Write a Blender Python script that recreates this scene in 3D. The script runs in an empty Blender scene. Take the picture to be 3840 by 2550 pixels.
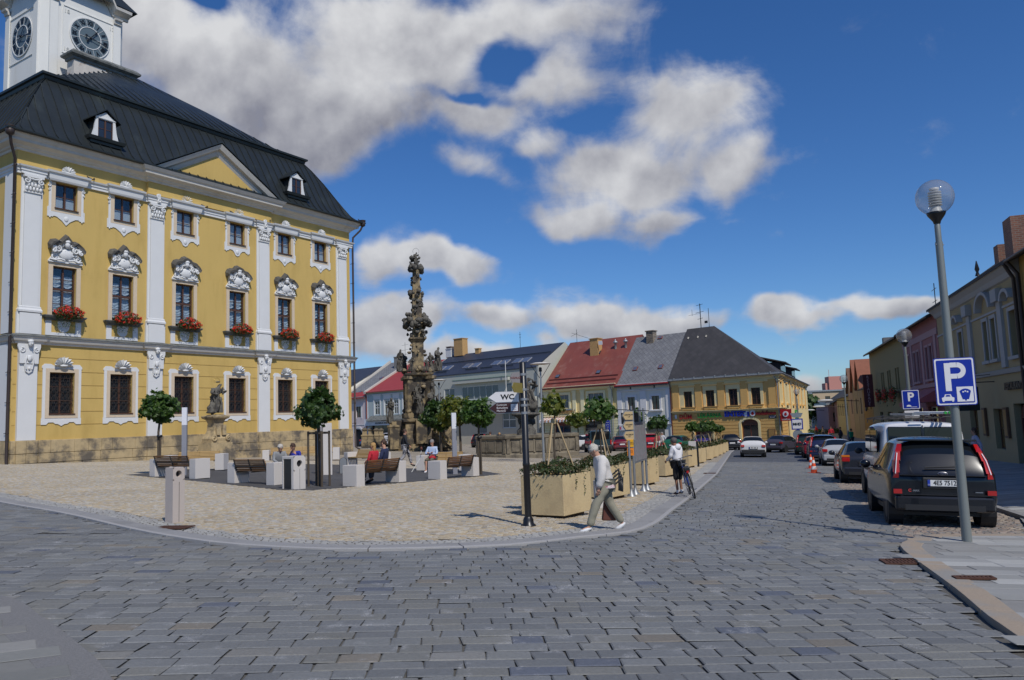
import bpy, bmesh, math, random
import numpy as np
from mathutils import Vector, Matrix, noise as mnoise
from math import sin, cos, pi, radians as rad
random.seed(7)
scene = bpy.context.scene
COL = scene.collection
# ---------------------------------------------------------------- camera
CAM_H = 1.68
PITCH, ROLL, FPX, CXP, CYP = math.atan(308/2940), .036, 2940., 1920., 1275.
fw = Vector((0, cos(PITCH), sin(PITCH))); rt0 = Vector((1, 0, 0)); up0 = rt0.cross(fw)
rt = rt0*cos(ROLL)-up0*sin(ROLL); up = up0*cos(ROLL)+rt0*sin(ROLL)
cd = bpy.data.cameras.new('camera'); cam = bpy.data.objects.new('camera', cd); COL.objects.link(cam)
cd.sensor_width = 36; cd.lens = 36*FPX/3840; cd.clip_end = 6000; cd.clip_start = .1
Mx = Matrix((rt, up, -fw)).transposed().to_4x4(); Mx.translation = (0, 0, CAM_H)
cam.matrix_world = Mx; scene.camera = cam
scene.view_settings.view_transform = 'Standard'; scene.view_settings.look = 'None'
scene.view_settings.exposure = -.12; scene.view_settings.gamma = 1
scene.view_settings.use_curve_mapping = False
scene.cycles.max_bounces = 6; scene.cycles.transparent_max_bounces = 24
scene.cycles.diffuse_bounces = 3; scene.cycles.glossy_bounces = 3
scene.cycles.caustics_reflective = False; scene.cycles.caustics_refractive = False
SUN_AZ, SUN_EL = 152., 50.          # compass azimuth of the sun, measured from +Y towards +X
def node(nt, typ, **kw):
    n = nt.nodes.new(typ)
    for k, v in kw.items():
        if k.startswith('i_'): n.inputs[int(k[2:]) if k[2:].isdigit() else k[2:].replace('_', ' ')].default_value = v
        else: setattr(n, k, v)
    return n
def mth(nt, op, a, b=None, c=None, clamp=False):
    n = nt.nodes.new('ShaderNodeMath'); n.operation = op; n.use_clamp = clamp
    for i, x in enumerate((a, b, c)):
        if x is None: continue
        if isinstance(x, (int, float)): n.inputs[i].default_value = x
        else: nt.links.new(x, n.inputs[i])
    return n.outputs[0]
def vmth(nt, op, a, b=None):
    n = nt.nodes.new('ShaderNodeVectorMath'); n.operation = op
    for i, x in enumerate((a, b)):
        if x is None: continue
        if isinstance(x, (tuple, Vector)): n.inputs[i].default_value = tuple(x)
        else: nt.links.new(x, n.inputs[i])
    return n
def mixc(nt, f, a, b, mode='MIX'):
    n = nt.nodes.new('ShaderNodeMix'); n.data_type = 'RGBA'; n.blend_type = mode
    for k, x in ((0, f), (6, a), (7, b)):
        if isinstance(x, (int, float)): n.inputs[k].default_value = x
        elif isinstance(x, tuple): n.inputs[k].default_value = (*x[:3], 1)
        else: nt.links.new(x, n.inputs[k])
    return n.outputs[2]
def sm(nt, x, lo, hi):
    n = nt.nodes.new('ShaderNodeMapRange'); n.interpolation_type = 'SMOOTHSTEP'
    nt.links.new(x, n.inputs[0]); n.inputs[1].default_value = lo; n.inputs[2].default_value = hi
    return n.outputs[0]
# ---------------------------------------------------------------- sky with clouds
w = bpy.data.worlds.new('World'); scene.world = w; w.use_nodes = True
nt = w.node_tree; nt.nodes.clear()
tc = node(nt, 'ShaderNodeTexCoord'); D = tc.outputs['Generated']
sky = node(nt, 'ShaderNodeTexSky', sky_type='NISHITA', sun_disc=False, sun_elevation=rad(SUN_EL), sun_rotation=rad(SUN_AZ), altitude=500, air_density=1.0, dust_density=.5, ozone_density=2.2)
sep = node(nt, 'ShaderNodeSeparateXYZ'); nt.links.new(D, sep.inputs[0])
den = mth(nt, 'ADD', mth(nt, 'MAXIMUM', sep.outputs[2], 0.), .22)
cv = node(nt, 'ShaderNodeCombineXYZ')
nt.links.new(mth(nt, 'DIVIDE', sep.outputs[0], den), cv.inputs[0]); nt.links.new(mth(nt, 'DIVIDE', sep.outputs[1], den), cv.inputs[1])
def fbm(vec, scale, detail=8, rough=.56, dist=.2):
    n = node(nt, 'ShaderNodeTexNoise'); n.noise_dimensions = '3D'
    n.inputs['Scale'].default_value = scale; n.inputs['Detail'].default_value = detail
    n.inputs['Roughness'].default_value = rough; n.inputs['Distortion'].default_value = dist
    nt.links.new(vec, n.inputs['Vector']); return n.outputs['Fac']
wn = node(nt, 'ShaderNodeTexNoise', i_Scale=4.5, i_Detail=4., i_Roughness=.55); nt.links.new(D, wn.inputs['Vector'])
wofs = vmth(nt, 'SUBTRACT', wn.outputs['Color'], (.5, .5, .5)).outputs[0]; wsc = vmth(nt, 'MULTIPLY', wofs, (.20, .20, .15)).outputs[0]
DW = vmth(nt, 'ADD', D, wsc).outputs[0]
def dirpx(x, y):
    return (fw*FPX+rt*(x-CXP)-up*(y-CYP)).normalized()
# heap clouds: centre direction (given as azimuth/elevation through dirpx), half sizes in radians
BL = [(560, 150, 420, 260, 1), (900, 300, 420, 300, 1), (1150, 520, 330, 190, 1), (1500, 120, 480, 200, 1), (2060, 60, 480, 210, .9), (1760, 400, 330, 140, .9), (2050, 280, 300, 130, .9),
      (1300, 420, 380, 200, .95), (1450, 250, 420, 190, .95), (1800, 60, 300, 90, .9), (2050, 330, 180, 70, .7), (1760, 640, 230, 110, .74), (2080, 500, 150, 70, .72), (2380, 640, 340, 180, 1), (2180, 770, 230, 90, .9), (2600, 430, 300, 200, .95), (2760, 640, 190, 170, .85), (2450, 800, 260, 80, .9),
      (1680, 990, 190, 70, 1.), (1430, 1010, 190, 90, .85), (1400, 1250, 220, 115, 1.05), (1590, 1180, 160, 75, .85), (1870, 1180, 190, 70, 1.1), (2050, 1245, 90, 50, .75), (2270, 1150, 290, 88, 1.2), (2470, 1190, 260, 70, 1.1),
      (2950, 1185, 200, 80, 1.15), (3080, 1215, 230, 44, .85), (3350, 1175, 290, 52, 1.), (1700, 1310, 460, 55, 1.), (2950, 1400, 360, 55, .8), (3010, 1330, 90, 22, .45),
      (200, 330, 420, 300, .8)]
HO = [(1905, 190, 120, 90), (1760, 345, 120, 26), (850, 0, 75, 60), (60, 40, 80, 80)]
def blob(b):
    x, y, wx, hy = b[:4]
    c = dirpx(x, y); e1 = (dirpx(x+10, y)-c).normalized(); e2 = (dirpx(x, y-10)-c).normalized()
    sx, sy = (dirpx(x+wx, y)-c).length, (dirpx(x, y-hy)-c).length
    a = vmth(nt, 'DOT_PRODUCT', DW, tuple(e1/sx)).outputs['Value']; bb = vmth(nt, 'DOT_PRODUCT', DW, tuple(e2/sy)).outputs['Value']
    a = mth(nt, 'SUBTRACT', a, c.dot(e1)/sx); bb = mth(nt, 'SUBTRACT', bb, c.dot(e2)/sy)
    r2 = mth(nt, 'ADD', mth(nt, 'MULTIPLY', a, a), mth(nt, 'MULTIPLY', bb, bb))
    g = mth(nt, 'EXPONENT', mth(nt, 'MULTIPLY', r2, -.9))
    return g, bb
acc = None; sh = None
for b in BL:
    g, bb = blob(b); g2 = mth(nt, 'MULTIPLY', g, b[4])
    s_ = mth(nt, 'MULTIPLY', g2, bb)
    acc = g2 if acc is None else mth(nt, 'SMOOTH_MAX', acc, g2, .3)
    sh = s_ if sh is None else mth(nt, 'ADD', sh, s_)
for b in HO:
    g, bb = blob(b); acc = mth(nt, 'SUBTRACT', acc, mth(nt, 'MULTIPLY', g, .55))
fwd = sm(nt, vmth(nt, 'DOT_PRODUCT', D, (0, 1, .1)).outputs['Value'], .15, .5)   # beyond the measured part of the sky: loose heaps
n1 = fbm(cv.outputs[0], 1.9, 11, .62, .35)
n1b = fbm(D, 9, 9, .62, .4)
nn = mth(nt, 'ADD', mth(nt, 'MULTIPLY', n1, .55), mth(nt, 'MULTIPLY', n1b, .45))
other = mth(nt, 'MULTIPLY', mth(nt, 'SUBTRACT', 1., fwd), .22)
dens = mth(nt, 'ADD', mth(nt, 'ADD', mth(nt, 'MULTIPLY', acc, fwd), other), mth(nt, 'MULTIPLY', mth(nt, 'SUBTRACT', nn, .5), 1.75))
alpha = sm(nt, dens, .34, .80)
thick = sm(nt, dens, .42, 1.15)
off = vmth(nt, 'ADD', D, (-.012, -.004, .022)).outputs[0]
n2 = fbm(D, 6, 7, .52, .1); n2o = fbm(off, 6, 7, .52, .1)
relief = mth(nt, 'MULTIPLY', mth(nt, 'SUBTRACT', n2, n2o), 2.9)
lit = mth(nt, 'ADD', mth(nt, 'ADD', .50, mth(nt, 'MULTIPLY', sh, .42)), relief)
lit = mth(nt, 'ADD', lit, mth(nt, 'MULTIPLY', mth(nt, 'SUBTRACT', 1., thick), .1), clamp=True)
ccol = mixc(nt, lit, (.27, .275, .325), (.76, .765, .78))
hs = node(nt, 'ShaderNodeHueSaturation', i_Saturation=1.22, i_Value=1.0); nt.links.new(sky.outputs[0], hs.inputs['Color'])
skyc = mixc(nt, 1., hs.outputs[0], (.064, .084, .112), 'MULTIPLY')
allc = mixc(nt, mth(nt, 'MULTIPLY', alpha, .96), skyc, ccol)
bg = node(nt, 'ShaderNodeBackground', i_Strength=1.0); nt.links.new(allc, bg.inputs[0])
# the sky texture enters the background at strength .066 (applied before the clouds are laid over it)
wo = node(nt, 'ShaderNodeOutputWorld'); nt.links.new(bg.outputs[0], wo.inputs[0])
w.cycles.sampling_method = 'AUTOMATIC'
# ---------------------------------------------------------------- sun
sl = bpy.data.lights.new('sun', 'SUN'); sl.energy = 3.6; sl.angle = rad(.53); sl.color = (1, .955, .88)
so = bpy.data.objects.new('sun', sl); COL.objects.link(so); so.location = (20, -20, 40)
sv = Vector((sin(rad(SUN_AZ))*cos(rad(SUN_EL)), cos(rad(SUN_AZ))*cos(rad(SUN_EL)), sin(rad(SUN_EL))))
so.rotation_euler = sv.to_track_quat('Z', 'Y').to_euler()
# ---------------------------------------------------------------- lie of the land
AZ = rad(17.9); SA, CA = sin(AZ), cos(AZ)
def sl_(x, y): return x*SA+y*CA, x*CA-y*SA            # along / across the street
def xy_(s, l): return s*SA+l*CA, s*CA-l*SA
def gz(x, y):
    s, l = sl_(x, y); s = max(min(s, 260), -40)
    w = .0256*s+.0338*max(min(l, 5), -45)-.05*max(0, min(l, 12)-5)
    if w > 1.3: w = 1.3+.6*(1-math.exp(-(w-1.3)/.6))
    return -w
def G(px, py):
    """point of the ground seen at this place of the photograph (pixels of the 3840-wide original)"""
    d = fw*FPX+rt*(px-CXP)-up*(py-CYP); d = d/d[1]; Y = 3.
    f = lambda Y: CAM_H+d[2]*Y-gz(d[0]*Y, Y)
    while f(Y) > 0 and Y < 300: Y *= 1.03
    a, b = Y/1.03, Y
    for _ in range(30):
        m = (a+b)/2
        if f(m) > 0: a = m
        else: b = m
    return Vector((d[0]*a, a, gz(d[0]*a, a)))
def atY(px, py, Y):
    d = fw*FPX+rt*(px-CXP)-up*(py-CYP); d = d/d[1]
    return Vector((d[0]*Y, Y, CAM_H+d[2]*Y))
# ---------------------------------------------------------------- materials
MATS = {}
def mat(name, col, rough=.8, var=.12, nscale=6., bump=0., bscale=40., metal=0., col2=None, c2=(.45, .65), c2scale=1.2, spec=.5, coat=0., stretch=None, sub=0.):
    if name in MATS: return MATS[name]
    m = bpy.data.materials.new(name); m.use_nodes = True; MATS[name] = m
    nt = m.node_tree; b = nt.nodes['Principled BSDF']
    tcn = node(nt, 'ShaderNodeTexCoord'); v = tcn.outputs['Object']
    if stretch:
        mp = node(nt, 'ShaderNodeMapping'); nt.links.new(v, mp.inputs[0]); mp.inputs['Scale'].default_value = stretch; v = mp.outputs[0]
    def nz(s, d=5, r=.6):
        n = node(nt, 'ShaderNodeTexNoise'); n.inputs['Scale'].default_value = s; n.inputs['Detail'].default_value = d; n.inputs['Roughness'].default_value = r
        nt.links.new(v, n.inputs['Vector']); return n.outputs['Fac']
    c = None
    if col2: c = mixc(nt, sm(nt, nz(c2scale, 8, .65), *c2), col, col2)
    if var:
        k = mth(nt, 'ADD', mth(nt, 'MULTIPLY', nz(nscale), 2*var), 1-var)
        cc = node(nt, 'ShaderNodeCombineXYZ')
        for i in range(3): nt.links.new(k, cc.inputs[i])
        c = mixc(nt, 1., c if c is not None else col, cc.outputs[0], 'MULTIPLY')
    if c is None: b.inputs['Base Color'].default_value = (*col, 1)
    else: nt.links.new(c, b.inputs['Base Color'])
    b.inputs['Roughness'].default_value = rough; b.inputs['Metallic'].default_value = metal
    b.inputs['Specular IOR Level'].default_value = spec
    if coat: b.inputs['Coat Weight'].default_value = coat; b.inputs['Coat Roughness'].default_value = .03
    if bump:
        bn = node(nt, 'ShaderNodeBump', i_Strength=bump, i_Distance=.02); nt.links.new(nz(bscale, 4), bn.inputs['Height']); nt.links.new(bn.outputs[0], b.inputs['Normal'])
    return m
def rgb(r, g, b):
    f = lambda c: (c/255/12.92) if c <= 10 else ((c/255+.055)/1.055)**2.4
    return (f(r), f(g), f(b))
def attr_mat(name, rough=.85, nscale=30, var=.25, bump=.3, scratch=0., bscale=60):
    """colour of every stone or leaf is stored on the mesh"""
    m = bpy.data.materials.new(name); m.use_nodes = True; MATS[name] = m
    nt = m.node_tree; b = nt.nodes['Principled BSDF']
    at = node(nt, 'ShaderNodeAttribute', attribute_name='tone'); tcn = node(nt, 'ShaderNodeTexCoord')
    def nz(s, d=5):
        n = node(nt, 'ShaderNodeTexNoise'); n.inputs['Scale'].default_value = s; n.inputs['Detail'].default_value = d; n.inputs['Roughness'].default_value = .65
        nt.links.new(tcn.outputs['Object'], n.inputs['Vector']); return n.outputs['Fac']
    k = mth(nt, 'ADD', mth(nt, 'MULTIPLY', nz(nscale), 2*var), 1-var)
    k = mth(nt, 'MULTIPLY', k, mth(nt, 'ADD', mth(nt, 'MULTIPLY', nz(.35, 4), .5), .75))
    cc = node(nt, 'ShaderNodeCombineXYZ')
    for i in range(3): nt.links.new(k, cc.inputs[i])
    c = mixc(nt, 1., at.outputs['Color'], cc.outputs[0], 'MULTIPLY')
    if scratch:
        s1 = sm(nt, nz(3.2, 3), .57, .70); s2 = sm(nt, nz(95., 2), .47, .60)
        c = mixc(nt, mth(nt, 'MULTIPLY', mth(nt, 'MULTIPLY', s1, s2), scratch), c, (.34, .34, .34))
    nt.links.new(c, b.inputs['Base Color']); b.inputs['Roughness'].default_value = rough
    if bump:
        bn = node(nt, 'ShaderNodeBump', i_Strength=bump, i_Distance=.01); nt.links.new(nz(bscale, 4), bn.inputs['Height']); nt.links.new(bn.outputs[0], b.inputs['Normal'])
    return m
def leaf_mat(name, c1, c2, trans=.35):
    m = bpy.data.materials.new(name); m.use_nodes = True; MATS[name] = m
    nt = m.node_tree; b = nt.nodes['Principled BSDF']; out = nt.nodes['Material Output']
    gi = node(nt, 'ShaderNodeNewGeometry'); c = mixc(nt, gi.outputs['Random Per Island'], c1, c2)
    nt.links.new(c, b.inputs['Base Color']); b.inputs['Roughness'].default_value = .5
    tr = node(nt, 'ShaderNodeBsdfTranslucent'); c3 = mixc(nt, 1., c, (1.5, 1.7, .7), 'MULTIPLY'); nt.links.new(c3, tr.inputs[0])
    mx = node(nt, 'ShaderNodeMixShader', i_0=trans); nt.links.new(b.outputs[0], mx.inputs[1]); nt.links.new(tr.outputs[0], mx.inputs[2]); nt.links.new(mx.outputs[0], out.inputs[0])
    return m
def glass_mat(name, tint=(.75, .8, .82), fac=1., milk=0.):
    m = bpy.data.materials.new(name); m.use_nodes = True; MATS[name] = m
    nt = m.node_tree; nt.nodes.remove(nt.nodes['Principled BSDF']); out = nt.nodes['Material Output']
    t = node(nt, 'ShaderNodeBsdfTransparent'); t.inputs[0].default_value = (*tint, 1)
    g = node(nt, 'ShaderNodeBsdfGlossy'); g.inputs['Roughness'].default_value = .03
    fr = node(nt, 'ShaderNodeLayerWeight', i_Blend=.5); mx = node(nt, 'ShaderNodeMixShader'); f2 = mth(nt, 'MULTIPLY', mth(nt, 'POWER', fr.outputs['Facing'], 4.), .55)
    nt.links.new(mth(nt, 'MULTIPLY', mth(nt, 'ADD', f2, .045), fac, clamp=True), mx.inputs[0]); nt.links.new(g.outputs[0], mx.inputs[2])
    if milk:
        df = node(nt, 'ShaderNodeBsdfDiffuse'); df.inputs[0].default_value = (.85, .85, .85, 1); m2 = node(nt, 'ShaderNodeMixShader', i_0=milk); nt.links.new(t.outputs[0], m2.inputs[1]); nt.links.new(df.outputs[0], m2.inputs[2]); nt.links.new(m2.outputs[0], mx.inputs[1])
    else: nt.links.new(t.outputs[0], mx.inputs[1])
    nt.links.new(mx.outputs[0], out.inputs[0])
    return m
def paint(name, col, rough=.32, metal=.0):
    return mat(name, col, rough, .03, 2, metal=metal, coat=.45, spec=.35)
# ---------------------------------------------------------------- mesh builder
class MB:
    def __init__(s, M=None): s.v = []; s.f = []; s.mi = []; s.s = []; s.M = M or Matrix.Identity(4)
    def add(s, vs, fs, mi=0, smooth=False):
        o = len(s.v); M = s.M
        s.v += [tuple(M @ Vector(v)) for v in vs]; s.f += [tuple(i+o for i in f) for f in fs]
        s.mi += [mi]*len(fs); s.s += [smooth]*len(fs); return s
    def box(s, x0, x1, y0, y1, z0, z1, mi=0):
        return s.add([(x0, y0, z0), (x1, y0, z0), (x1, y1, z0), (x0, y1, z0), (x0, y0, z1), (x1, y0, z1), (x1, y1, z1), (x0, y1, z1)],
                     [(0, 3, 2, 1), (4, 5, 6, 7), (0, 1, 5, 4), (1, 2, 6, 5), (2, 3, 7, 6), (3, 0, 4, 7)], mi)
    def cbox(s, c, d, mi=0, R=None):
        M0 = s.M; s.M = M0 @ Matrix.Translation(c) @ (R.to_4x4() if R else Matrix.Identity(4))
        s.box(-d[0]/2, d[0]/2, -d[1]/2, d[1]/2, -d[2]/2, d[2]/2, mi); s.M = M0; return s
    def beam(s, a, b, w, h, mi=0):
        a, b = Vector(a), Vector(b); d = b-a; R = d.to_track_quat('Y', 'Z').to_matrix()
        return s.cbox((a+b)/2, (w, d.length, h), mi, R)
    def prism(s, pts, y0, y1, mi=0):               # outline in x,z pushed along y
        n = len(pts); return s.add([(x, y0, z) for x, z in pts]+[(x, y1, z) for x, z in pts],
            [tuple(range(n)), tuple(range(2*n-1, n-1, -1))]+[(i, i+n, (i+1) % n+n, (i+1) % n) for i in range(n)], mi)
    def slab(s, pts, z0, z1, mi=0):                # outline in x,y pushed along z
        n = len(pts); return s.add([(x, y, z0) for x, y in pts]+[(x, y, z1) for x, y in pts],
            [tuple(range(n-1, -1, -1)), tuple(range(n, 2*n))]+[(i, (i+1) % n, (i+1) % n+n, i+n) for i in range(n)], mi)
    def tube(s, path, r, n=8, mi=0, smooth=True, cap=True):
        P = [Vector(p) for p in path]; m = len(P); R = r if isinstance(r, (list, tuple)) else [r]*m
        vs = []; up_ = None
        for i in range(m):
            t = (P[min(i+1, m-1)]-P[max(i-1, 0)]).normalized()
            if up_ is None: up_ = Vector((0, 0, 1)) if abs(t.z) < .9 else Vector((1, 0, 0))
            a = t.cross(up_).normalized(); b = a.cross(t).normalized(); up_ = b
            vs += [P[i]+(a*cos(2*pi*k/n)+b*sin(2*pi*k/n))*R[i] for k in range(n)]
        fs = [(i*n+k, i*n+(k+1) % n, (i+1)*n+(k+1) % n, (i+1)*n+k) for i in range(m-1) for k in range(n)]
        s.add(vs, fs, mi, smooth)
        if cap: s.add(vs[:n], [tuple(range(n-1, -1, -1))], mi); s.add(vs[-n:], [tuple(range(n))], mi)
        return s
    def lathe(s, prof, n=16, c=(0, 0, 0), mi=0, smooth=True, sq=False):
        vs = []
        for r, z in prof: vs += [(c[0]+r*cos(2*pi*(k+(.5 if sq else 0))/n), c[1]+r*sin(2*pi*(k+(.5 if sq else 0))/n), c[2]+z) for k in range(n)]
        m = len(prof)
        fs = [(i*n+k, i*n+(k+1) % n, (i+1)*n+(k+1) % n, (i+1)*n+k) for i in range(m-1) for k in range(n)]
        s.add(vs, fs, mi, smooth); s.add(vs[:n], [tuple(range(n-1, -1, -1))], mi); s.add(vs[-n:], [tuple(range(n))], mi); return s
    def ball(s, c, r, n=12, m=8, mi=0, amp=0., fr=3., seed=0, R=None):
        if not isinstance(r, (tuple, list)): r = (r, r, r)
        vs = [(0, 0, -1)]; c = Vector(c)
        for j in range(1, m):
            t = -pi/2+pi*j/m; vs += [(cos(t)*cos(2*pi*k/n), cos(t)*sin(2*pi*k/n), sin(t)) for k in range(n)]
        vs.append((0, 0, 1)); out = []
        for v in vs:
            v = Vector(v); q = 1+(amp*mnoise.noise(v*fr+Vector((seed*3.1, seed*7.7, seed))) if amp else 0)
            p = Vector((v.x*r[0], v.y*r[1], v.z*r[2]))*q
            if R: p = R @ p
            out.append(p+c)
        fs = [(0, 1+(k+1) % n, 1+k) for k in range(n)]
        for j in range(m-2): fs += [(1+j*n+k, 1+j*n+(k+1) % n, 1+(j+1)*n+(k+1) % n, 1+(j+1)*n+k) for k in range(n)]
        L = len(vs)-1; o = 1+(m-2)*n; fs += [(o+k, o+(k+1) % n, L) for k in range(n)]
        return s.add(out, fs, mi, True)
    def sweep(s, prof, path, closed=False, mi=0):     # prof: (outward, z); path in xy, outward = right of travel
        n = len(path); P = [Vector((p[0], p[1])) for p in path]; rings = []
        for i in range(n):
            d1 = (P[i]-P[i-1]).normalized() if (i or closed) else (P[1]-P[0]).normalized()
            d2 = (P[(i+1) % n]-P[i]).normalized() if (i < n-1 or closed) else d1
            n1 = Vector((d1.y, -d1.x)); n2 = Vector((d2.y, -d2.x)); mm = n1+n2; k = mm.length_squared/2
            o = mm/max(k, .2)
            rings.append([(P[i].x+o.x*a, P[i].y+o.y*a, z) for a, z in prof])
        k = len(prof); vs = [v for r in rings for v in r]; fs = []
        for i in range(n if closed else n-1):
            j = (i+1) % n
            for q in range(k-1): fs.append((i*k+q, i*k+q+1, j*k+q+1, j*k+q))
        s.add(vs, fs, mi)
        if not closed: s.add(rings[0], [tuple(range(k))], mi); s.add(rings[-1], [tuple(range(k-1, -1, -1))], mi)
        return s
    def quad(s, a, b, c, d, mi=0): return s.add([a, b, c, d], [(0, 1, 2, 3)], mi)
    def holes(s, u0, u1, z0, z1, H, y=0., dep=.18, mi=0, mr=None):   # wall in the plane y, real openings with reveals
        xs = sorted({u0, u1, *[h[0] for h in H], *[h[1] for h in H]}); zs = sorted({z0, z1, *[h[2] for h in H], *[h[3] for h in H]})
        xs = [x for x in xs if u0-1e-6 <= x <= u1+1e-6]; zs = [z for z in zs if z0-1e-6 <= z <= z1+1e-6]
        for i in range(len(xs)-1):
            for j in range(len(zs)-1):
                cx, cz = (xs[i]+xs[i+1])/2, (zs[j]+zs[j+1])/2
                if any(h[0] < cx < h[1] and h[2] < cz < h[3] for h in H): continue
                s.quad((xs[i], y, zs[j]), (xs[i+1], y, zs[j]), (xs[i+1], y, zs[j+1]), (xs[i], y, zs[j+1]), mi)
        for a, b, c, d in H:
            if c < z0 or d > z1: continue
            mm = mi if mr is None else mr
            s.quad((a, y, c), (b, y, c), (b, y+dep, c), (a, y+dep, c), mm); s.quad((a, y, d), (a, y+dep, d), (b, y+dep, d), (b, y, d), mm)
            s.quad((a, y, c), (a, y+dep, c), (a, y+dep, d), (a, y, d), mm); s.quad((b, y, c), (b, y, d), (b, y+dep, d), (b, y+dep, c), mm)
        return s
    def build(s, name, mats, parent=None, bevel=0., loc=None, rz=None):
        me = bpy.data.meshes.new(name); me.from_pydata(s.v, [], s.f)
        for m in (mats if isinstance(mats, (list, tuple)) else [mats]): me.materials.append(m)
        me.polygons.foreach_set('material_index', s.mi); me.polygons.foreach_set('use_smooth', s.s)
        me.update(); o = bpy.data.objects.new(name, me); COL.objects.link(o)
        if parent: o.parent = parent
        if loc is not None: o.location = loc
        if rz is not None: o.rotation_euler = (0, 0, rz)
        if bevel:
            bv = o.modifiers.new('bevel', 'BEVEL'); bv.width = bevel; bv.segments = 2; bv.limit_method = 'ANGLE'
        return o
def empty(name, label, cat, loc=(0, 0, 0), rz=0., group=None):
    o = bpy.data.objects.new(name, None); COL.objects.link(o); o.location = loc; o.rotation_euler = (0, 0, rz)
    return tag(o, label, cat, group)
def tag(o, label, cat, group=None):
    o['label'] = label; o['category'] = cat
    if group: o['group'] = group
    return o
def kind(o, k): o['kind'] = k; return o
def kids(o): return [c for c in list(COL.objects) if c.parent == o]
def dup(src, loc, rz=None, label=None, children=None):
    r = src.copy(); COL.objects.link(r); r.location = loc
    if rz is not None: r.rotation_euler = (0, 0, rz)
    if label: r['label'] = label
    tree = children if children is not None else KT(src)
    def rec(tr, par):
        for ch, sub in tr:
            c = ch.copy(); COL.objects.link(c); c.parent = par; rec(sub, c)
    rec(tree, r); return r
def KT(o): return [(c, KT(c)) for c in kids(o)]
# lettering as real raised mesh
def text_mesh(txt, size, depth=.01, align='CENTER', bold=0., shear=0., xs=1.):
    cu = bpy.data.curves.new('lettering', 'FONT'); cu.body = txt; cu.size = size; cu.extrude = depth/2; cu.align_x = align; cu.align_y = 'CENTER'; cu.offset = bold; cu.shear = shear
    cu.resolution_u = 3; o = bpy.data.objects.new('lettering', cu); COL.objects.link(o)
    bpy.context.view_layer.update(); dg = bpy.context.evaluated_depsgraph_get(); me = bpy.data.meshes.new_from_object(o.evaluated_get(dg))
    bpy.data.objects.remove(o); vs = [(v.co.x*xs, v.co.y, v.co.z) for v in me.vertices]; fs = [tuple(p.vertices) for p in me.polygons]; bpy.data.meshes.remove(me)
    return vs, fs
def letter(mb, txt, c, size, depth=.01, mi=0, **kw):    # stands in the x,z plane facing -y
    vs, fs = text_mesh(txt, size, depth, **kw)
    mb.add([(c[0]+x, c[1]-z, c[2]+y) for x, y, z in vs], fs, mi); return mb
def skin(J, E, levels=1, root=None):
    """J: name -> (point, radius); E: pairs. Returns one continuous surface grown round the skeleton"""
    names = list(J); ix = {n: i for i, n in enumerate(names)}
    me = bpy.data.meshes.new('sk'); me.from_pydata([J[n][0] for n in names], [(ix[a], ix[b]) for a, b in E], [])
    o = bpy.data.objects.new('sk', me); COL.objects.link(o)
    md = o.modifiers.new('s', 'SKIN'); md.use_smooth_shade = True
    sv_ = me.skin_vertices[0].data
    for n in names:
        r = J[n][1]; sv_[ix[n]].radius = r if isinstance(r, tuple) else (r, r); sv_[ix[n]].use_root = (n == (root or names[0]))
    sb = o.modifiers.new('b', 'SUBSURF'); sb.levels = levels; sb.render_levels = levels
    bpy.context.view_layer.update(); dg = bpy.context.evaluated_depsgraph_get(); m2 = bpy.data.meshes.new_from_object(o.evaluated_get(dg))
    vs = [v.co.copy() for v in m2.vertices]; fs = [tuple(p.vertices) for p in m2.polygons]
    bpy.data.objects.remove(o); bpy.data.meshes.remove(me); bpy.data.meshes.remove(m2); return vs, fs
# ---------------------------------------------------------------- ground sheets
def sheet(name, poly, dz, material, ss=3., ls=3., srange=None, lrange=None, zf=None):
    bm = bmesh.new(); f = bm.faces.new([bm.verts.new((x, y, 0)) for x, y in poly])
    S = [sl_(x, y) for x, y in poly]; s0, s1 = min(a for a, b in S), max(a for a, b in S); l0, l1 = min(b for a, b in S), max(b for a, b in S)
    sc = srange or np.arange(math.ceil(s0/ss)*ss, s1, ss); lc = sorted(set(list(lrange or np.arange(math.ceil(l0/ls)*ls, l1, ls))+[5., 12., -45.]))
    for s_ in sc:
        bmesh.ops.bisect_plane(bm, geom=bm.verts[:]+bm.edges[:]+bm.faces[:], plane_co=(s_*SA, s_*CA, 0), plane_no=(SA, CA, 0))
    for l_ in lc:
        if l0 < l_ < l1: bmesh.ops.bisect_plane(bm, geom=bm.verts[:]+bm.edges[:]+bm.faces[:], plane_co=(l_*CA, -l_*SA, 0), plane_no=(CA, -SA, 0))
    for v in bm.verts: v.co.z = gz(v.co.x, v.co.y)+dz
    bmesh.ops.recalc_face_normals(bm, faces=bm.faces[:])
    if sum(fc.normal.z for fc in bm.faces) < 0: bmesh.ops.reverse_faces(bm, faces=bm.faces[:])
    me = bpy.data.meshes.new(name); bm.to_mesh(me); bm.free(); me.materials.append(material)
    o = bpy.data.objects.new(name, me); COL.objects.link(o); return kind(o, 'structure')
def inpoly(X, Y, poly):
    r = np.zeros(X.shape, bool); n = len(poly)
    for i in range(n):
        x0, y0 = poly[i]; x1, y1 = poly[(i+1) % n]
        if y0 == y1: continue
        c = ((y0 > Y) != (y1 > Y)) & (X < (x1-x0)*(Y-y0)/(y1-y0)+x0); r ^= c
    return r
GZ = np.vectorize(gz)
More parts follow.
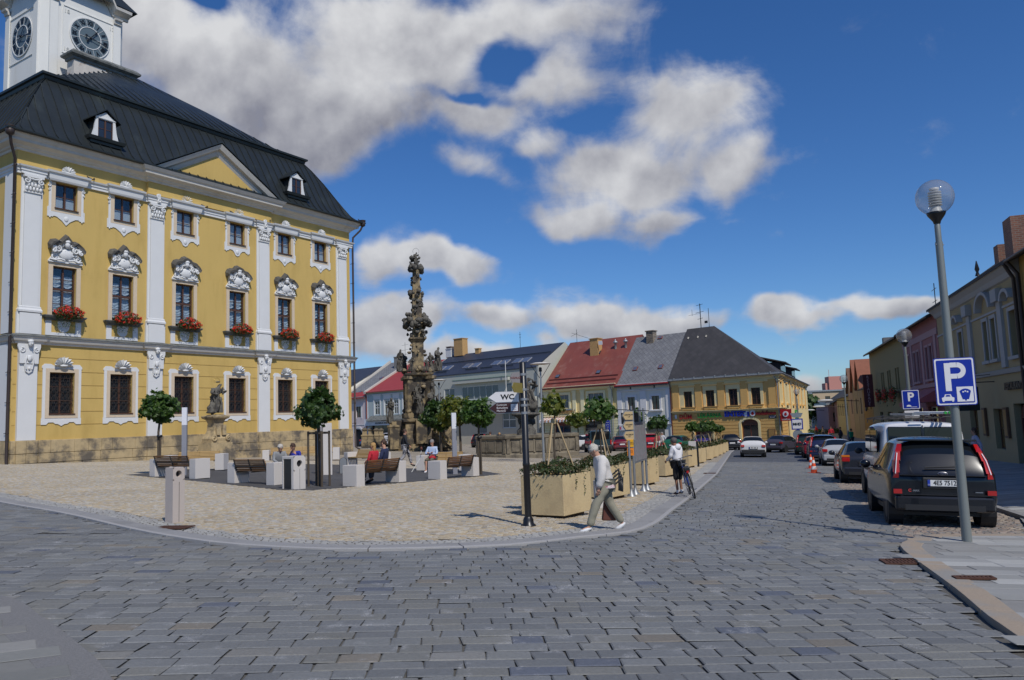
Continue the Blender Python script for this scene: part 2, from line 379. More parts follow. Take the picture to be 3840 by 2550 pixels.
def setts(name, poly, L, W, ang, material, tones, top=.012, gap=.012, jit=.012, dmin=2., dmax=60., parent=None, seed=1, bond=.5, warp=None, clear=None, hj=.004, view=.75, vl=.12, vw=.05, dj=.012, tv=.18):
    """every stone of the paving as its own small bevelled block, laid in rows"""
    rg = np.random.default_rng(seed); P = np.array(poly); c0 = P.mean(0); R = np.abs(P-c0).max()*1.5
    ca, sa = cos(ang), sin(ang)
    nr, nc = int(2*R/W), int(2*R/L)
    LL = L*rg.uniform(1-vl, 1+vl, (nr, nc+2)); e_ = np.cumsum(LL, 1); WW = W*rg.uniform(1-vw, 1+vw, nr); rb = np.cumsum(WW)-WW/2
    a = e_-LL/2-nc*L/2+rg.random(nr)[:, None]*L; b = (rb-nr*W/2)[:, None]+0*a; hl0 = LL.ravel(); hw0 = (WW[:, None]+0*a).ravel()
    a = a.ravel(); b = b.ravel(); X = c0[0]+a*ca-b*sa; Y = c0[1]+a*sa+b*ca
    k = inpoly(X, Y, poly) & (Y > dmin) & (Y < dmax) & (np.abs(X) < Y*view+2.5)
    if clear is not None: k &= ~inpoly(X, Y, clear)
    a, b = a[k], b[k]; n = len(a); hl0 = hl0[k]; hw0 = hw0[k]
    hl = (hl0-gap)/2; hw = (hw0-gap)/2
    cs = [(-1, -1), (1, -1), (1, 1), (-1, 1)]; V = np.zeros((n, 8, 3)); h = rg.normal(0, hj, n)
    bev = min(.014, gap)
    tilt = rg.normal(0, hj*.45, (n, 4))
    for q, (sx, sy) in enumerate(cs):
        ja, jb = rg.normal(0, jit, n), rg.normal(0, jit*.7, n)
        for t, (e, z) in enumerate(((0., -dj), (bev, 0.))):
            aa = a+sx*(hl-e)+ja; bb = b+sy*(hw-e)+jb
            if warp: bb = bb+warp(aa)
            V[:, q+4*t, 0] = c0[0]+aa*ca-bb*sa; V[:, q+4*t, 1] = c0[1]+aa*sa+bb*ca; V[:, q+4*t, 2] = z+top+h+(tilt[:, q] if t else 0)
    V = V.reshape(-1, 3); V[:, 2] += GZ(V[:, 0], V[:, 1])
    base = (np.arange(n)*8)[:, None, None]
    F = np.array([[4, 5, 6, 7], [0, 1, 5, 4], [1, 2, 6, 5], [2, 3, 7, 6], [3, 0, 4, 7]])[None]+base
    F = F.reshape(-1, 4); me = bpy.data.meshes.new(name)
    me.vertices.add(len(V)); me.vertices.foreach_set('co', V.ravel()); me.loops.add(F.size); me.loops.foreach_set('vertex_index', F.ravel().astype(np.int32))
    me.polygons.add(len(F)); me.polygons.foreach_set('loop_start', np.arange(0, F.size, 4)); me.polygons.foreach_set('loop_total', np.full(len(F), 4)); me.polygons.foreach_set('use_smooth', np.zeros(len(F), bool))
    me.update(); me.validate()
    T = np.array(tones); pick = rg.integers(0, len(T), n); colr = T[pick]*rg.uniform(1-tv, 1+tv, (n, 1)); C = np.ones((n, 8, 4)); C[:, :, :3] = colr[:, None, :]
    at = me.color_attributes.new('tone', 'FLOAT_COLOR', 'POINT'); at.data.foreach_set('color', C.ravel())
    me.materials.append(material); o = bpy.data.objects.new(name, me); COL.objects.link(o)
    return kind(o, 'structure')
# ================================================================ ground, road, square, pavements
def brick_mat(name, c1, c2, mortar, bw, rh, ang, rough=.85, msize=.012, bump=.4):
    m = bpy.data.materials.new(name); m.use_nodes = True; nt = m.node_tree; b = nt.nodes['Principled BSDF']
    tcn = node(nt, 'ShaderNodeTexCoord'); mp = node(nt, 'ShaderNodeMapping'); mp.inputs['Rotation'].default_value = (0, 0, ang); nt.links.new(tcn.outputs['Object'], mp.inputs[0])
    br = node(nt, 'ShaderNodeTexBrick'); br.inputs['Scale'].default_value = 1; br.inputs['Brick Width'].default_value = bw; br.inputs['Row Height'].default_value = rh
    br.inputs['Mortar Size'].default_value = msize; br.inputs['Bias'].default_value = 0.
    for k, c in (('Color1', c1), ('Color2', c2), ('Mortar', mortar)): br.inputs[k].default_value = (*c, 1)
    nt.links.new(mp.outputs[0], br.inputs['Vector'])
    n = node(nt, 'ShaderNodeTexNoise', i_Scale=.3, i_Detail=8.); nt.links.new(tcn.outputs['Object'], n.inputs['Vector'])
    k = mth(nt, 'ADD', mth(nt, 'MULTIPLY', n.outputs[0], .6), .7); cc = node(nt, 'ShaderNodeCombineXYZ')
    for i in range(3): nt.links.new(k, cc.inputs[i])
    nt.links.new(mixc(nt, 1., br.outputs[0], cc.outputs[0], 'MULTIPLY'), b.inputs['Base Color']); b.inputs['Roughness'].default_value = rough
    bn = node(nt, 'ShaderNodeBump', i_Strength=bump, i_Distance=.01); bn.invert = True; nt.links.new(br.outputs['Fac'], bn.inputs['Height']); nt.links.new(bn.outputs[0], b.inputs['Normal'])
    return m
m_grit = mat('grit', (.115, .11, .10), .95, .45, 70, .6, 200)
m_sand = mat('joint_sand', (.19, .16, .12), .95, .35, 60, .4, 180)
m_road = attr_mat('basalt_setts', .66, 34, .36, .8, 1., 60)
m_beige = attr_mat('granite_cubes', .85, 40, .18, .4, 0, 90)
m_slab = attr_mat('concrete_slabs', .8, 22, .14, .25, 0, 90)
m_kerb = mat('kerb_granite', (.27, .265, .26), .85, .18, 30, .3, 120, col2=(.22, .215, .21))
m_kerbr = mat('kerb_granite_warm', (.33, .265, .20), .85, .3, 60, .4, 150, col2=(.25, .25, .24), c2scale=.8)
def spline(P, step=.5):
    P = [Vector(p) for p in P]; out = []
    for i in range(len(P)-1):
        p0, p1, p2, p3 = P[max(i-1, 0)], P[i], P[i+1], P[min(i+2, len(P)-1)]
        n = max(1, int((p2-p1).length/step))
        for k in range(n):
            t = k/n; out.append(.5*((2*p1)+(p2-p0)*t+(2*p0-5*p1+4*p2-p3)*t*t+(3*p1-p0-3*p2+p3)*t**3))
    out.append(P[-1]); return out
def offs(P, d):
    o = []
    for i in range(len(P)):
        t = (P[min(i+1, len(P)-1)]-P[max(i-1, 0)]).normalized(); o.append(P[i]+Vector((-t.y, t.x))*d)   # to the left of travel
    return o
def g2(px, py): p = G(px, py); return Vector((p.x, p.y))
# big sheets
sheet('ground', [xy_(s, l) for s, l in ((-60, -260), (1800, -1500), (1800, 1500), (-60, 260))], -.05, mat('ground_far', (.10, .10, .09), .95, .3, .5),
      srange=[-40, -20, 0, 10, 20, 30, 36, 40, 44, 48, 52, 56, 60, 65, 70, 76, 82, 90, 100, 110, 130, 160, 200, 260, 400, 800], lrange=[-200, -100, -70, -30, -15, 0, 20, 40, 80, 160])
edge_px = [(0, 1887), (244, 1931), (488, 1988), (691, 2025), (895, 2049), (1220, 2065), (1545, 2063), (1920, 2049), (2164, 2021), (2367, 1999), (2460, 1967), (2526, 1915), (2596, 1862), (2691, 1778), (2775, 1704)]
E0 = [g2(*p) for p in edge_px]; e_dir = (E0[0]-E0[2]).normalized()
E1 = spline([E0[0]+e_dir*14, E0[0]+e_dir*5]+E0[:-1])+[Vector(xy_(s, -3.3)) for s in (70, 76)]
E1 = [p for i, p in enumerate(E1) if i == 0 or (p-E1[i-1]).length > .2]
back = [Vector(xy_(77, -4.2)), Vector(xy_(80, -20)), Vector(xy_(118, -40)), Vector((-60, 118)), Vector((-60, 30))]
sq_poly = [tuple(p) for p in E1]+[tuple(p) for p in back]
K1 = offs(E1, .09); K2 = offs(E1, .42); K3 = offs(E1, .95)
near = lambda P: P
def strip(name, A, B, dz, m, seg=1.0, th=.05, gap=.016):
    """row of long kerb stones between two lines"""
    mb = MB(); acc_ = 0.; st = 0
    for i in range(1, len(A)):
        acc_ += (A[i]-A[i-1]).length
        if acc_ >= seg or i == len(A)-1:
            idx = list(range(st, i+1)); t = (A[i]-A[st]).normalized()*gap/2
            aa = [A[k].copy() for k in idx]; bb = [B[k].copy() for k in idx]
            aa[0] += t; bb[0] += t; aa[-1] -= t; bb[-1] -= t
            n = len(idx); vs = [(p.x, p.y, gz(p.x, p.y)+dz) for p in aa+bb]+[(p.x, p.y, gz(p.x, p.y)+dz-th) for p in aa+bb]
            fs = [(q, q+1, n+q+1, n+q) for q in range(n-1)]+[(2*n+q, 2*n+q+1, q+1, q) for q in range(n-1)]+[(n+q, n+q+1, 3*n+q+1, 3*n+q) for q in range(n-1)]
            fs += [(0, n, 3*n, 2*n), (n-1, 3*n-1, 4*n-1, 2*n-1)]
            mb.add(vs, fs); acc_ = 0; st = i
    return kind(mb.build(name, m, bevel=.006), 'structure')
sheet('square_bed', sq_poly, -.002, m_sand, 6, 6)
strip('kerb', E1, K1, .034, mat('kerb_edge', (.34, .33, .32), .8, .15, 40), 1.0)
strip('kerb', [p for p in offs(E1, .096)], K2, .03, m_kerb, 1.0)
# dark terrace between the benches
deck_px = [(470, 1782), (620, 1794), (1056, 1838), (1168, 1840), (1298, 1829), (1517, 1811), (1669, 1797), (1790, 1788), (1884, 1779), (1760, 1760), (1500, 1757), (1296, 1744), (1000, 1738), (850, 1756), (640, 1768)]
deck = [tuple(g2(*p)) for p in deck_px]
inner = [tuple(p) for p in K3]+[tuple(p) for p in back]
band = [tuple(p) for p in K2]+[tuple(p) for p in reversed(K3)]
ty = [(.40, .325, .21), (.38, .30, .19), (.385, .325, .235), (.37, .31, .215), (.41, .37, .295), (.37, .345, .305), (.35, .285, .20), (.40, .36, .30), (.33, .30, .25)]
tg = [(.31, .305, .285), (.28, .275, .26), (.335, .325, .30), (.30, .29, .27)]
wv = lambda a: .05*np.sin(a*.9)+.03*np.sin(a*2.3)
setts('square_paving', inner, .104, .092, rad(-28), m_beige, ty, .012, .013, .005, 8, 47, seed=3, warp=wv, clear=deck, hj=.0025, dj=.010, tv=.13)
setts('square_edging', band, .12, .11, rad(20), m_beige, tg, .012, .012, .004, 8, 47.5, seed=5, dj=.007, hj=.0015, tv=.08)
far_sq = [(x, y) for x, y in [(-60, 46.9)]]+[(60, 46.9)]
def clip_far(poly, Y):
    out = []
    for i in range(len(poly)):
        a, b = poly[i], poly[(i+1) % len(poly)]
        if a[1] >= Y: out.append(a)
        if (a[1] >= Y) != (b[1] >= Y): t = (Y-a[1])/(b[1]-a[1]); out.append((a[0]+t*(b[0]-a[0]), Y))
    return out
sheet('far_square_paving', clip_far([tuple(p) for p in K2]+[tuple(p) for p in back], 46.8), .012, brick_mat('granite_cubes_far', (.37, .31, .22), (.35, .31, .255), (.2, .17, .13), .135, .115, rad(28)), 6, 6)
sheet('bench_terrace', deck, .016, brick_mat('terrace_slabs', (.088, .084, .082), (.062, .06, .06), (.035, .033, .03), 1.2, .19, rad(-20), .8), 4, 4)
# road stones
tr = [(.20, .195, .18), (.185, .165, .135), (.105, .115, .14)]+3*[(.086+a*.74, .086+b*.73, .082+c*.68) for a, b, c in [(.095, .101, .113), (.108, .115, .128), (.122, .128, .136), (.088, .095, .11), (.132, .136, .14), (.08, .086, .098), (.118, .116, .108), (.102, .102, .098), (.095, .10, .112), (.112, .118, .13)]]
pavR_px = [(3840, 2427), (3709, 2334), (3587, 2228), (3441, 2118), (3390, 2078), (3376, 2060), (3384, 2048), (3408, 2038), (3497, 2017), (3840, 2015)]
PR = [g2(*p) for p in pavR_px]
prd = (PR[0]-PR[2]).normalized(); PRx = [PR[0]+prd*3]+PR
kr = spline(PRx, .3)
pavR = [tuple(p) for p in kr]+[xy_(18.5, 4.65), xy_(130, 4.65), xy_(130, 10.5), xy_(-6, 10.5), (14, 2.5)]
PL = [g2(*p) for p in [(-500, 2130), (0, 2248), (154, 2330), (293, 2435), (407, 2550), (600, 2900)]]
kl = spline(PL, .3)
sq_all = [tuple(p) for p in E1]+[tuple(p) for p in back]
road_poly = [(-26, 3.5), (14, 3.5)]+[xy_(10, 4.6), xy_(82, 4.6), xy_(82, -4)]+[tuple(p) for p in reversed(E1)]
park = [xy_(14.0, 2.0), xy_(60, 2.0), xy_(60, 4.55), xy_(14.0, 4.55)]
exR = pavR
def road_rows(name, poly, clear, ang, seed, L, W, dmin, dmax, view=.75): return setts(name, poly, L, W, ang, m_road, tr, .008, .011, .006, dmin, dmax, seed=seed, clear=clear, hj=.0018, view=view, vl=.28, vw=.10, dj=.007, tv=.085, warp=lambda a: .05*np.sin(a*.35)+.012*np.sin(a*1.3))
# left of a line the rows follow the side street, right of it they cross the main street
# fan of stones round the corner of the square, and rows across the street beyond it
road_rows('road', road_poly, pavR, rad(4), 11, .33, .215, 3.2, 13.2)
def cut_far(poly, Y): return clip_far(poly, Y)
road_far = cut_far(road_poly, 13.2)
road_rows('road', [p for p in road_far], pavR, rad(-13), 12, .29, .19, 13.2, 48)
sheet('road_bed', road_poly, -.012, m_grit, 6, 6)
sheet('far_road', clip_far(road_poly, 47.9), .008, brick_mat('basalt_far', (.118, .125, .138), (.088, .096, .11), (.05, .048, .045), .26, .15, rad(13), .7), 6, 6)
sheet('cross_road', [xy_(81.5, -4), xy_(81.5, 4.6), xy_(300, 4.6), xy_(300, -3.2), xy_(92, -3.2), xy_(88, -4), xy_(98, -30), xy_(123, -60), xy_(119, -62), xy_(80, -19)], .0, brick_mat('basalt_far_b', (.118, .125, .138), (.088, .096, .11), (.05, .048, .045), .26, .15, rad(13), .7), 6, 6)
tp = [(.26, .20, .16), (.22, .17, .14), (.28, .24, .20), (.20, .18, .165), (.30, .25, .19)]
setts('parking_strip', park, .12, .11, rad(-17.9), m_beige, tp, .016, .015, .008, 10, 34, seed=8, clear=pavR)
sheet('parking_bed', [xy_(13.6, 2.0), xy_(81, 2.0), xy_(81, 4.6), xy_(13.6, 4.6)], -.002, mat('parking_far', (.21, .175, .15), .9, .3, 8), 6, 6)
# right pavement: kerb of long stones, slabs behind
KR = offs(kr, -.28)
strip('kerb', kr[:], KR, .06, m_kerbr, 1.1, th=.10)
ts = [(.30, .30, .285), (.27, .27, .26), (.33, .33, .315), (.285, .28, .265), (.31, .31, .30)]
inn = [tuple(p) for p in KR]+pavR[len(kr):]
setts('pavement', inn, .80, .30, rad(-8), m_slab, ts, .06, .006, .001, 3, 40, seed=21, hj=.0006, view=.95, vl=.25, dj=.004)
sheet('pavement_bed', inn, .053, mat('pavement_joint', (.22, .215, .205), .95, .2, 9), 6, 6)
strip('kerb', [Vector(xy_(s, 4.62)) for s in range(15, 120)], [Vector(xy_(s, 4.78)) for s in range(15, 120)], .10, m_kerb, 1.0, th=.14)
sheet('pavement_far', [xy_(44, 4.8), xy_(130, 4.8), xy_(130, 10.2), xy_(44, 10.2)], .09, mat('pavement_far', (.29, .29, .28), .9, .2, 3), 6, 6)
# pavement at the lower left
KLi = offs(kl, -.38)
strip('kerb', kl, KLi, .05, mat('kerb_rough', (.215, .21, .205), .95, .45, 60, .8, 120), 30., th=.09)
KLo = offs(kl, .30)
pl = [tuple(p) for p in KLi]+[(-2.2, 3.0), (-9, 3.0), (-14, 6)]
setts('pavement', pl, .60, .30, rad(33), m_slab, [(.20, .20, .185), (.185, .185, .172), (.21, .205, .19)], .055, .006, .001, 2, 12, seed=31, hj=.0006, view=.8, vl=.2, dj=.004)
sheet('pavement_bed', pl, .048, mat('pavement_joint_dim', (.18, .178, .165), .95, .2, 9), 6, 6)
# drain covers set in the ground
m_rust = mat('rusty_iron', (.10, .045, .028), .8, .3, 30, .4, 80, metal=.3)
def drain(px, py, w, d, rz, label, dz):
    p = G(px, py); e = empty('drain_cover', label, 'drain cover', (p.x, p.y, p.z+dz), rz, 'iron drain covers')
    mb = MB(); mb.box(-w/2, w/2, -d/2, -d/2+.03, 0, .02); mb.box(-w/2, w/2, d/2-.03, d/2, 0, .02); mb.box(-w/2, -w/2+.03, -d/2+.03, d/2-.03, 0, .02); mb.box(w/2-.03, w/2, -d/2+.03, d/2-.03, 0, .02)
    mb.build('frame', m_rust, e)
    m2 = MB(); n = int((w-.06)/.045)
    for i in range(n): m2.box(-w/2+.035+i*.045, -w/2+.062+i*.045, -d/2+.03, d/2-.03, -.01, .016)
    m2.box(-w/2+.03, w/2-.03, -.02, .02, -.012, .012); m2.build('grating', m_rust, e)
drain(650, 1984, .62, .36, rad(-12), 'rusty iron drain cover beside the kerb in front of the granite bollard', .02)
drain(3385, 2113, .5, .34, rad(-10), 'rusty iron gully grating in the road at the corner of the right pavement', .016)
drain(3655, 2190, .42, .16, rad(-10), 'small rusty iron cover set in the pale pavement slabs', .062)
drain(2662, 1778, .5, .3, rad(-18), 'iron gully grating in the light kerb strip beyond the cyclist', .03)
# ================================================================ shared materials
m_yel = mat('ochre_render', (.58, .40, .125), .9, .08, 1.1, .1, 120, col2=(.50, .34, .10), c2=(.46, .72), c2scale=.9, stretch=(1, 1, .28))
m_wht = mat('lime_white', (.68, .68, .67), .9, .05, 2., .08, 100, col2=(.66, .65, .62), c2=(.55, .85), c2scale=.6)
m_stone = mat('sandstone', (.47, .36, .20), .95, .3, 3., .9, 18, col2=(.135, .115, .09), c2=(.42, .62), c2scale=.9)
m_surr = mat('sandstone_surround', (.62, .50, .36), .9, .12, 8, .2, 60)
m_copper = mat('dark_sheet_roof', (.030, .036, .037), .42, .35, 1.2, .15, 12, metal=.35, col2=(.055, .066, .062), c2=(.5, .75), c2scale=.7, stretch=(1, 1, .25))
m_lead = mat('weathered_lead', (.16, .165, .155), .75, .35, 6., .3, 30, col2=(.07, .075, .068), c2scale=3)
m_corn = mat('cornice_white', (.60, .57, .52), .9, .12, 3, .1, 60, col2=(.48, .45, .40), c2=(.5, .8))
m_brown = mat('window_brown', (.085, .038, .022), .5, .15, 10)
m_dark = mat('dark_room', (.012, .012, .014), .6, 0)
m_pane = mat('window_pane', (.02, .024, .03), .06, 0, spec=.9)
m_glass = glass_mat('clear_glass', (.82, .86, .88), 1.6)
m_curt = mat('lace_curtain', (.72, .74, .78), .9, .2, 30)
m_iron = mat('wrought_iron', (.03, .028, .027), .6, .2, 20)
m_gutter = mat('gutter_brown', (.05, .035, .03), .5, .2, 4, metal=.2)
m_zinc = mat('zinc', (.33, .35, .36), .45, .2, 3, metal=.5)
m_steel = mat('galvanised_steel', (.30, .31, .32), .45, .12, 8, metal=.5)
m_black = mat('black_paint', (.012, .012, .013), .35, .1, 10)
def tiles_mat(name, c1, c2, mortar, bw, rh, rot=None, rough=.8, coord='Object', bump=.5, msize=.012):
    m = bpy.data.materials.new(name); m.use_nodes = True; nt = m.node_tree; b = nt.nodes['Principled BSDF']
    tcn = node(nt, 'ShaderNodeUVMap'); v = tcn.outputs[0]
    if rot is not None:
        mp = node(nt, 'ShaderNodeMapping'); mp.inputs['Rotation'].default_value = (0, 0, rot); nt.links.new(v, mp.inputs[0]); v = mp.outputs[0]
    br = node(nt, 'ShaderNodeTexBrick'); br.inputs['Scale'].default_value = 1; br.inputs['Brick Width'].default_value = bw; br.inputs['Row Height'].default_value = rh; br.inputs['Mortar Size'].default_value = msize
    if rot is not None: br.offset = 0.
    for k, c in (('Color1', c1), ('Color2', c2), ('Mortar', mortar)): br.inputs[k].default_value = (*c, 1)
    nt.links.new(v, br.inputs['Vector'])
    n = node(nt, 'ShaderNodeTexNoise', i_Scale=.5, i_Detail=9., i_Roughness=.65); to = node(nt, 'ShaderNodeTexCoord'); nt.links.new(to.outputs['Object'], n.inputs['Vector'])
    k = mth(nt, 'ADD', mth(nt, 'MULTIPLY', n.outputs[0], .9), .55); cc = node(nt, 'ShaderNodeCombineXYZ')
    for i in range(3): nt.links.new(k, cc.inputs[i])
    nt.links.new(mixc(nt, 1., br.outputs[0], cc.outputs[0], 'MULTIPLY'), b.inputs['Base Color']); b.inputs['Roughness'].default_value = rough
    bn = node(nt, 'ShaderNodeBump', i_Strength=bump, i_Distance=.02); bn.invert = True; nt.links.new(br.outputs['Fac'], bn.inputs['Height']); nt.links.new(bn.outputs[0], b.inputs['Normal'])
    return m
def roof_uv(o):
    """flat-unfold every face in metres so that tiles keep their size"""
    me = o.data; uv = me.uv_layers.new(name='UVMap')
    for p in me.polygons:
        n = p.normal; h = Vector((n.x, n.y, 0))
        if h.length < .01: a, b = Vector((1, 0, 0)), Vector((0, 1, 0))
        else:
            a = Vector((-h.y, h.x, 0)).normalized(); b = n.cross(a)
        for li in p.loop_indices:
            c = me.vertices[me.loops[li].vertex_index].co; uv.data[li].uv = (c.dot(a), c.dot(b))
    return o
def win(parent, u0, u1, z0, z1, y, nx=2, nz=2, fr=.07, bar=.03, mfr=None, pane=None, curtain=None, deep=.5, name='window', transom=None):
    """window unit in an opening: frame and bars, pane as its sub-part"""
    mfr = mfr or m_brown; f = MB(); d = .07
    f.box(u0, u0+fr, y, y+d, z0, z1); f.box(u1-fr, u1, y, y+d, z0, z1); f.box(u0+fr, u1-fr, y, y+d, z0, z0+fr); f.box(u0+fr, u1-fr, y, y+d, z1-fr, z1)
    for i in range(1, nx):
        x = u0+(u1-u0)*i/nx; wv_ = .045 if nx == 2 else .03; f.box(x-wv_, x+wv_, y-.01, y+d-.01, z0+fr, z1-fr)
    zz = [z0+(z1-z0)*i/nz for i in range(1, nz)]
    for z in zz:
        for i in range(nx):
            a = u0+(u1-u0)*i/nx+(.045 if i else fr); b_ = u0+(u1-u0)*(i+1)/nx-(.045 if i < nx-1 else fr); f.box(a, b_, y+.008, y+d-.02, z-bar/2, z+bar/2)
    if transom: f.box(u0+fr, u1-fr, y-.025, y+d-.015, transom-.06, transom+.06)
    o = f.build(name, mfr, parent)
    p = MB(); p.box(u0+fr*.5, u1-fr*.5, y+.03, y+.038, z0+fr*.5, z1-fr*.5)
    p.build('pane', pane or m_pane, o)
    return o
def swag(mb, u0, u1, z0, z1, y, folds=3):
    """gathered net curtain hanging in swags, real folds"""
    nx, nz = 14, 10; vs = []; rise = (z1-z0)
    for j in range(nz+1):
        for i in range(nx+1):
            a = i/nx; b = j/nz; sag = .33*rise*math.sin(pi*a)*(1-b)
            vs.append((u0+(u1-u0)*a, y+.025*sin(b*pi*folds*1.7+3*abs(a-.5))+.01*sin(a*21), z1-rise*b*.72-sag*.9*b-.15*rise*math.sin(pi*a)*b))
    fs = [(j*(nx+1)+i, j*(nx+1)+i+1, (j+1)*(nx+1)+i+1, (j+1)*(nx+1)+i) for j in range(nz) for i in range(nx)]
    mb.add(vs, fs, 0, True)
def shell(mb, c, r, n=9, y=0., th=.10, mi=0):
    """scallop shell relief"""
    cx, cz = c
    for i in range(n):
        a0 = pi*(i-.0)/n*1.16-.08*pi; a1 = pi*(i+1)/n*1.16-.08*pi; am = (a0+a1)/2
        p0 = (cx, y-.02, cz+r*.12); e0 = (cx+r*cos(a0), y, cz+r*.22+r*.86*sin(a0)); e1 = (cx+r*cos(a1), y, cz+r*.22+r*.86*sin(a1))
        em = (cx+r*1.1*cos(am), y-th, cz+r*.22+r*.96*sin(am)); pm = (cx+r*.2*cos(am), y-th*.8, cz+r*.25+r*.15*sin(am))
        mb.add([p0, e0, em, pm, e1], [(0, 3, 2, 1), (0, 4, 2, 3)], mi)
    mb.ball((cx, y-th*.4, cz+r*.10), (r*.5, th*.8, r*.16), 10, 6, mi)
def scroll(mb, c, r, y0, y1, hand=1, turns=1.4, th=.035, mi=0):
    P = []
    for i in range(15):
        t = i/14; a = hand*(turns*2*pi*t)+pi/2; q = r*(1-.82*t); P.append((c[0]+q*cos(a)*1., (y0+y1)/2, c[1]+q*sin(a)))
    mb.tube(P, [th*(1-.4*i/14) for i in range(15)], 6, mi)
# ================================================================ town hall
T0 = G(58, 1741); TRZ = rad(90-33)
th = empty('town_hall', 'large ochre baroque town hall with white pilasters, dark mansard roof and a white clock tower', 'town hall', (T0.x, T0.y, 0), TRZ)
U0, U1, DEP = -.35, 23.85, 24.
WX = [2.2, 5.5, 9.5, 13.4, 17.4, 20.8]; PX = [.4, 7.52, 15.5, 22.92]
low = [(x-.66, x+.66, 2.95, 5.19) for x in WX]; midw = [(x-.63, x+.63, 8.27, 10.94) for x in WX]; upw = [(x-.59, x+.59, 14.13, 15.58) for x in WX]
mb = MB(); mb.holes(U0, U1, 1.2, 17.2, low+midw+upw, 0, .24)
ML = Matrix.Translation((U0, 0, 0)) @ Matrix.Rotation(rad(-90), 4, 'Z'); SX = [-3.2, -7.6, -12., -16.4, -20.8]
SH = [(x-.6, x+.6, a, b) for x in SX for a, b in ((2.95, 5.19), (8.27, 10.94), (14.13, 15.58))]
mb.M = ML; mb.holes(-DEP, 0, -2, 17.2, SH, 0, .24); mb.M = Matrix.Identity(4); mb.quad((U1, 0, -2), (U1, DEP, -2), (U1, DEP, 17.2), (U1, 0, 17.2)); mb.quad((U1, DEP, -2), (U0, DEP, -2), (U0, DEP, 17.2), (U1, DEP, 17.2))
mb.build('wall', m_yel, th)
for a, b, c, d in SH:
    o = win(th, a, b, c, d, .15, 2, 3 if d-c > 2 else 2); o.matrix_local = ML
    mb = MB(ML); mb.box(a-.3, a-.001, -.06, 0, c-.3, d+.3); mb.box(b+.001, b+.3, -.06, 0, c-.3, d+.3); mb.box(a, b, -.06, 0, d+.001, d+.3); mb.box(a, b, -.08, 0, c-.3, c-.001); mb.build('side_window_frame', m_wht, th)
for x in (-.5, -9.8, -14.2, -23.5): mb = MB(ML); mb.box(x-.45, x+.45, -.15, 0, 1.66, 6.6); mb.box(x-.42, x+.42, -.15, 0, 7.17, 15.6); mb.build('pilaster', m_wht, th)
mb = MB()                                           # grooves of the ground floor rustication: their shade painted as thin raised darker battens
for z in (2.42, 3.12, 3.83, 4.53, 5.25, 5.97):
    segs = [(U0+.1, PX[0]-.5), (PX[0]+.5, WX[0]-1.02), (WX[0]+1.02, WX[1]-1.02), (WX[1]+1.02, PX[1]-.5), (PX[1]+.5, WX[2]-1.02), (WX[2]+1.02, WX[3]-1.02), (WX[3]+1.02, PX[2]-.5), (PX[2]+.5, WX[4]-1.02), (WX[4]+1.02, WX[5]-1.02), (WX[5]+1.02, PX[3]-.5)]
    if z > 5.6: segs = [(U0+.1, PX[0]-.5)]+[(PX[i]+.5, PX[i+1]-.5) for i in range(3)]
    for a, b in segs:
        if b > a: mb.box(a, b, -.012, .0, z-.012, z+.012)
mb.build('groove_shade_lines', mat('groove_shade', (.34, .21, .06), .9), th)
# plinth of sandstone blocks
mb = MB(); rg = random.Random(4)
def courses(mb, u0, u1, y0, dz0, rows, proud, along='x', sgn=1):
    for z0, z1, bl in rows:
        u = u0
        while u < u1-.02:
            wd = min(bl*rg.uniform(.6, 1.5), u1-u); wd = u1-u if u1-u-wd < .25 else wd; p = proud+rg.uniform(0, .035)
            if along == 'x': mb.box(u+.006, u+wd-.006, y0-p, y0+.3, z0+.006, z1-.006)
            else: mb.box(y0-p if sgn > 0 else y0-.3, y0+.3 if sgn > 0 else y0+p, u+.006, u+wd-.006, z0+.006, z1-.006)
            u += wd
courses(mb, U0+.02, U1-.02, 0, 0, [(-1.2, .45, 1.5), (.455, .95, 1.3), (.955, 1.64, .95)], .16)
for x in PX: courses(mb, x-.52, x+.52, -.17, 0, [(-1.2, .45, .6), (.455, .95, .6), (.955, 1.63, .6)], .08)
courses(mb, 0, DEP, U0, 0, [(-1.2, .45, 1.5), (.455, .95, 1.3), (.955, 1.64, .95)], .16, 'y', 1)
pl_o = mb.build('plinth', m_stone, th, bevel=.02)
me = pl_o.data
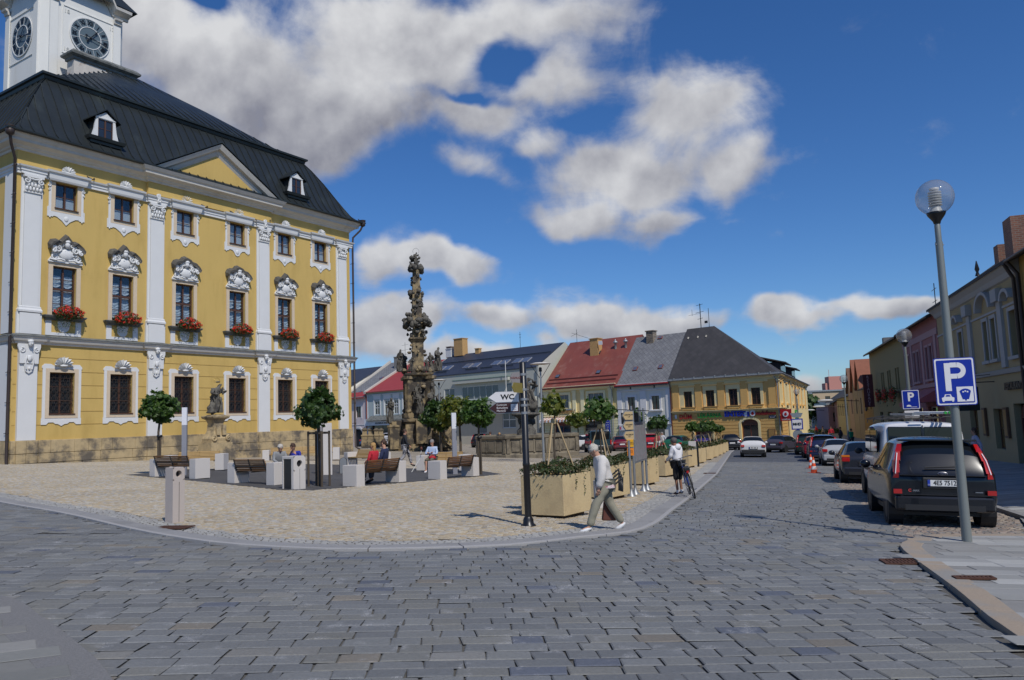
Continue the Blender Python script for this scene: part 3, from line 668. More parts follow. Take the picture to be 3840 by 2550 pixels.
# pilasters, white, with capitals
def relief(mb, c, w, h, d, n, seed, r=.07, mi=0):
    q = random.Random(seed)
    for i in range(n):
        mb.ball((c[0]+q.uniform(-w, w), c[1]-q.uniform(0, d), c[2]+q.uniform(-h, h)), (r*q.uniform(.6, 1.5), r*q.uniform(.6, 1.1), r*q.uniform(.6, 1.6)), 7, 5, mi, .25, 3, seed+i)
for k, x in enumerate(PX):
    mb = MB(); hw = .40
    mb.box(x-hw-.06, x+hw+.06, -.16, 0, 1.64, 6.62)                       # ground floor shaft
    mb.box(x-.62, x+.62, -.13, 0, 7.16, 8.28); mb.box(x-.5, x+.5, -.2, -.13, 7.16, 8.25)
    mb.sweep([(0, 8.28), (.09, 8.30), (.10, 8.40), (.05, 8.5), (.05, 8.58), (0, 8.62)], [(x-.5, 0), (x-.5, -.14), (x+.5, -.14), (x+.5, 0)])
    mb.box(x-hw, x+hw, -.16, 0, 8.55, 15.6); mb.box(x-hw-.14, x-hw, -.07, 0, 8.62, 15.6); mb.box(x+hw, x+hw+.14, -.07, 0, 8.62, 15.6)
    o = mb.build('pilaster', m_wht, th)
    cp = MB()                                                             # composite capital: volutes and leaves
    cp.box(x-.5, x+.5, -.30, 0, 15.47, 15.62); cp.box(x-.43, x+.43, -.22, 0, 14.66, 14.74)
    for s in (-1, 1): scroll(cp, (x+s*.36, 15.27), .17, -.34, -.22, s, 1.3, .05)
    cp.tube([(x-.36, -.27, 15.42), (x, -.3, 15.36), (x+.36, -.27, 15.42)], .05, 6)
    for r_ in range(2):
        for i in range(5-r_):
            xx = x-.34+.68*(i+.5*r_+.5*0)/(4)+(.0); cp.ball((xx, -.23, 14.86+r_*.22), (.08, .07, .13), 7, 5, 0, .3, 3, i+k*9)
    cp.build('capital', m_wht, o)
    lc = MB()                                                             # console capital with a mask under the string course
    lc.prism([(x-.46, 5.6), (x+.46, 5.6), (x+.47, 6.15), (x+.56, 6.45), (x+.56, 6.62), (x-.56, 6.62), (x-.56, 6.45), (x-.47, 6.15)], -.26, -.16)
    lc.prism([(x-.24+.0, 5.55), (x-.17, 5.2), (x, 5.08), (x+.17, 5.2), (x+.24, 5.55)], -.24, -.16)
    for s in (-1, 1): scroll(lc, (x+s*.36, 6.28), .15, -.30, -.26, s, 1.2, .04); lc.tube([(x+s*.14, -.28, 5.3), (x+s*.2, -.3, 5.7), (x+s*.12, -.28, 6.0)], .035, 6)
    lc.ball((x, -.30, 5.86), (.12, .06, .17), 10, 7); lc.ball((x, -.27, 5.34), (.06, .05, .09), 8, 6)
    lc.ball((x, -.38, 6.62), (.12, .12, .17), 12, 9); lc.ball((x, -.38, 6.74), (.15, .13, .1), 10, 7, 0, .3, 4, k)
    lc.ball((x, -.56, 6.6), (.03, .04, .05), 6, 5); lc.ball((x-.06, -.54, 6.66), (.03, .02, .015), 6, 4); lc.ball((x+.06, -.54, 6.66), (.03, .02, .015), 6, 4)
    lc.build('console_capital', m_wht, o)
# string course with breaks over the pilasters
path = [(U0, DEP), (U0, 0)]
for x in PX: path += [(x-.6, 0), (x-.6, -.14), (x+.6, -.14), (x+.6, 0)]
path = [(U0, DEP), (U0, -.0), (PX[0]-.6, 0)]+path[3:-4]+[(PX[3]-.6, 0), (PX[3]-.6, -.14), (U1, -.14), (U1, DEP)]
mb = MB(); mb.sweep([(0, 6.62), (.10, 6.64), (.12, 6.72), (.20, 6.78), (.24, 6.88), (.24, 6.94), (.30, 6.96), (.30, 7.0), (0, 7.0)], path); mb.build('string_course', m_corn, th)
mb = MB(); mb.sweep([(0, 7.003), (.33, 7.003), (.33, 7.04), (.12, 7.13), (0, 7.16)], path); mb.build('string_flashing', m_lead, th)
# entablature band
eb = [(0, 15.63), (.10, 15.64), (.10, 15.78), (.14, 15.80), (.14, 15.92), (.22, 15.98), (.25, 16.06), (0, 16.08)]
path = [(U0, DEP), (U0, 0)]
for x in PX: path += [(x-.52, 0), (x-.52, -.12), (x+.52, -.12), (x+.52, 0)]
path = [(U0, DEP), (U0, -.0), (PX[0]-.52, 0)]+path[3:-4]+[(PX[3]-.52, 0), (PX[3]-.52, -.12), (U1, -.12), (U1, DEP)]
mb = MB(); mb.sweep(eb, path)
for x in WX:
    mb.sweep([(0, 15.60), (.12, 15.61), (.16, 15.70), (.20, 15.96), (.28, 16.02), (.31, 16.12), (0, 16.15)], [(x-.86, 0), (x-.86, -.1), (x+.86, -.1), (x+.86, 0)])
mb.build('entablature', m_wht, th)
for x in PX[1:3]:
    o = MB(); scroll(o, (x, 16.02), .16, -.36, -.3, 1, 1.2, .05); scroll(o, (x, 15.78), .13, -.38, -.34, -1, 1.2, .045); o.box(x-.09, x+.09, -.36, -.1, 15.64, 16.2); o.build('keystone_scroll', m_wht, th)
# main cornice, jogging forward over the middle bays
cpath = [(U0, DEP), (U0, 0), (6.9, 0), (6.9, -.22), (16.1, -.22), (16.1, 0), (U1, 0), (U1, DEP)]
mb = MB(); mb.sweep([(0, 16.88), (.07, 16.9), (.09, 17.0), (.2, 17.05), (.24, 17.12), (.42, 17.2), (.52, 17.24), (.54, 17.38), (.62, 17.44), (.7, 17.56), (.74, 17.62), (0, 17.64)], cpath); mb.build('cornice', m_corn, th)
mb = MB(); mb.quad((6.9, -.2, 16.15), (16.1, -.2, 16.15), (16.1, -.2, 16.9), (6.9, -.2, 16.9)); mb.quad((6.9, 0, 16.15), (6.9, -.2, 16.15), (6.9, -.2, 16.9), (6.9, 0, 16.9)); mb.quad((16.1, -.2, 16.15), (16.1, 0, 16.15), (16.1, 0, 16.9), (16.1, -.2, 16.9)); mb.quad((6.9, 0, 16.15), (16.1, 0, 16.15), (16.1, -.2, 16.15), (6.9, -.2, 16.15)); mb.build('frieze', m_yel, th)
# pediment
AP = (11.6, 20.45); mb = MB()
mb.prism([(7.6, 17.66), (15.6, 17.66), (11.6, 19.75)], -.28, .4); mb.build('tympanum', m_yel, th)
mb = MB()
for s in (-1, 1):
    xb = 11.6+s*4.75; dx, dz = -s*4.75, 2.75; L = math.hypot(dx, dz)
    nrm = Vector((s*dz/L, 0, abs(dx)/L))
    prof = [(0., -.28), (.12, -.36), (.3, -.40), (.36, -.62), (.52, -.72), (.62, -.78)]   # up the slope normal, outward y
    base = Vector((xb, 0, 17.66)); top_ = Vector((11.6, 0, 20.41)); off0 = -.62
    vs = []
    for P in (base, top_):
        for q, y in prof:
            pt = P+Vector((0, y, 0))+Vector((0, 0, (q-.62)*L/abs(dx)))
            vs.append(tuple(pt))
        vs.append((P.x, .5, P.z)); vs.append((P.x, .5, P.z-.62*L/abs(dx)))
    n = len(prof)+2; fs = [(i, (i+1) % n, n+(i+1) % n, n+i) if s < 0 else (i, n+i, n+(i+1) % n, (i+1) % n) for i in range(n)]
    mb.add(vs, fs); mb.add(vs[:n], [tuple(range(n))])
mb.build('pediment_moulding', m_corn, th)
mb = MB()                                            # sheet roof of the pediment running back into the mansard
for s in (-1, 1):
    xb = 11.6+s*4.95
    q = [(xb, -.84, 17.70), (11.6, -.84, 20.56), (11.6, 2.6, 20.56), (xb, .4, 17.70)]
    mb.add(q+[(a, b, c-.07) for a, b, c in q], [(0, 1, 2, 3), (7, 6, 5, 4), (0, 4, 5, 1)] if s < 0 else [(3, 2, 1, 0), (4, 5, 6, 7), (1, 5, 4, 0)])
mb.build('pediment_roof', m_copper, th)
# mansard roof
prof = [(-.80, 17.66), (-.55, 17.80), (-.15, 18.16), (.25, 18.72), (.75, 19.6), (1.35, 20.7), (2.0, 21.75), (2.45, 22.35)]
def ring(i, z): return [(U0+i, i, z), (U1-i, i, z), (U1-i, DEP-i, z), (U0+i, DEP-i, z)]
mb = MB(); vs = []
for i, z in prof: vs += ring(i, z)
mb.add(vs, [(j*4+k, j*4+(k+1) % 4, (j+1)*4+(k+1) % 4, (j+1)*4+k) for j in range(len(prof)-1) for k in range(4)])
def seam(u, face):
    pts = []
    for i, z in prof:
        lo, hi = U0+i, U1-i
        if face == 'f': pts.append((min(max(u, lo), hi), i-.02, z+.02))
        elif face == 'l': pts.append((U0+i-.02, min(max(u, i), DEP-i), z+.02))
        else: pts.append((U1-i+.02, min(max(u, i), DEP-i), z+.02))
    for a, b in zip(pts[:-1], pts[1:]): mb.beam(a, b, .035, .06)
u = U0
while u < U1+.1: seam(u, 'f'); u += .62
for f in 'lr':
    u = 0
    while u < DEP: seam(u, f); u += .62
mb.build('mansard_roof', m_copper, th)
mb = MB(); mb.sweep([(.52, 22.28), (.56, 22.34), (.6, 22.5), (.72, 22.55), (.74, 22.68), (.6, 22.75), (-.2, 22.95)], [(U0+2.9, DEP-2.9), (U0+2.9, 2.9), (U1-2.9, 2.9), (U1-2.9, DEP-2.9)], True); mb.build('roof_ledge', m_copper, th)
mb = MB(); apx = (12.5, 11.8, 29.1); r0 = ring(2.55, 22.7); r1 = ring(3.6, 23.25)
r2 = [tuple(Vector(p).lerp(Vector(apx), .5)+Vector((0, 0, .12))) for p in ring(3.6, 23.25)]
mb.add(r0+r1+r2+[apx], [(k, (k+1) % 4, 4+(k+1) % 4, 4+k) for k in range(4)]+[(4+k, 4+(k+1) % 4, 8+(k+1) % 4, 8+k) for k in range(4)]+[(8+k, 8+(k+1) % 4, 12) for k in range(4)])
for fi in range(4):                                                   # standing seams of the upper roof
    A, B = Vector(r0[fi]), Vector(r0[(fi+1) % 4]); n = int((B-A).length/.62)
    for q in range(1, n):
        P = A.lerp(B, q/n); inw = Vector((0, 0, 1)).cross(B-A).normalized(); m_ = (A+B)/2; half = (B-A).length/2
        t = min((P-A).length, (B-P).length)/half; rp = [P]
        C1 = Vector(r1[fi]).lerp(Vector(r1[(fi+1) % 4]), .5)
        run = (Vector((apx[0], apx[1], 0))-Vector((m_.x, m_.y, 0))).dot(inw); dd = run*t
        if dd < 1.2: continue
        P1 = P+inw*1.05; P1.z = 23.25
        e = P+inw*dd; zr = 23.25+(29.1-23.25)*(dd-1.05)/(run-1.05); e.z = zr+.03
        mb.beam(P+Vector((0, 0, .03)), P1+Vector((0, 0, .03)), .035, .06); mid_ = (P1+e)/2+Vector((0, 0, .05*0)); mb.beam(P1+Vector((0, 0, .03)), e, .035, .12)
mb.build('upper_roof', m_copper, th)
# parapet chimney on the roof
mb = MB(); mb.box(7.75, 12.2, 10.3, 11.2, 24.6, 28.15, 0); mb.sweep([(0, 28.0), (.1, 28.05), (.12, 28.2), (.32, 28.35), (.34, 28.48), (.1, 28.72), (-.2, 28.78)], [(7.75, 11.2), (7.75, 10.3), (12.2, 10.3), (12.2, 11.2)], True, 1)
mb.build('parapet_chimney', [mat('old_white_plaster', (.56, .52, .47), .95, .2, 3, .3, 30, col2=(.33, .24, .19), c2=(.55, .66), c2scale=1.6), m_lead], th)
# dormers
def dormer(x, k):
    y0 = .1; d = empty('dormer', '', ''); del d['label'], d['category']; d.parent = th
    b = MB(); out = [(x-.80, 18.82), (x+.80, 18.82), (x+.66, 19.3), (x+.56, 20.05), (x, 20.42), (x-.56, 20.05), (x-.66, 19.3)]
    f = MB(); f.prism([(x-.80, 18.82), (x-.44, 18.82), (x-.44, 19.95), (x-.575, 19.95), (x-.66, 19.3)], y0-.06, y0+.06); f.prism([(x+.44, 18.82), (x+.80, 18.82), (x+.66, 19.3), (x+.575, 19.95), (x+.44, 19.95)], y0-.06, y0+.06)
    f.prism([(x-.575, 19.951), (x+.575, 19.951), (x+.56, 20.05), (x, 20.42), (x-.56, 20.05)], y0-.06, y0+.06); f.box(x-.6, x+.6, y0-.09, y0-.062, 19.99, 20.05); f.build('dormer_front', m_wht, d)
    win(d, x-.44, x+.44, 18.86, 19.95, y0-.02, 2, 2, .05, .03)
    s = MB()
    for sx in (-1, 1):
        q = [(x+sx*.80, y0+.061, 18.82), (x+sx*.66, y0+.061, 19.3), (x+sx*.58, y0+.061, 20.05), (x+sx*.58, 2.0, 20.05), (x+sx*.66, 1.0, 19.3), (x+sx*.9, .7, 18.82)]
        s.add(q, [(0, 1, 4, 5), (1, 2, 3, 4)])
        s.add([(x+sx*.86, y0-.2, 19.95), (x, y0-.2, 20.62), (x, 2.2, 20.62), (x+sx*.86, 1.8, 19.95), (x+sx*.86, y0-.2, 19.89), (x, y0-.2, 20.54), (x, 2.2, 20.5), (x+sx*.86, 1.8, 19.85)], [(0, 1, 2, 3), (7, 6, 5, 4), (0, 4, 5, 1), (0, 3, 7, 4)])
    s.sweep([(0, 18.4), (.08, 18.42), (.1, 18.55), (.2, 18.6), (.26, 18.78), (.1, 18.82), (-.1, 18.82)], [(x-.85, .9), (x-.85, y0-.1), (x+.85, y0-.1), (x+.85, .9)]); s.build('dormer_cheeks', m_copper, d)
dormer(4.35, 0); dormer(18.62, 1)
# gutter along the eaves and rainwater pipes
mb = MB(); mb.sweep([(.78, 17.62), (.86, 17.60), (.93, 17.65), (.94, 17.73), (.88, 17.73), (.86, 17.68), (.80, 17.70)], [(U0, DEP), (U0, 0), (U1, 0), (U1, DEP)]); mb.build('gutter', m_copper, th)
for P in ([(U1+.75, -.75, 17.5), (U1+.62, -.62, 17.1), (U1+.2, -.22, 16.5), (U1+.16, -.2, 15.9), (U1+.16, -.2, .25), (U1+.25, -.55, .05)], [(U0-.72, -.72, 17.4), (U0-.6, -.62, 16.9), (U0-.22, -.24, 16.3), (U0-.2, -.24, .6), (U0-.2, -.3, .3)]):
    mb = MB(); mb.tube(P, .075, 10); x, y = P[3][:2]
    for z in np.arange(2, 16, 1.55): mb.lathe([(.09, z), (.09, z+.06)], 10, (x, y, 0)); mb.box(x-.012, x+.012, y, -.0+.1, z+.01, z+.04)
    mb.lathe([(.1, 0), (.2, .08), (.22, .3), (.17, .36), (.24, .42), (.24, .5)], 14, (P[0][0], P[0][1], P[0][2]-.1)); mb.build('rainwater_pipe', m_gutter, th)
# windows of the three storeys
gl_up = []
for k, x in enumerate(WX):
    # --- upper
    w_ = win(th, x-.59, x+.59, 14.13, 15.58, .16, 2, 2, .07, .03, pane=m_glass)
    c = MB(); c.box(x-.55, x-.06, .26, .27, 14.2, 14.2+(.62 if k < 2 else 1.25)); c.box(x+.06, x+.55, .26, .27, 14.2, 14.2+(.62 if k < 2 else 1.2)); c.build('curtain', m_curt, w_)
    r = MB(); r.box(x-.58, x+.58, .6, .62, 14.1, 15.6); r.build('room_back', m_dark, w_)
    s = MB(); s.box(x-.80, x-.592, -.05, 0, 13.94, 15.62); s.box(x+.592, x+.80, -.05, 0, 13.94, 15.62); s.box(x-.592, x+.592, -.05, 0, 13.94, 14.12); s.build('stone_surround', m_surr, w_)
    s = MB(); s.box(x-.64, x+.64, -.12, -.02, 14.122, 14.17); s.build('sill', m_brown, w_)
    p = MB(); bot = [(-1.0, 13.64), (-.72, 13.64), (-.66, 13.7), (-.5, 13.68), (-.22, 13.5), (0, 13.26), (.22, 13.5), (.5, 13.68), (.66, 13.7), (.72, 13.64), (1.0, 13.64)]
    if k in (2, 3): bot = [(-1.0, 13.64), (-.72, 13.64), (-.6, 13.74), (-.4, 13.72), (-.26, 13.6), (-.15, 13.4), (0, 13.34), (.15, 13.4), (.26, 13.6), (.4, 13.72), (.6, 13.74), (.72, 13.64), (1.0, 13.64)]
    p.prism([(x+a, b) for a, b in bot]+[(x+1.0, 14.15), (x+.94, 14.2), (x+.94, 13.935), (x-.94, 13.935), (x-.94, 14.2), (x-1.0, 14.15)], -.045, 0)
    p.box(x-.93, x-.802, -.04, 0, 13.936, 15.6); p.box(x+.802, x+.93, -.04, 0, 13.936, 15.6)
    p.ball((x, -.05, 13.62), (.12, .04, .15), 10, 7)
    for sx in (-1, 1): scroll(p, (x+sx*.94, 15.35), .1, -.08, -.04, sx, 1.1, .035); scroll(p, (x+sx*.94, 15.12), .06, -.08, -.04, sx, 1, .03); p.ball((x+sx*.86, -.03, 13.6), .045, 8, 6)
    p.build('apron_ornament', m_wht, w_)
    sh_ = MB(); shell(sh_, (x, 16.14), .36, 9, -.16, .08); sh_.ball((x, -.22, 16.16), (.24, .07, .05), 10, 6, 0, .3, 4, k); sh_.build('shell_crest', m_wht, w_)
    # --- middle, tall
    w_ = win(th, x-.63, x+.63, 8.27, 10.94, .16, 2, 4, .075, .03, pane=m_glass, transom=9.72)
    c = MB()
    for sx in (-1, 1):
        a, b = (x-.57, x-.05) if sx < 0 else (x+.05, x+.57)
        for z1 in (10.5, 9.72, 9.15): swag(c, a, b, z1-.75, z1, .33)
    c.build('curtain', m_curt, w_)
    r = MB(); r.box(x-.62, x+.62, .75, .77, 8.2, 11.); r.build('room_back', m_dark, w_)
    s = MB(); s.box(x-.86, x-.632, -.06, 0, 7.98, 11.14); s.box(x+.632, x+.86, -.06, 0, 7.98, 11.14); s.box(x-.632, x+.632, -.06, 0, 10.95, 11.14); s.build('stone_surround', m_surr, w_)
    s = MB(); s.sweep([(0, 7.98), (.06, 8.0), (.07, 8.08), (.15, 8.12), (.2, 8.2), (.2, 8.24), (0, 8.26)], [(x-.92, 0), (x-.92, -.12), (x+.92, -.12), (x+.92, 0)]); s.build('sill', m_lead, w_)
    s = MB(); s.box(x-.94, x-.64, -.05, 0, 7.18, 7.979); s.box(x+.64, x+.94, -.05, 0, 7.18, 7.979); s.box(x-.64, x+.64, -.05, 0, 7.18, 7.34)
    scallop = [(x+.3*cos(a), 7.66+.3*sin(a)) for a in np.linspace(pi, 2*pi, 9)]; s.prism([(x-.3, 7.95)]+scallop+[(x+.3, 7.95)], -.07, 0); shell(s, (x, 7.98), -.32, 7, -.08, .05); s.build('apron_panel', m_wht, w_)
    # hood: broken pediment of slate over a cartouche
    h = MB(); tops = [(-1.0, 12.10), (-.86, 12.34), (-.55, 12.42), (-.36, 12.36), (0, 12.74), (.36, 12.36), (.55, 12.42), (.86, 12.20), (1.0, 12.02)] if k not in (2, 3) else [(-1.0, 12.10), (-.86, 12.32), (-.6, 12.42), (-.42, 12.42), (-.25, 12.6), (0, 12.68), (.25, 12.6), (.42, 12.42), (.6, 12.42), (.86, 12.22), (1.0, 12.04)]
    tops = [(a*.93, b-.06) for a, b in tops]; und = [(a*.97, b-.17) for a, b in tops]
    n = len(tops); vs = [(x+a, -.44 if abs(a) > .5 else -.36, b-.06) for a, b in tops]+[(x+a, 0, b+.12) for a, b in tops]+[(x+a, -.42 if abs(a) > .5 else -.34, b-.04) for a, b in und]+[(x+a, 0, b) for a, b in und]
    h.add(vs, [(i, i+1, n+i+1, n+i) for i in range(n-1)]+[(2*n+i, 2*n+i+1, i+1, i) for i in range(n-1)]+[(0, n, 3*n, 2*n), (2*n-1, n-1, 3*n-1, 4*n-1)], 0)
    h.add(vs, [(3*n+i, 3*n+i+1, 2*n+i+1, 2*n+i) for i in range(n-1)], 1)
    hd = h.build('window_hood', [mat('hood_slate', (.085, .08, .072), .9, .35, 8, .5, 40, col2=(.15, .15, .13), c2=(.55, .7)), m_corn], w_)
    c = MB(); c.prism([(x-.9, 11.22), (x+.9, 11.22), (x+.72, 11.5), (x+.7, 12.15), (x+.3, 12.3), (x, 12.55), (x-.3, 12.3), (x-.7, 12.15), (x-.72, 11.5)], -.10, 0)
    c.prism([(x-.9, 11.141), (x+.9, 11.141), (x+.9, 11.21), (x-.9, 11.21)], -.15, 0)
    c.ball((x, -.13, 11.62), (.40, .13, .30), 16, 10); 
    for sx in (-1, 1):
        scroll(c, (x+sx*.48, 11.88), .2, -.28, -.18, sx, 1.4, .06); scroll(c, (x+sx*.62, 11.42), .17, -.2, -.14, -sx, 1.2, .055); scroll(c, (x+sx*.25, 12.12), .12, -.28, -.2, -sx, 1.2, .045)
        c.tube([(x+sx*.1, -.2, 11.28), (x+sx*.35, -.24, 11.34), (x+sx*.6, -.2, 11.25), (x+sx*.85, -.14, 11.3)], .05, 6); c.box(x+sx*.68-.1, x+sx*.68+.1, -.3, -.1, 11.82, 12.02); scroll(c, (x+sx*.72, 11.75), .12, -.36, -.3, sx, 1.2, .06)
    c.ball((x, -.26, 12.14), (.14, .13, .18), 12, 9, 0, .1, 4, k); c.ball((x, -.26, 12.3), (.17, .14, .10), 10, 7, 0, .35, 4, k+3); relief(c, (x, -.14, 11.8), .55, .3, .08, 16, 50+k, .055); relief(c, (x, -.14, 12.18), .34, .14, .1, 10, 80+k, .05)
    c.build('cartouche', m_wht, w_)
    # --- ground floor, barred
    w_ = win(th, x-.66, x+.66, 2.95, 5.19, .2, 2, 3, .07, .03)
    g = MB()
    for i in range(9):
        xx = x-.6+.15*i; P = [(xx+.045*sin(j*1.9+i*pi), .07, 3.06+j*.1) for j in range(21)]; g.tube(P, .011, 4, cap=False)
    for z in (3.08, 3.7, 4.3, 4.9): g.box(x-.655, x+.655, .06, .08, z, z+.02)
    for i in range(5): g.tube([(x-.6+i*.3, .05, 3.4), (x-.45+i*.3 if i < 4 else x+.6, .05, 3.7), (x-.6+i*.3, .05, 4.0), (x-.45+i*.3 if i < 4 else x+.6, .05, 4.3), (x-.6+i*.3, .05, 4.6)], .01, 4, cap=False)
    g.build('window_grille', mat('rusted_iron_bars', (.045, .030, .022), .8, .3, 30), w_)
    s = MB(); s.box(x-.86, x-.662, -.06, 0, 2.76, 5.4); s.box(x+.662, x+.86, -.06, 0, 2.76, 5.4); s.box(x-.662, x+.662, -.06, 0, 5.2, 5.4); s.box(x-.662, x+.662, -.06, 0, 2.76, 2.94); s.build('stone_surround', m_surr, w_)
    s = MB(); s.box(x-.67, x+.7, -.1, .06, 2.945, 3.0); s.build('sill', m_brown, w_)
    p = MB(); O = [(-1.04, 2.42), (-.78, 2.42), (-.66, 2.54), (-.42, 2.54), (-.32, 2.46), (-.16, 2.44), (0, 2.34), (.16, 2.44), (.32, 2.46), (.42, 2.54), (.66, 2.54), (.78, 2.42), (1.04, 2.42), (1.04, 2.9), (1.0, 3.0), (1.0, 5.05), (1.05, 5.12), (1.05, 5.5), (.92, 5.64), (.62, 5.64), (.45, 5.56), (-.45, 5.56), (-.62, 5.64), (-.92, 5.64), (-1.05, 5.5), (-1.05, 5.12), (-1.0, 5.05), (-1.0, 3.0), (-1.04, 2.9)]
    I = [(-.861, 2.759), (.861, 2.759), (.861, 5.401), (-.861, 5.401)]
    # frame as four pieces round the opening
    p.prism([(x+a, b) for a, b in O[:13]]+[(x+1.04, 2.759), (x-1.04, 2.759)], -.045, 0); p.box(x-1.01, x-.861, -.045, 0, 2.76, 5.4); p.box(x+.861, x+1.01, -.045, 0, 2.76, 5.4)
    p.prism([(x-1.05, 5.401), (x+1.05, 5.401), (x+1.05, 5.5), (x+.92, 5.64), (x+.62, 5.64), (x+.45, 5.56), (x-.45, 5.56), (x-.62, 5.64), (x-.92, 5.64), (x-1.05, 5.5)], -.045, 0)
    p.build('white_frame', m_wht, w_)
    sh_ = MB(); shell(sh_, (x, 5.5), .46, 9, -.10, .16); sh_.build('shell_crest', m_wht, w_)
# tower
TU0, TU1, TD0 = 6.4, 12.45, 12.
tw = MB(); ch = .75; TD1 = TD0+5.6
plan = [(TU0+ch*.6, TD0), (TU1-ch*.6, TD0), (TU1, TD0+ch*.6), (TU1, TD1-ch*.6), (TU1-ch*.6, TD1), (TU0+ch*.6, TD1), (TU0, TD1-ch*.6), (TU0, TD0+ch*.6)]
tw.slab(plan, 22.5, 33.2)
for (a, b) in (((TU0+ch*.6, TD0), (TU0+ch*1.35, TD0)), ((TU1-ch*1.35, TD0), (TU1-ch*.6, TD0))): tw.box(a[0], b[0], TD0-.12, TD0, 22.6, 32.6)
tw.box(TU0-.12, TU0, TD0+ch*.6, TD0+ch*1.4, 22.6, 32.6); tw.box(TU0-.12, TU0, TD1-ch*1.4, TD1-ch*.6, 22.6, 32.6)
tc_ = (9.72, 30.82); cx, cz = tc_
for z0, z1, a0, a1 in ((32.55, 32.62, 7.75, 11.7), (29.0, 29.07, 7.75, 11.7)): tw.box(a0, a1, TD0-.05, TD0, z0, z1)
for a in (7.75, 11.63): tw.box(a, a+.07, TD0-.05, TD0, 29.071, 32.549)
for a in (TD0+1.1, TD0+4.55): tw.box(TU0-.05, TU0, a, a+.07, 28.75, 32.2)
for z in (28.68, 32.2): tw.box(TU0-.05, TU0, TD0+1.1, TD0+4.62, z, z+.07)
tower = tw.build('clock_tower', mat('tower_white', (.74, .73, .69), .9, .08, 2, .1, 60, col2=(.60, .56, .49), c2=(.58, .8), c2scale=.5, stretch=(1, 1, .3)), th)
cc_ = MB()                                             # tower cornice, arched over each clock
capp = [(0, 32.62), (.1, 32.66), (.14, 32.86), (.26, 32.92), (.3, 33.05), (0, 33.08)]
for pth in ([(TU0+ch*.6, TD0), (TU0+ch*1.35, TD0)], [(TU1-ch*1.35, TD0), (TU1-ch*.6, TD0)]): cc_.sweep([(a+.12, z) for a, z in capp], [(pth[0][0], TD0), (pth[1][0], TD0)])
cc_.sweep([(a+.12, z) for a, z in capp], [(TU0, TD0+ch*1.4), (TU0, TD0+ch*.6)]); cc_.sweep([(a+.12, z) for a, z in capp], [(TU0, TD1-ch*.6), (TU0, TD1-ch*1.4)])
def arch_pts(c, half, rise, z0, n=15): return [(c-half+2*half*i/n, z0+rise*math.sin(pi*i/n)**.8) for i in range(n+1)]
def arch_cornice(mb, c, half, face):
    prof = [(0, 0), (.12, .03), (.16, .2), (.4, .3), (.62, .42), (.66, .62), (.5, .72), (-.2, .8)]
    A = [(c-half-1.25, 33.2), (c-half-.05, 33.2)]+arch_pts(c, half, 1.75, 33.25)+[(c+half+.05, 33.2), (c+half+1.25, 33.2)]
    vs = []
    for a, z in A:
        for o, h in prof:
            vs.append((a, TD0-o, z+h) if face == 'f' else (TU0-o, a, z+h))
    k = len(prof); cc_.add(vs, [(i*k+q, (i+1)*k+q, (i+1)*k+q+1, i*k+q+1) if face == 'f' else (i*k+q, i*k+q+1, (i+1)*k+q+1, (i+1)*k+q) for i in range(len(A)-1) for q in range(k-1)])
arch_cornice(cc_, (TU0+TU1)/2, 1.9, 'f'); arch_cornice(cc_, (TD0+TD1)/2, 1.8, 'l')
cc_.build('tower_cornice', m_corn, tower)
tq = MB(); c_ = (TU0+TU1)/2; tq.prism(arch_pts(c_, 1.9, 1.75, 33.2)[:]+[(c_+1.9, 33.19), (c_-1.9, 33.19)], TD0, TD0+.3)
cy = (TD0+TD1)/2; AP_ = arch_pts(cy, 1.8, 1.75, 33.2); n = len(AP_)
tq.add([(TU0, a, z) for a, z in AP_]+[(TU0+.3, a, z) for a, z in AP_], [tuple(range(n-1, -1, -1))]+[(i, i+1, n+i+1, n+i) for i in range(n-1)]); tq.build('tower_gable', m_wht, tower)
hr = MB(); hr.add([(TU0-.6, TD0-.6, 33.95), (TU1+.6, TD0-.6, 33.95), (TU1+.6, TD1+.6, 33.95), (TU0-.6, TD1+.6, 33.95), (TU0+.6, TD0+.6, 35.6), (TU1-.6, TD0+.6, 35.6), (TU1-.6, TD1-.6, 35.6), (TU0+.6, TD1-.6, 35.6)], [(0, 1, 5, 4), (1, 2, 6, 5), (2, 3, 7, 6), (3, 0, 4, 7), (4, 5, 6, 7)]); hr.build('tower_roof', m_copper, tower)
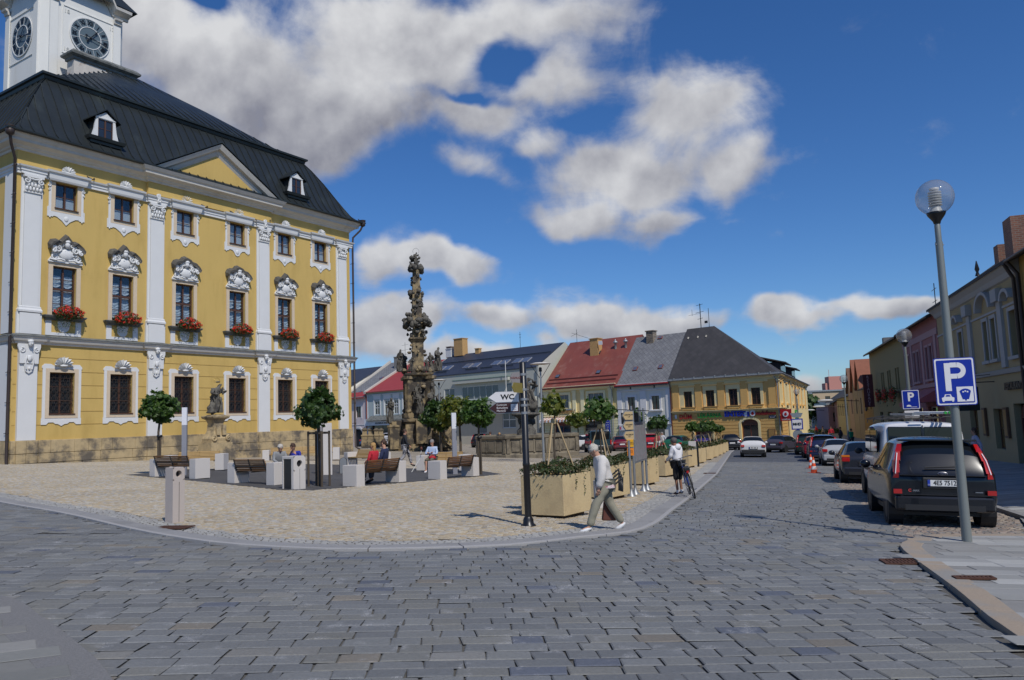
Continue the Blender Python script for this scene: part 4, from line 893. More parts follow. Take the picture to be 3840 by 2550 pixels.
def clock(face):
    """dial with roman numerals, rings and hands, standing just proud of the tower wall"""
    if face == 'f': M = Matrix.Translation((cx, TD0-.03, cz))
    else: M = Matrix.Translation((TU0-.03, TD0+2.75, 30.45)) @ Matrix.Rotation(rad(-90), 4, 'Z')
    R = 1.43; q = MB(M)
    n = 48; q.add([(R*cos(2*pi*i/n), -.02, R*sin(2*pi*i/n)) for i in range(n)]+[(R*cos(2*pi*i/n), .03, R*sin(2*pi*i/n)) for i in range(n)], [tuple(range(n))]+[(i, i+n, (i+1) % n+n, (i+1) % n) for i in range(n)])
    dial = q.build('clock_face', mat('dial_blue_grey', (.10, .14, .165), .5, .12, 3), tower)
    r = MB(M)
    for ra, rb in ((1.40, 1.47), (.78, .83)):
        vs = []
        for i in range(n): a = 2*pi*i/n; vs += [(ra*cos(a), -.05, ra*sin(a)), (rb*cos(a), -.05, rb*sin(a)), (rb*cos(a), .0, rb*sin(a)), (ra*cos(a), .0, ra*sin(a))]
        r.add(vs, [(4*i+k, 4*i+(k+1) % 4, 4*((i+1) % n)+(k+1) % 4, 4*((i+1) % n)+k) for i in range(n) for k in range(4)])
    for i in range(12):
        a = 2*pi*(i+.5)/12; r.beam((.83*cos(a), -.035, .83*sin(a)), (1.4*cos(a), -.035, 1.4*sin(a)), .02, .02)
    r.beam((-.78, -.04, 0), (.78, -.04, 0), .02, .02); r.build('dial_rings', m_wht, tower)
    for i, t in enumerate(['XII', 'I', 'II', 'III', 'IIII', 'V', 'VI', 'VII', 'VIII', 'IX', 'X', 'XI']):
        a = -2*pi*i/12; vs, fs = text_mesh(t, .42, .02, bold=.012, xs=.8); nu = MB(M)
        nu.add([(sin(-a)*1.12+x*cos(a)-y*sin(a), -.045-z, cos(a)*1.12+x*sin(a)+y*cos(a)) for x, y, z in vs], fs); nu.build('numeral', m_black, tower)
    for nm, L, wd, ang in (('hour_hand', .78, .07, 2*pi*(1+17/60)/12), ('minute_hand', 1.32, .05, 2*pi*17/60)):
        h = MB(M); dx, dz = sin(ang), cos(ang); yy = -.12 if nm[0] == 'h' else -.16
        h.beam((-dx*.32, yy, -dz*.32), (dx*L, yy, dz*L), .02, wd); h.ball((dx*L*.85, yy, dz*L*.85), (.09, .02, .09), 8, 6); h.ball((-dx*.34, yy, -dz*.34), (.1, .02, .1), 8, 6); h.ball((0, yy, 0), (.08, .05, .08), 10, 6); h.build(nm, m_black, tower)
clock('f'); clock('l')
dt = MB()
for t, x, z in (('18', 8.05, 32.2), ('13', 11.35, 32.2), ('18', 8.05, 29.35)): letter(dt, t, (x, TD0-.02, z), .42, .03)
dt.build('date_numerals', mat('pale_relief', (.62, .61, .57), .9), tower)
# flower boxes and birds: things of their own resting on the building
m_geranium = leaf_mat('geranium_petals', (.62, .012, .006), (.75, .05, .02), .25); m_gleaf = leaf_mat('geranium_leaves', (.035, .07, .018), (.07, .11, .03), .3)
def leafcloud(n, pts, size, seed, flat=.0, five=False, nrm_up=.3):
    """many small folded leaves; pts() gives the place of each"""
    q = random.Random(seed); vs = []; fs = []
    for i in range(n):
        p, out = pts(q); p = Vector(p); s_ = size*q.uniform(.6, 1.25)
        nrm = (Vector(out).normalized()*q.uniform(.3, 1.2)+Vector((q.gauss(0, .5), q.gauss(0, .5), q.gauss(0, .5)+nrm_up))).normalized()
        a = nrm.cross(Vector((q.gauss(0, 1), q.gauss(0, 1), q.gauss(0, 1)))).normalized(); b = nrm.cross(a); o = len(vs)
        if five:
            P = [(0, -.5), (.32, -.28), (.62, .02), (.26, .10), (.36, .5), (.08, .34), (0, .72), (-.08, .34), (-.36, .5), (-.26, .10), (-.62, .02), (-.32, -.28)]
            vs += [p+(a*x+b*y-nrm*(.25*abs(x)))*s_ for x, y in P]; fs.append(tuple(range(o, o+12)))
        else:
            vs += [p+b*-.5*s_, p+(a*.38-nrm*.1)*s_, p+b*.55*s_, p+(a*-.38-nrm*.1)*s_]; fs.append((o, o+1, o+2, o+3))
    return vs, fs
wlab = ['first from the left corner', 'second from the left', 'third from the left', 'fourth from the left', 'second from the right', 'nearest the right corner']
for k, x in enumerate(WX):
    e = empty('flower_box', 'box of red geraniums on a town hall sill, '+wlab[k], 'flower box', (T0.x, T0.y, 0), TRZ, 'geranium boxes on the town hall sills')
    off_ = .05 if k != 5 else .0; b = MB(); b.box(x-.55+off_, x+.55+off_, -.40, -.16, 8.262, 8.46); b.build('trough', mat('brown_trough', (.06, .035, .02), .8), e)
    def place(q, wz=.36, c=x+off_):
        a = q.uniform(0, 2*pi); r = q.random()**.4; u = r*cos(a)*.80; z = r*sin(a)*wz
        return (c+u, -.42-q.uniform(-.08, .34)*(1-.5*r*r), 8.42+z-.12*(u*u)), (u, -.5, z+.3)
    l = MB(); l.add(*leafcloud(700, place, .10, 100+k)); hang = l; hang.add(*leafcloud(170, lambda q: ((x+q.uniform(-.62, .62), -.28-q.random()*.2, 8.15-q.random()**1.5*.62), (0, -1, 0)), .07, 300+k)); l.build('foliage', m_gleaf, e)
    f = MB(); q = random.Random(40+k); vs = []; fs = []
    for i in range(105):
        p, _ = place(q, .33); p = Vector(p)+Vector((0, -.06, .02))
        a, b_ = leafcloud(9, lambda qq: ((p.x+qq.gauss(0, .035), p.y+qq.gauss(0, .03), p.z+qq.gauss(0, .032)), (0, -1, .3)), .062, 900+i+k*77); o = len(vs); vs += a; fs += [tuple(v+o for v in t) for t in b_]
    f.add(vs, fs); f.build('blossoms', m_geranium, e)
def pigeon(u, z, y, rz, label, par_rz=TRZ, sc=1.):
    ca, sa = cos(TRZ), sin(TRZ); X, Y = T0.x+u*ca-y*sa, T0.y+u*sa+y*ca
    mb = MB(Matrix.Scale(sc, 4)); J = {'t': ((0, -.19, .03), .02), 'r': ((0, -.07, .075), .05), 'b': ((0, .03, .10), .065), 'n': ((0, .09, .16), .036), 'h': ((0, .115, .20), .03), 'k': ((0, .155, .195), .008)}
    mb.add(*skin(J, [('t', 'r'), ('r', 'b'), ('b', 'n'), ('n', 'h'), ('h', 'k')]), 0, True)
    for s in (-1, 1): mb.tube([(s*.02, .02, .05), (s*.02, .025, 0)], .006, 5)
    return tag(mb.build('pigeon', mat('pigeon_grey', (.03, .03, .034), .7), loc=(X, Y, z), rz=rz), label, 'pigeon', 'pigeons on the town hall')
pg = [(3.35, 16.10, 'pigeon perched on the white band right of the first shell crest, facing left'), (3.6, 16.10, 'righthand pigeon of two on the white band beside the first shell crest'), (10.6, 16.10, 'pigeon standing left of a pair between the third and fourth shell crests'), (10.95, 16.10, 'pigeon standing right of a pair between the third and fourth shell crests'), (12.75, 16.13, 'lone pigeon just left of the fourth shell crest'), (16.0, 16.2, 'lone pigeon above the third tall pilaster near the scroll')]
for i, (u, z, lb) in enumerate(pg): pigeon(u, z, -.2, TRZ+(-.6 if i % 2 else 1.2), lb)
pigeon(U1+.55, 17.78, -.6, TRZ+1.5, 'pigeon sitting on the gutter at the right end of the dark roof')
# stone saint on a pedestal in front of the wall
m_stat = mat('weathered_statue', (.13, .12, .10), .95, .4, 9, .6, 30, col2=(.055, .05, .045), c2=(.45, .6), c2scale=3)
# ================================================================ houses along the far side of the square
B0 = Vector((28.353, 84., 0)); BRZ = rad(90-131.2)
def gable_roof(parent, x0, x1, ze, zr, dr, m, over=.45, vx=.12, th_=.14, name='roof', back=None, uv=True):
    back = back or 2*dr; sl = (zr-ze)/dr; y0 = -over; z0 = ze-over*sl*.55
    mb = MB(); P = [(y0, z0), (0, ze+.02), (dr, zr), (back, ze)]
    n = len(P)
    for i in range(n-1):
        (a, b), (c, d) = P[i], P[i+1]
        mb.add([(x0-vx, a, b), (x1+vx, a, b), (x1+vx, c, d), (x0-vx, c, d), (x0-vx, a, b-th_), (x1+vx, a, b-th_), (x1+vx, c, d-th_), (x0-vx, c, d-th_)], [(0, 1, 2, 3), (7, 6, 5, 4), (0, 3, 7, 4), (1, 5, 6, 2)]+([(0, 4, 5, 1)] if i == 0 else []))
    o = mb.build(name, m, parent)
    return roof_uv(o) if uv else o
def shell_walls(parent, x0, x1, zb, ze, zr, dr, H, m, dep=.2, name='wall'):
    mb = MB(); mb.holes(x0, x1, zb, ze, H, 0, dep)
    for x in (x0, x1):
        q = [(x, 0, zb), (x, 0, ze), (x, dr, zr-.14), (x, 2*dr, ze), (x, 2*dr, zb)]
        mb.add(q, [tuple(range(5)) if x == x0 else tuple(range(4, -1, -1))])
    mb.quad((x1, 2*dr, zb), (x0, 2*dr, zb), (x0, 2*dr, ze), (x1, 2*dr, ze)); return mb.build(name, m, parent)
def gutter(parent, x0, x1, z, m, y=-.5, r=.07, name='gutter'):
    mb = MB(); mb.tube([(x0, y, z), (x1, y, z)], r, 8); return mb.build(name, m, parent)
def pipe(parent, pts, m, r=.055, name='rainwater_pipe'):
    mb = MB(); mb.tube(pts, r, 8); return mb.build(name, m, parent)
def roof_pt(x, t, ze, zr, dr, lift=.0):                 # t = 0 at the eave, 1 at the ridge
    return (x, dr*t, ze+(zr-ze)*t+lift)
def skylight(parent, x, t, ze, zr, dr, w=.55, h=.7, name='roof_window', frame=None):
    a = math.atan2(zr-ze, dr); M = Matrix.Translation(roof_pt(x, t, ze, zr, dr)) @ Matrix.Rotation(a, 4, 'X')
    mb = MB(M); mb.box(-w/2, w/2, -h/2, h/2, -.02, .12); o = mb.build(name, frame or m_gutter, parent)
    p = MB(M); p.box(-w/2+.06, w/2-.06, -h/2+.06, h/2-.06, .121, .13); p.build('pane', mat('skylight_glass', (.10, .12, .17), .08, 0, spec=1.), o); return o
def chimney(parent, x, y, z0, z1, w, d, m, cap=None, pots=0):
    mb = MB(); mb.box(x-w/2, x+w/2, y-d/2, y+d/2, z0, z1-.12); mb.box(x-w/2-.07, x+w/2+.07, y-d/2-.07, y+d/2+.07, z1-.119, z1)
    for i in range(pots): mb.lathe([(.09, 0), (.08, .25)], 8, (x-w/4+i*w/2, y, z1))
    return mb.build('chimney', m, parent)
m_brick = tiles_mat('chimney_brick', (.24, .10, .06), (.15, .06, .04), (.2, .16, .13), .25, .09, bump=.3)
m_brick2 = mat('chimney_yellow_brick', (.50, .30, .12), .9, .3, 6, .5, 25)
m_redroof = mat('red_sheet_roof', (.22, .06, .042), .5, .25, .7, .1, 20, col2=(.27, .12, .09), c2=(.5, .75), c2scale=.9, stretch=(1, .6, 1))
m_slate1 = tiles_mat('grey_diamond_tiles', (.20, .20, .205), (.155, .155, .165), (.06, .06, .06), .42, .42, rad(45))
m_slate2 = tiles_mat('dark_diamond_tiles', (.055, .051, .053), (.042, .04, .042), (.035, .033, .033), .55, .55, rad(45), bump=.3)
m_bluesheet = mat('blue_grey_sheet', (.034, .042, .066), .5, .15, .6, metal=.1)
m_org = mat('orange_render', (.72, .43, .14), .9, .06, 2, .1, 80); m_cream = mat('cream_render', (.82, .67, .35), .9, .05, 2, .1, 80)
m_cream2 = mat('light_yellow_render', (.84, .77, .47), .9, .05, 2, .1, 80); m_och2 = mat('old_yellow_render', (.76, .60, .27), .9, .06, 2, .1, 80)
m_ivory = mat('ivory_render', (.78, .74, .64), .9, .05, 2, .1, 80); m_lilac = mat('lilac_white', (.76, .74, .72), .9, .05, 3)
m_grey = mat('grey_render', (.47, .475, .42), .9, .06, 1.2, .1, 80); m_grey2 = mat('tile_facing', (.47, .43, .34), .8, .08, 2)
# ---- corner house with the pharmacy
ph = empty('corner_house', 'orange and cream two-storey corner house with a big dark hipped roof', 'house', B0, BRZ)
x0, x1 = -13.1, 0.; ze, zr, dr = 5.95, 12.35, 5.0; zb = -2.3
SD = Vector((-.297, .955)).normalized(); SL = 45.
wx = [-10.9, -8.1, -5.3, -2.65]; H = [(x-.52, x+.52, 2.66, 4.48) for x in wx]; H2 = [(-4.55, -2.6, zb+.3, 1.05), (-10.3, -8.1, zb+.3, .55)]
mb = MB(); mb.holes(x0, x1, 2.12, ze, H, 0, .2); mb.quad((x0, 10, zb), (x0, 0, zb), (x0, 0, ze), (x0, 10, ze)); mb.build('wall', m_org, ph)
mb = MB(); mb.holes(x0, x1, zb, 1.95, H2, 0, .35); mb.build('ground_floor_wall', m_org, ph)
mb = MB(); gr = [i*.37-1.75 for i in range(10)]                       # rusticated bands, real blocks standing proud
for i, z in enumerate(gr):
    z1 = z+.31; z0_ = z
    segs = [(x0, x1)]
    for a, b, c, d in H2:
        if z1 > c and z0_ < d+.25: segs = [s for q in segs for s in (((q[0], a-.3), (b+.3, q[1])) if q[0] < a < q[1] else (q,))]
    for a, b in segs: mb.box(a, b, -.05, -.001, z0_, z1)
mb.build('rustication', m_org, ph, bevel=.015)
mb = MB()
for x in wx: mb.box(x-.86, x-.525, -.04, 0, 2.3, 5.1); mb.box(x+.525, x+.86, -.04, 0, 2.3, 5.1); mb.box(x-.525, x+.525, -.04, 0, 4.485, 5.1); mb.box(x-.525, x+.525, -.04, 0, 2.3, 2.655)
mb.box(x0+.02, x1, -.05, 0, 5.101, 5.55); mb.box(x0+1.0, wx[0]-.865, -.038, 0, 2.3, 5.1); mb.build('cream_panels', m_cream, ph)
for x in (-12.45, -9.5, -6.7, -3.95, -.75): mb = MB(); mb.box(x-.42, x+.42, -.13, 0, 2.12, 5.3); mb.box(x-.5, x+.5, -.18, -.131, 2.3, 2.55); mb.build('pilaster', m_org, ph)
mb = MB(); mb.sweep([(0, 5.4), (.1, 5.45), (.14, 5.6), (.3, 5.7), (.36, 5.85), (0, 5.9)], [(x0, 0), (x1, 0), (SD.x*SL, SD.y*SL)]); mb.sweep([(0, 1.95), (.12, 1.98), (.16, 2.06), (.3, 2.12), (.34, 2.2), (0, 2.24)], [(x0, 0), (x1, 0), (SD.x*5, SD.y*5)]); mb.build('cornice', m_cream, ph)
for x, (a, b, c, d) in zip(wx, H):
    w_ = win(ph, a, b, c, d, .12, 2, 3, .06, .03); s = MB(); s.prism([(x-.86, 2.62), (x+.86, 2.62), (x+.68, 2.34), (x-.68, 2.34)], -.22, -.045); s.box(x-.9, x+.9, -.27, -.045, 2.621, 2.66); s.build('sill', m_org, w_)
    s = MB(); s.sweep([(0, 5.0), (.1, 5.02), (.2, 5.12), (.22, 5.16), (0, 5.18)], [(x-.85, -.04), (x-.85, -.05), (x+.85, -.05), (x+.85, -.04)]); s.build('hood', m_cream, w_)
def arch_door(parent, a, b, zb_, z1, y, name='door', m=None, glass=True):
    cx_, r = (a+b)/2, (b-a)/2; m = m or mat('red_brown_wood', (.14, .045, .028), .45, .25, 8)
    f = MB(); f.box(a, a+.12, y, y+.1, zb_, z1-.5); f.box(b-.12, b, y, y+.1, zb_, z1-.5); f.box(cx_-.06, cx_+.06, y+.01, y+.1, zb_, z1-.62); f.box(a+.12, b-.12, y-.01, y+.1, z1-.62, z1-.5)
    pts = [(cx_+r*cos(t), z1-.499+.5*sin(t)) for t in np.linspace(0, pi, 11)]; f.prism(pts, y+.02, y+.08); o = f.build(name, m, parent)
    p = MB(); p.box(a+.12, b-.12, y+.04, y+.05, zb_, z1-.62); p.build('pane', m_pane if glass else m, o); return o
arch_door(ph, -4.55, -2.6, -1.9, 1.05, .2); arch_door(ph, -10.3, -8.1, -1.9, .55, .2, 'shop_door')
for a, b, z1 in ((-4.55, -2.6, 1.05), (-10.3, -8.1, .55)):
    mb = MB(); mb.box(a-.28, a-.001, -.08, 0, -1.95, z1-.45); mb.box(b+.001, b+.28, -.08, 0, -1.95, z1-.45); c_ = (a+b)/2; R1, R2 = (b-a)/2, (b-a)/2+.28
    o_ = [(c_+R2*cos(t), z1-.449+.75*sin(t)) for t in np.linspace(0, pi, 13)]; i_ = [(c_+R1*cos(t), z1-.449+.5*sin(t)) for t in np.linspace(pi, 0, 13)]
    for k in range(12): mb.prism([o_[k], o_[k+1], i_[11-k], i_[12-k]], -.08, 0)
    mb.build('door_surround', m_cream, ph)
# side towards the street
SDA = math.atan2(SD.y, SD.x); MS = Matrix.Rotation(SDA, 4, 'Z')            # local x runs along the side wall, outward is -y
sx = [1.9, 8.7, 17., 22., 28.8, 34.5]; HS = [(x+o-.32, x+o+.32, 2.8, 4.7) for x in sx for o in (-.55, .55)]
mb = MB(MS); mb.holes(0, SL, 2.12, 5.5, HS, 0, .2); mb.holes(0, SL, zb, 2.12, [(8, 10.5, -1.7, .9), (20, 22, -1.7, .9)], 0, .25); mb.quad((SL, 0, zb), (SL, 10, zb), (SL, 10, 9.), (SL, 0, 5.5)); mb.build('side_wall', m_cream, ph)
mb = MB(MS)
for x in (4.2, 12.8, 19.5, 25.4, 31.6, 39): mb.box(x-.35, x+.35, -.1, 0, 2.12, 5.4)
for i, z in enumerate(gr): mb.box(0.05, 7.2, -.05, -.001, z, z+.31)
for x in sx: mb.box(x-1.05, x+1.05, -.22, 0, 2.5, 2.7); mb.box(x-1.0, x+1.0, -.15, 0, 5.0, 5.15)
mb.build('side_pilaster', m_org, ph)
def winM(parent, M, *a, **k):
    o = win(parent, *a, **k); o.matrix_local = M; return o
for h in HS: winM(ph, MS, *h, .13, 1, 2, fr=.06)
winM(ph, MS, 8, 10.5, -1.7, .9, .15, 2, 1); winM(ph, MS, 20, 22, -1.7, .9, .15, 2, 1, name='shop_window')
mb = MB(); s5 = SD*13; P = (-9.55, dr, zr)
mb.add([(x0-.1, -.45, ze-.15), (.35, -.45, ze-.15), P, (x0-.1, dr, zr)], [(0, 1, 2, 3)])
mb.add([(.35, -.45, ze-.15), (s5.x+.4, s5.y, ze-.15), P], [(0, 1, 2)]); mb.add([(s5.x+.4, s5.y, ze-.15), (x0, 12, ze), (x0, dr, zr), P], [(0, 1, 2, 3)])
mb.add([(x0-.1, -.45, ze-.15), (x0-.1, dr, zr), (x0-.1, dr, zr-.2), (x0-.1, -.45, ze-.35)], [(0, 1, 2, 3)])
roof_uv(mb.build('roof', m_slate2, ph))
mb = MB(MS); mb.add([(4, -.45, ze-.15), (SL+.4, -.45, ze-.15), (SL+.2, 4.4, 8.9), (4, 4.4, 8.9), (SL+.2, 9, 5.5), (4, 9, 5.5)], [(0, 1, 2, 3), (3, 2, 4, 5)]); roof_uv(mb.build('side_roof', m_slate2, ph))
for a, b in ((11, 17.5), (27, 33)):
    mb = MB(MS); mb.add([(a-.4, .0, 7.7), (b+.4, .0, 7.7), (b+.4, 4.6, 8.95), (a-.4, 4.6, 8.95), (a-.4, .0, 7.55), (b+.4, .0, 7.55), (b+.4, 4.6, 8.8), (a-.4, 4.6, 8.8)], [(0, 1, 2, 3), (7, 6, 5, 4), (0, 4, 5, 1), (0, 3, 7, 4), (1, 5, 6, 2)])
    mb.box(a, b, .7, 3.8, 6.3, 7.75); o = mb.build('shed_dormer', mat('dormer_dark_boards', (.035, .028, .025), .8, .2, 8), ph)
    p = MB(MS); n = int((b-a)/.9)
    for i in range(n): p.box(a+.2+i*.9, a+.9+i*.9, .67, .699, 6.75, 7.5)
    p.build('pane', m_pane, o)
mb = MB(); mb.sweep([(.40, ze-.22), (.46, ze-.20), (.56, ze-.1), (.5, ze-.04)], [(x0, 0), (x1, 0), (SD.x*SL, SD.y*SL)])
mb.box(x0-.05, .3, -.5, -.38, ze-.16, ze+.08)
for i in range(10): mb.box(x0+.7+i*1.3, x0+.76+i*1.3, -.56, -.3, ze-.05, ze+.16)
mb.build('gutter', m_zinc, ph)
for t, u in ((.25, -12.2), (.25, -10.2), (.25, -8.2), (.25, -6.3), (.8, -12.6), (.8, -11.3), (.8, -10.2)):
    q = MB(Matrix.Translation(roof_pt(u, t, ze, zr, dr)) @ Matrix.Rotation(math.atan2(zr-ze, dr), 4, 'X')); q.prism([(-.18, 0), (.18, 0), (0, .16)], -.15, .15); q.build('roof_vent', m_black, ph)
pipe(ph, [(-.35, -.5, ze-.3), (-.2, -.2, ze-.7), (-.12, -.16, 5.), (-.12, -.16, -1.8)], m_zinc); pipe(ph, [(x0-.02, -.45, ze-.3), (x0, -.18, 5.3), (x0, -.18, -1.6)], mat('dark_red_pipe', (.11, .02, .02), .5))
for s_, zt in ((19., 5.6),): pipe(ph, [(*(Matrix.Rotation(SDA, 3, 'Z') @ Vector((s_, -.4, zt))),), (*(Matrix.Rotation(SDA, 3, 'Z') @ Vector((s_+.3, -.15, 4.9))),), (*(Matrix.Rotation(SDA, 3, 'Z') @ Vector((s_+.3, -.15, -1.8))),)], m_zinc)
mb = MB()                                              # aerials on the ridge
mb.tube([(-11.3, 5, 12.3), (-11.3, 5, 15.3)], .05, 6); mb.tube([(-10.2, 5, 12.3), (-10.2, 5, 14.6)], .03, 6)
for z, w_ in ((15.1, .5), (14.2, .6), (13.4, .4)): mb.tube([(-11.3-w_, 5, z), (-11.3+w_*.8, 5, z+.1)], .025, 5)
mb.tube([(-12.4, 5, 13.9), (-12.4, 5, 14.7)], .02, 5); mb.box(-10.75, -10.35, 4.9, 4.95, 12.8, 13.1); mb.tube([(-12.9, 5, 14.0), (-11.3, 5, 14.1)], .015, 5); mb.build('aerial', m_black, ph)
# signs on the corner house
def sign(parent, name, mats, fn, label=None):
    mb = MB(); fn(mb); o = mb.build(name, mats, parent)
    if label: o['label'] = label
    return o
m_red = mat('sign_red', (.45, .01, .012), .5, 0); m_green = mat('sign_green', (.03, .33, .05), .5, 0); m_blue = mat('sign_blue', (.005, .03, .36), .4, 0); m_white = mat('sign_white', (.75, .75, .76), .5, 0)
m_dred = mat('letter_dark_red', (.22, .012, .012), .5, 0)
sign(ph, 'lettering', [m_red, m_green, m_white], lambda mb: (letter(mb, 'DŮM', (-11.3, -.12, 1.55), .72, .05, 0, bold=.015), letter(mb, 'LÉKÁRNA', (-8.3, -.12, 1.62), .68, .05, 1, bold=.015), mb.box(-12.7, -12.45, -.1, -.051, 1.4, 1.85, 2)), 'red and green letters over the ground floor windows')
sign(ph, 'lettering', m_blue, lambda mb: letter(mb, 'ENTER', (-5.25, -.14, 1.70), .78, .12, 0, bold=.03), 'blue letters reading ENTER')
sign(ph, 'blue_logo_panel', [m_white, m_blue], lambda mb: (mb.box(-4.12, -3.55, -.12, -.051, 1.38, 1.98, 0), mb.box(-4.22, -3.9, -.14, -.121, 1.82, 2.0, 1), mb.box(-3.75, -3.5, -.14, -.121, 1.38, 1.9, 1)))
def drop(mb, x, z, r, m0, m1, y=-.1):
    n = 20; mb.add([(x+r*cos(2*pi*i/n), y-.06, z+r*sin(2*pi*i/n)) for i in range(n)]+[(x+r*cos(2*pi*i/n), y+.04, z+r*sin(2*pi*i/n)) for i in range(n)], [tuple(range(n))]+[(i, n+i, n+(i+1) % n, (i+1) % n) for i in range(n)], m0)
    P = [(x-.05*r, z-.55*r)]+[(x+.5*r*cos(t)-.0, z-.08*r+.5*r*sin(t)) for t in np.linspace(-1.4, .9, 7)]+[(x+.28*r, z+.62*r), (x-.02*r, z+.5*r)]+[(x+.5*r*cos(t), z-.08*r+.5*r*sin(t)) for t in np.linspace(2.3, 4.4, 6)]
    mb.prism(P, y-.075, y-.061, m1)
sign(ph, 'round_logo', [m_white, m_red], lambda mb: drop(mb, -3.1, 1.72, .33, 0, 1))
sign(ph, 'lettering', m_dred, lambda mb: letter(mb, 'vodafone', (-1.65, -.14, 1.70), .62, .10, 0, bold=.02), 'dark red letters reading vodafone')
sign(ph, 'street_name_plate', [mat('plate_navy', (.01, .012, .05), .4, 0), m_white], lambda mb: (mb.box(-1.35, -.5, -.09, -.06, 1.12, 1.42, 0), letter(mb, 'PALACKÉHO\nNÁMĚSTÍ', (-.925, -.1, 1.27), .13, .01, 1)))
sign(ph, 'notice_case', [mat('case_brown', (.12, .06, .03), .6), mat('case_poster', (.35, .2, .06), .6, .6, 9)], lambda mb: (mb.box(-1.5, -.75, -.12, -.05, -1.0, .0, 0), mb.box(-1.44, -.81, -.13, -.121, -.94, -.06, 1)))
so_ = sign(ph, 'projecting_sign', [m_red, m_white], lambda mb: (mb.box(.08, 1.25, -.35, -.25, .78, 2.02, 0), drop(mb, .66, 1.5, .3, 1, 0, -.35), letter(mb, 'vodafone', (.66, -.36, .95), .24, .01, 1)), 'square red projecting sign with a white ring')
def cross(mb):
    M0 = mb.M; mb.M = MS @ Matrix.Translation((7.4, -1.0, 1.4)) @ Matrix.Rotation(rad(-80), 4, 'Z')
    mb.box(-.5, .5, -.08, .08, -.17, .17, 0); mb.box(-.17, .17, -.08, .08, .171, .5, 0); mb.box(-.17, .17, -.08, .08, -.5, -.171, 0); mb.box(-.08, .08, -.1, -.081, -.3, .3, 1); mb.M = M0
sign(ph, 'pharmacy_cross', [m_green, mat('pale_green', (.5, .75, .55), .5, 0)], cross, 'green pharmacy cross')
# ---- small white house
wh = empty('white_house', 'narrow white house with lilac trim and a grey diamond-tiled roof', 'house', B0, BRZ)
x0, x1 = -20.65, -13.15; ze, zr, dr = 5.85, 12.05, 5.3
H = [(-19.15, -18.1, 2.65, 4.2), (-15.75, -14.7, 2.6, 4.2), (-18.78, -18.55, 5.15, 5.45), (-15.45, -15.2, 5.15, 5.45), (-19.9, -18.7, -2, .6), (-16.8, -14.2, -2, .9)]
shell_walls(wh, x0, x1, zb, ze, zr, dr, H, m_ivory)
mb = MB()
for a, b in ((x0, x0+.65), (-17.35, -16.5), (x1-.65, x1)): mb.box(a, b, -.08, 0, .85, 4.92)
mb.sweep([(0, 4.92), (.12, 4.95), (.14, 5.05), (0, 5.08)], [(x0, 0), (x1, 0)]); mb.sweep([(0, .7), (.12, .72), (.2, .84), (0, .86)], [(x0, 0), (x1, 0)]); mb.sweep([(0, 5.55), (.2, 5.6), (.3, 5.8), (0, 5.84)], [(x0, 0), (x1, 0)])
for a, b, c, d in H[:2]: mb.box(a-.28, a-.001, -.06, 0, c-.05, d+.28); mb.box(b+.001, b+.28, -.06, 0, c-.05, d+.28); mb.box(a, b, -.06, 0, d+.001, d+.28); mb.box(a-.4, b+.4, -.2, 0, c-.2, c-.06)
mb.build('lilac_trim', m_lilac, wh)
win(wh, *H[0], .12, 2, 2, .05, .03); win(wh, *H[1], .12, 2, 2, .05, .03)
for h in H[2:4]: win(wh, *h, .12, 1, 1, .03, name='attic_window')
win(wh, *H[4], .15, 1, 1, .1, name='door'); mb = MB(); mb.box(-16.8, -14.2, .1, .14, -2, .9); mb.box(-15.55, -15.5, .07, .1, -2, .9); mb.build('garage_door', mat('beige_door', (.40, .29, .17), .7, .1), wh)
gable_roof(wh, x0, x1, ze, zr, dr, m_slate1); gutter(wh, x0-.05, x1, ze-.2, mat('red_gutter', (.35, .03, .025), .45), -.52, .09)
skylight(wh, -18.8, .3, ze, zr, dr, .6, .6, frame=m_redroof); skylight(wh, -15.2, .3, ze, zr, dr, .6, .6, frame=m_redroof); skylight(wh, -17.0, .93, ze, zr, dr, .6, .4, frame=m_redroof)
mb = MB(); mb.box(-18.75, -17.75, 4.4, 5.3, 10.8, 12.55); mb.box(-18.85, -17.65, 4.3, 5.4, 12.55, 12.68); roof_uv(mb.build('chimney', tiles_mat('mottled_brick', (.28, .22, .15), (.07, .055, .05), (.3, .27, .22), .3, .1), wh))
mb = MB(); mb.box(x0+.3, x0+1.0, -.35, -.03, .2, .7, 0); mb.box(x0+.35, x0+.6, -.36, -.351, .3, .65, 1); mb.build('wall_sign', [m_white, mat('sign_pink', (.6, .1, .15), .5, 0)], wh)
# ---- yellow house with the red roof
yh = empty('yellow_house', 'pale yellow house with a large red sheet roof and a striped shop awning', 'house', B0, BRZ)
x0, x1 = -32.4, -20.7; ze, zr, dr = 6.15, 12.55, 6.6
H = [(-30.6, -28.2, 3.25, 5.0), (-25.1, -22.7, 3.3, 4.98), (-30.7, -28.1, -1.9, 1.6), (-25.8, -23.1, -1.9, 1.45)]
shell_walls(yh, x0, x1, zb, ze, zr, dr, H, m_och2)
mb = MB()
for a, b in ((-32.35, -31.5), (-27.55, -27.0), (-26.25, -25.7), (-21.9, -21.35)): mb.box(a, b, -.12, 0, 2.7, 5.2); mb.box(a-.06, b+.06, -.16, 0, 5.201, 5.5); mb.box(a-.08, b+.08, -.16, -.0, 2.45, 2.699)
for a, b, c, d in H[:2]: mb.box(a-.3, a-.001, -.08, 0, c-.1, d+.3); mb.box(b+.001, b+.3, -.08, 0, c-.1, d+.3); mb.box(a, b, -.08, 0, d+.001, d+.3)
mb.sweep([(0, 5.5), (.15, 5.52), (.2, 5.7), (.35, 5.85), (.4, 6.05), (0, 6.1)], [(x0, 0), (x1, 0)]); mb.sweep([(0, 2.1), (.15, 2.15), (.25, 2.3), (0, 2.4)], [(x0, 0), (x1, 0)])
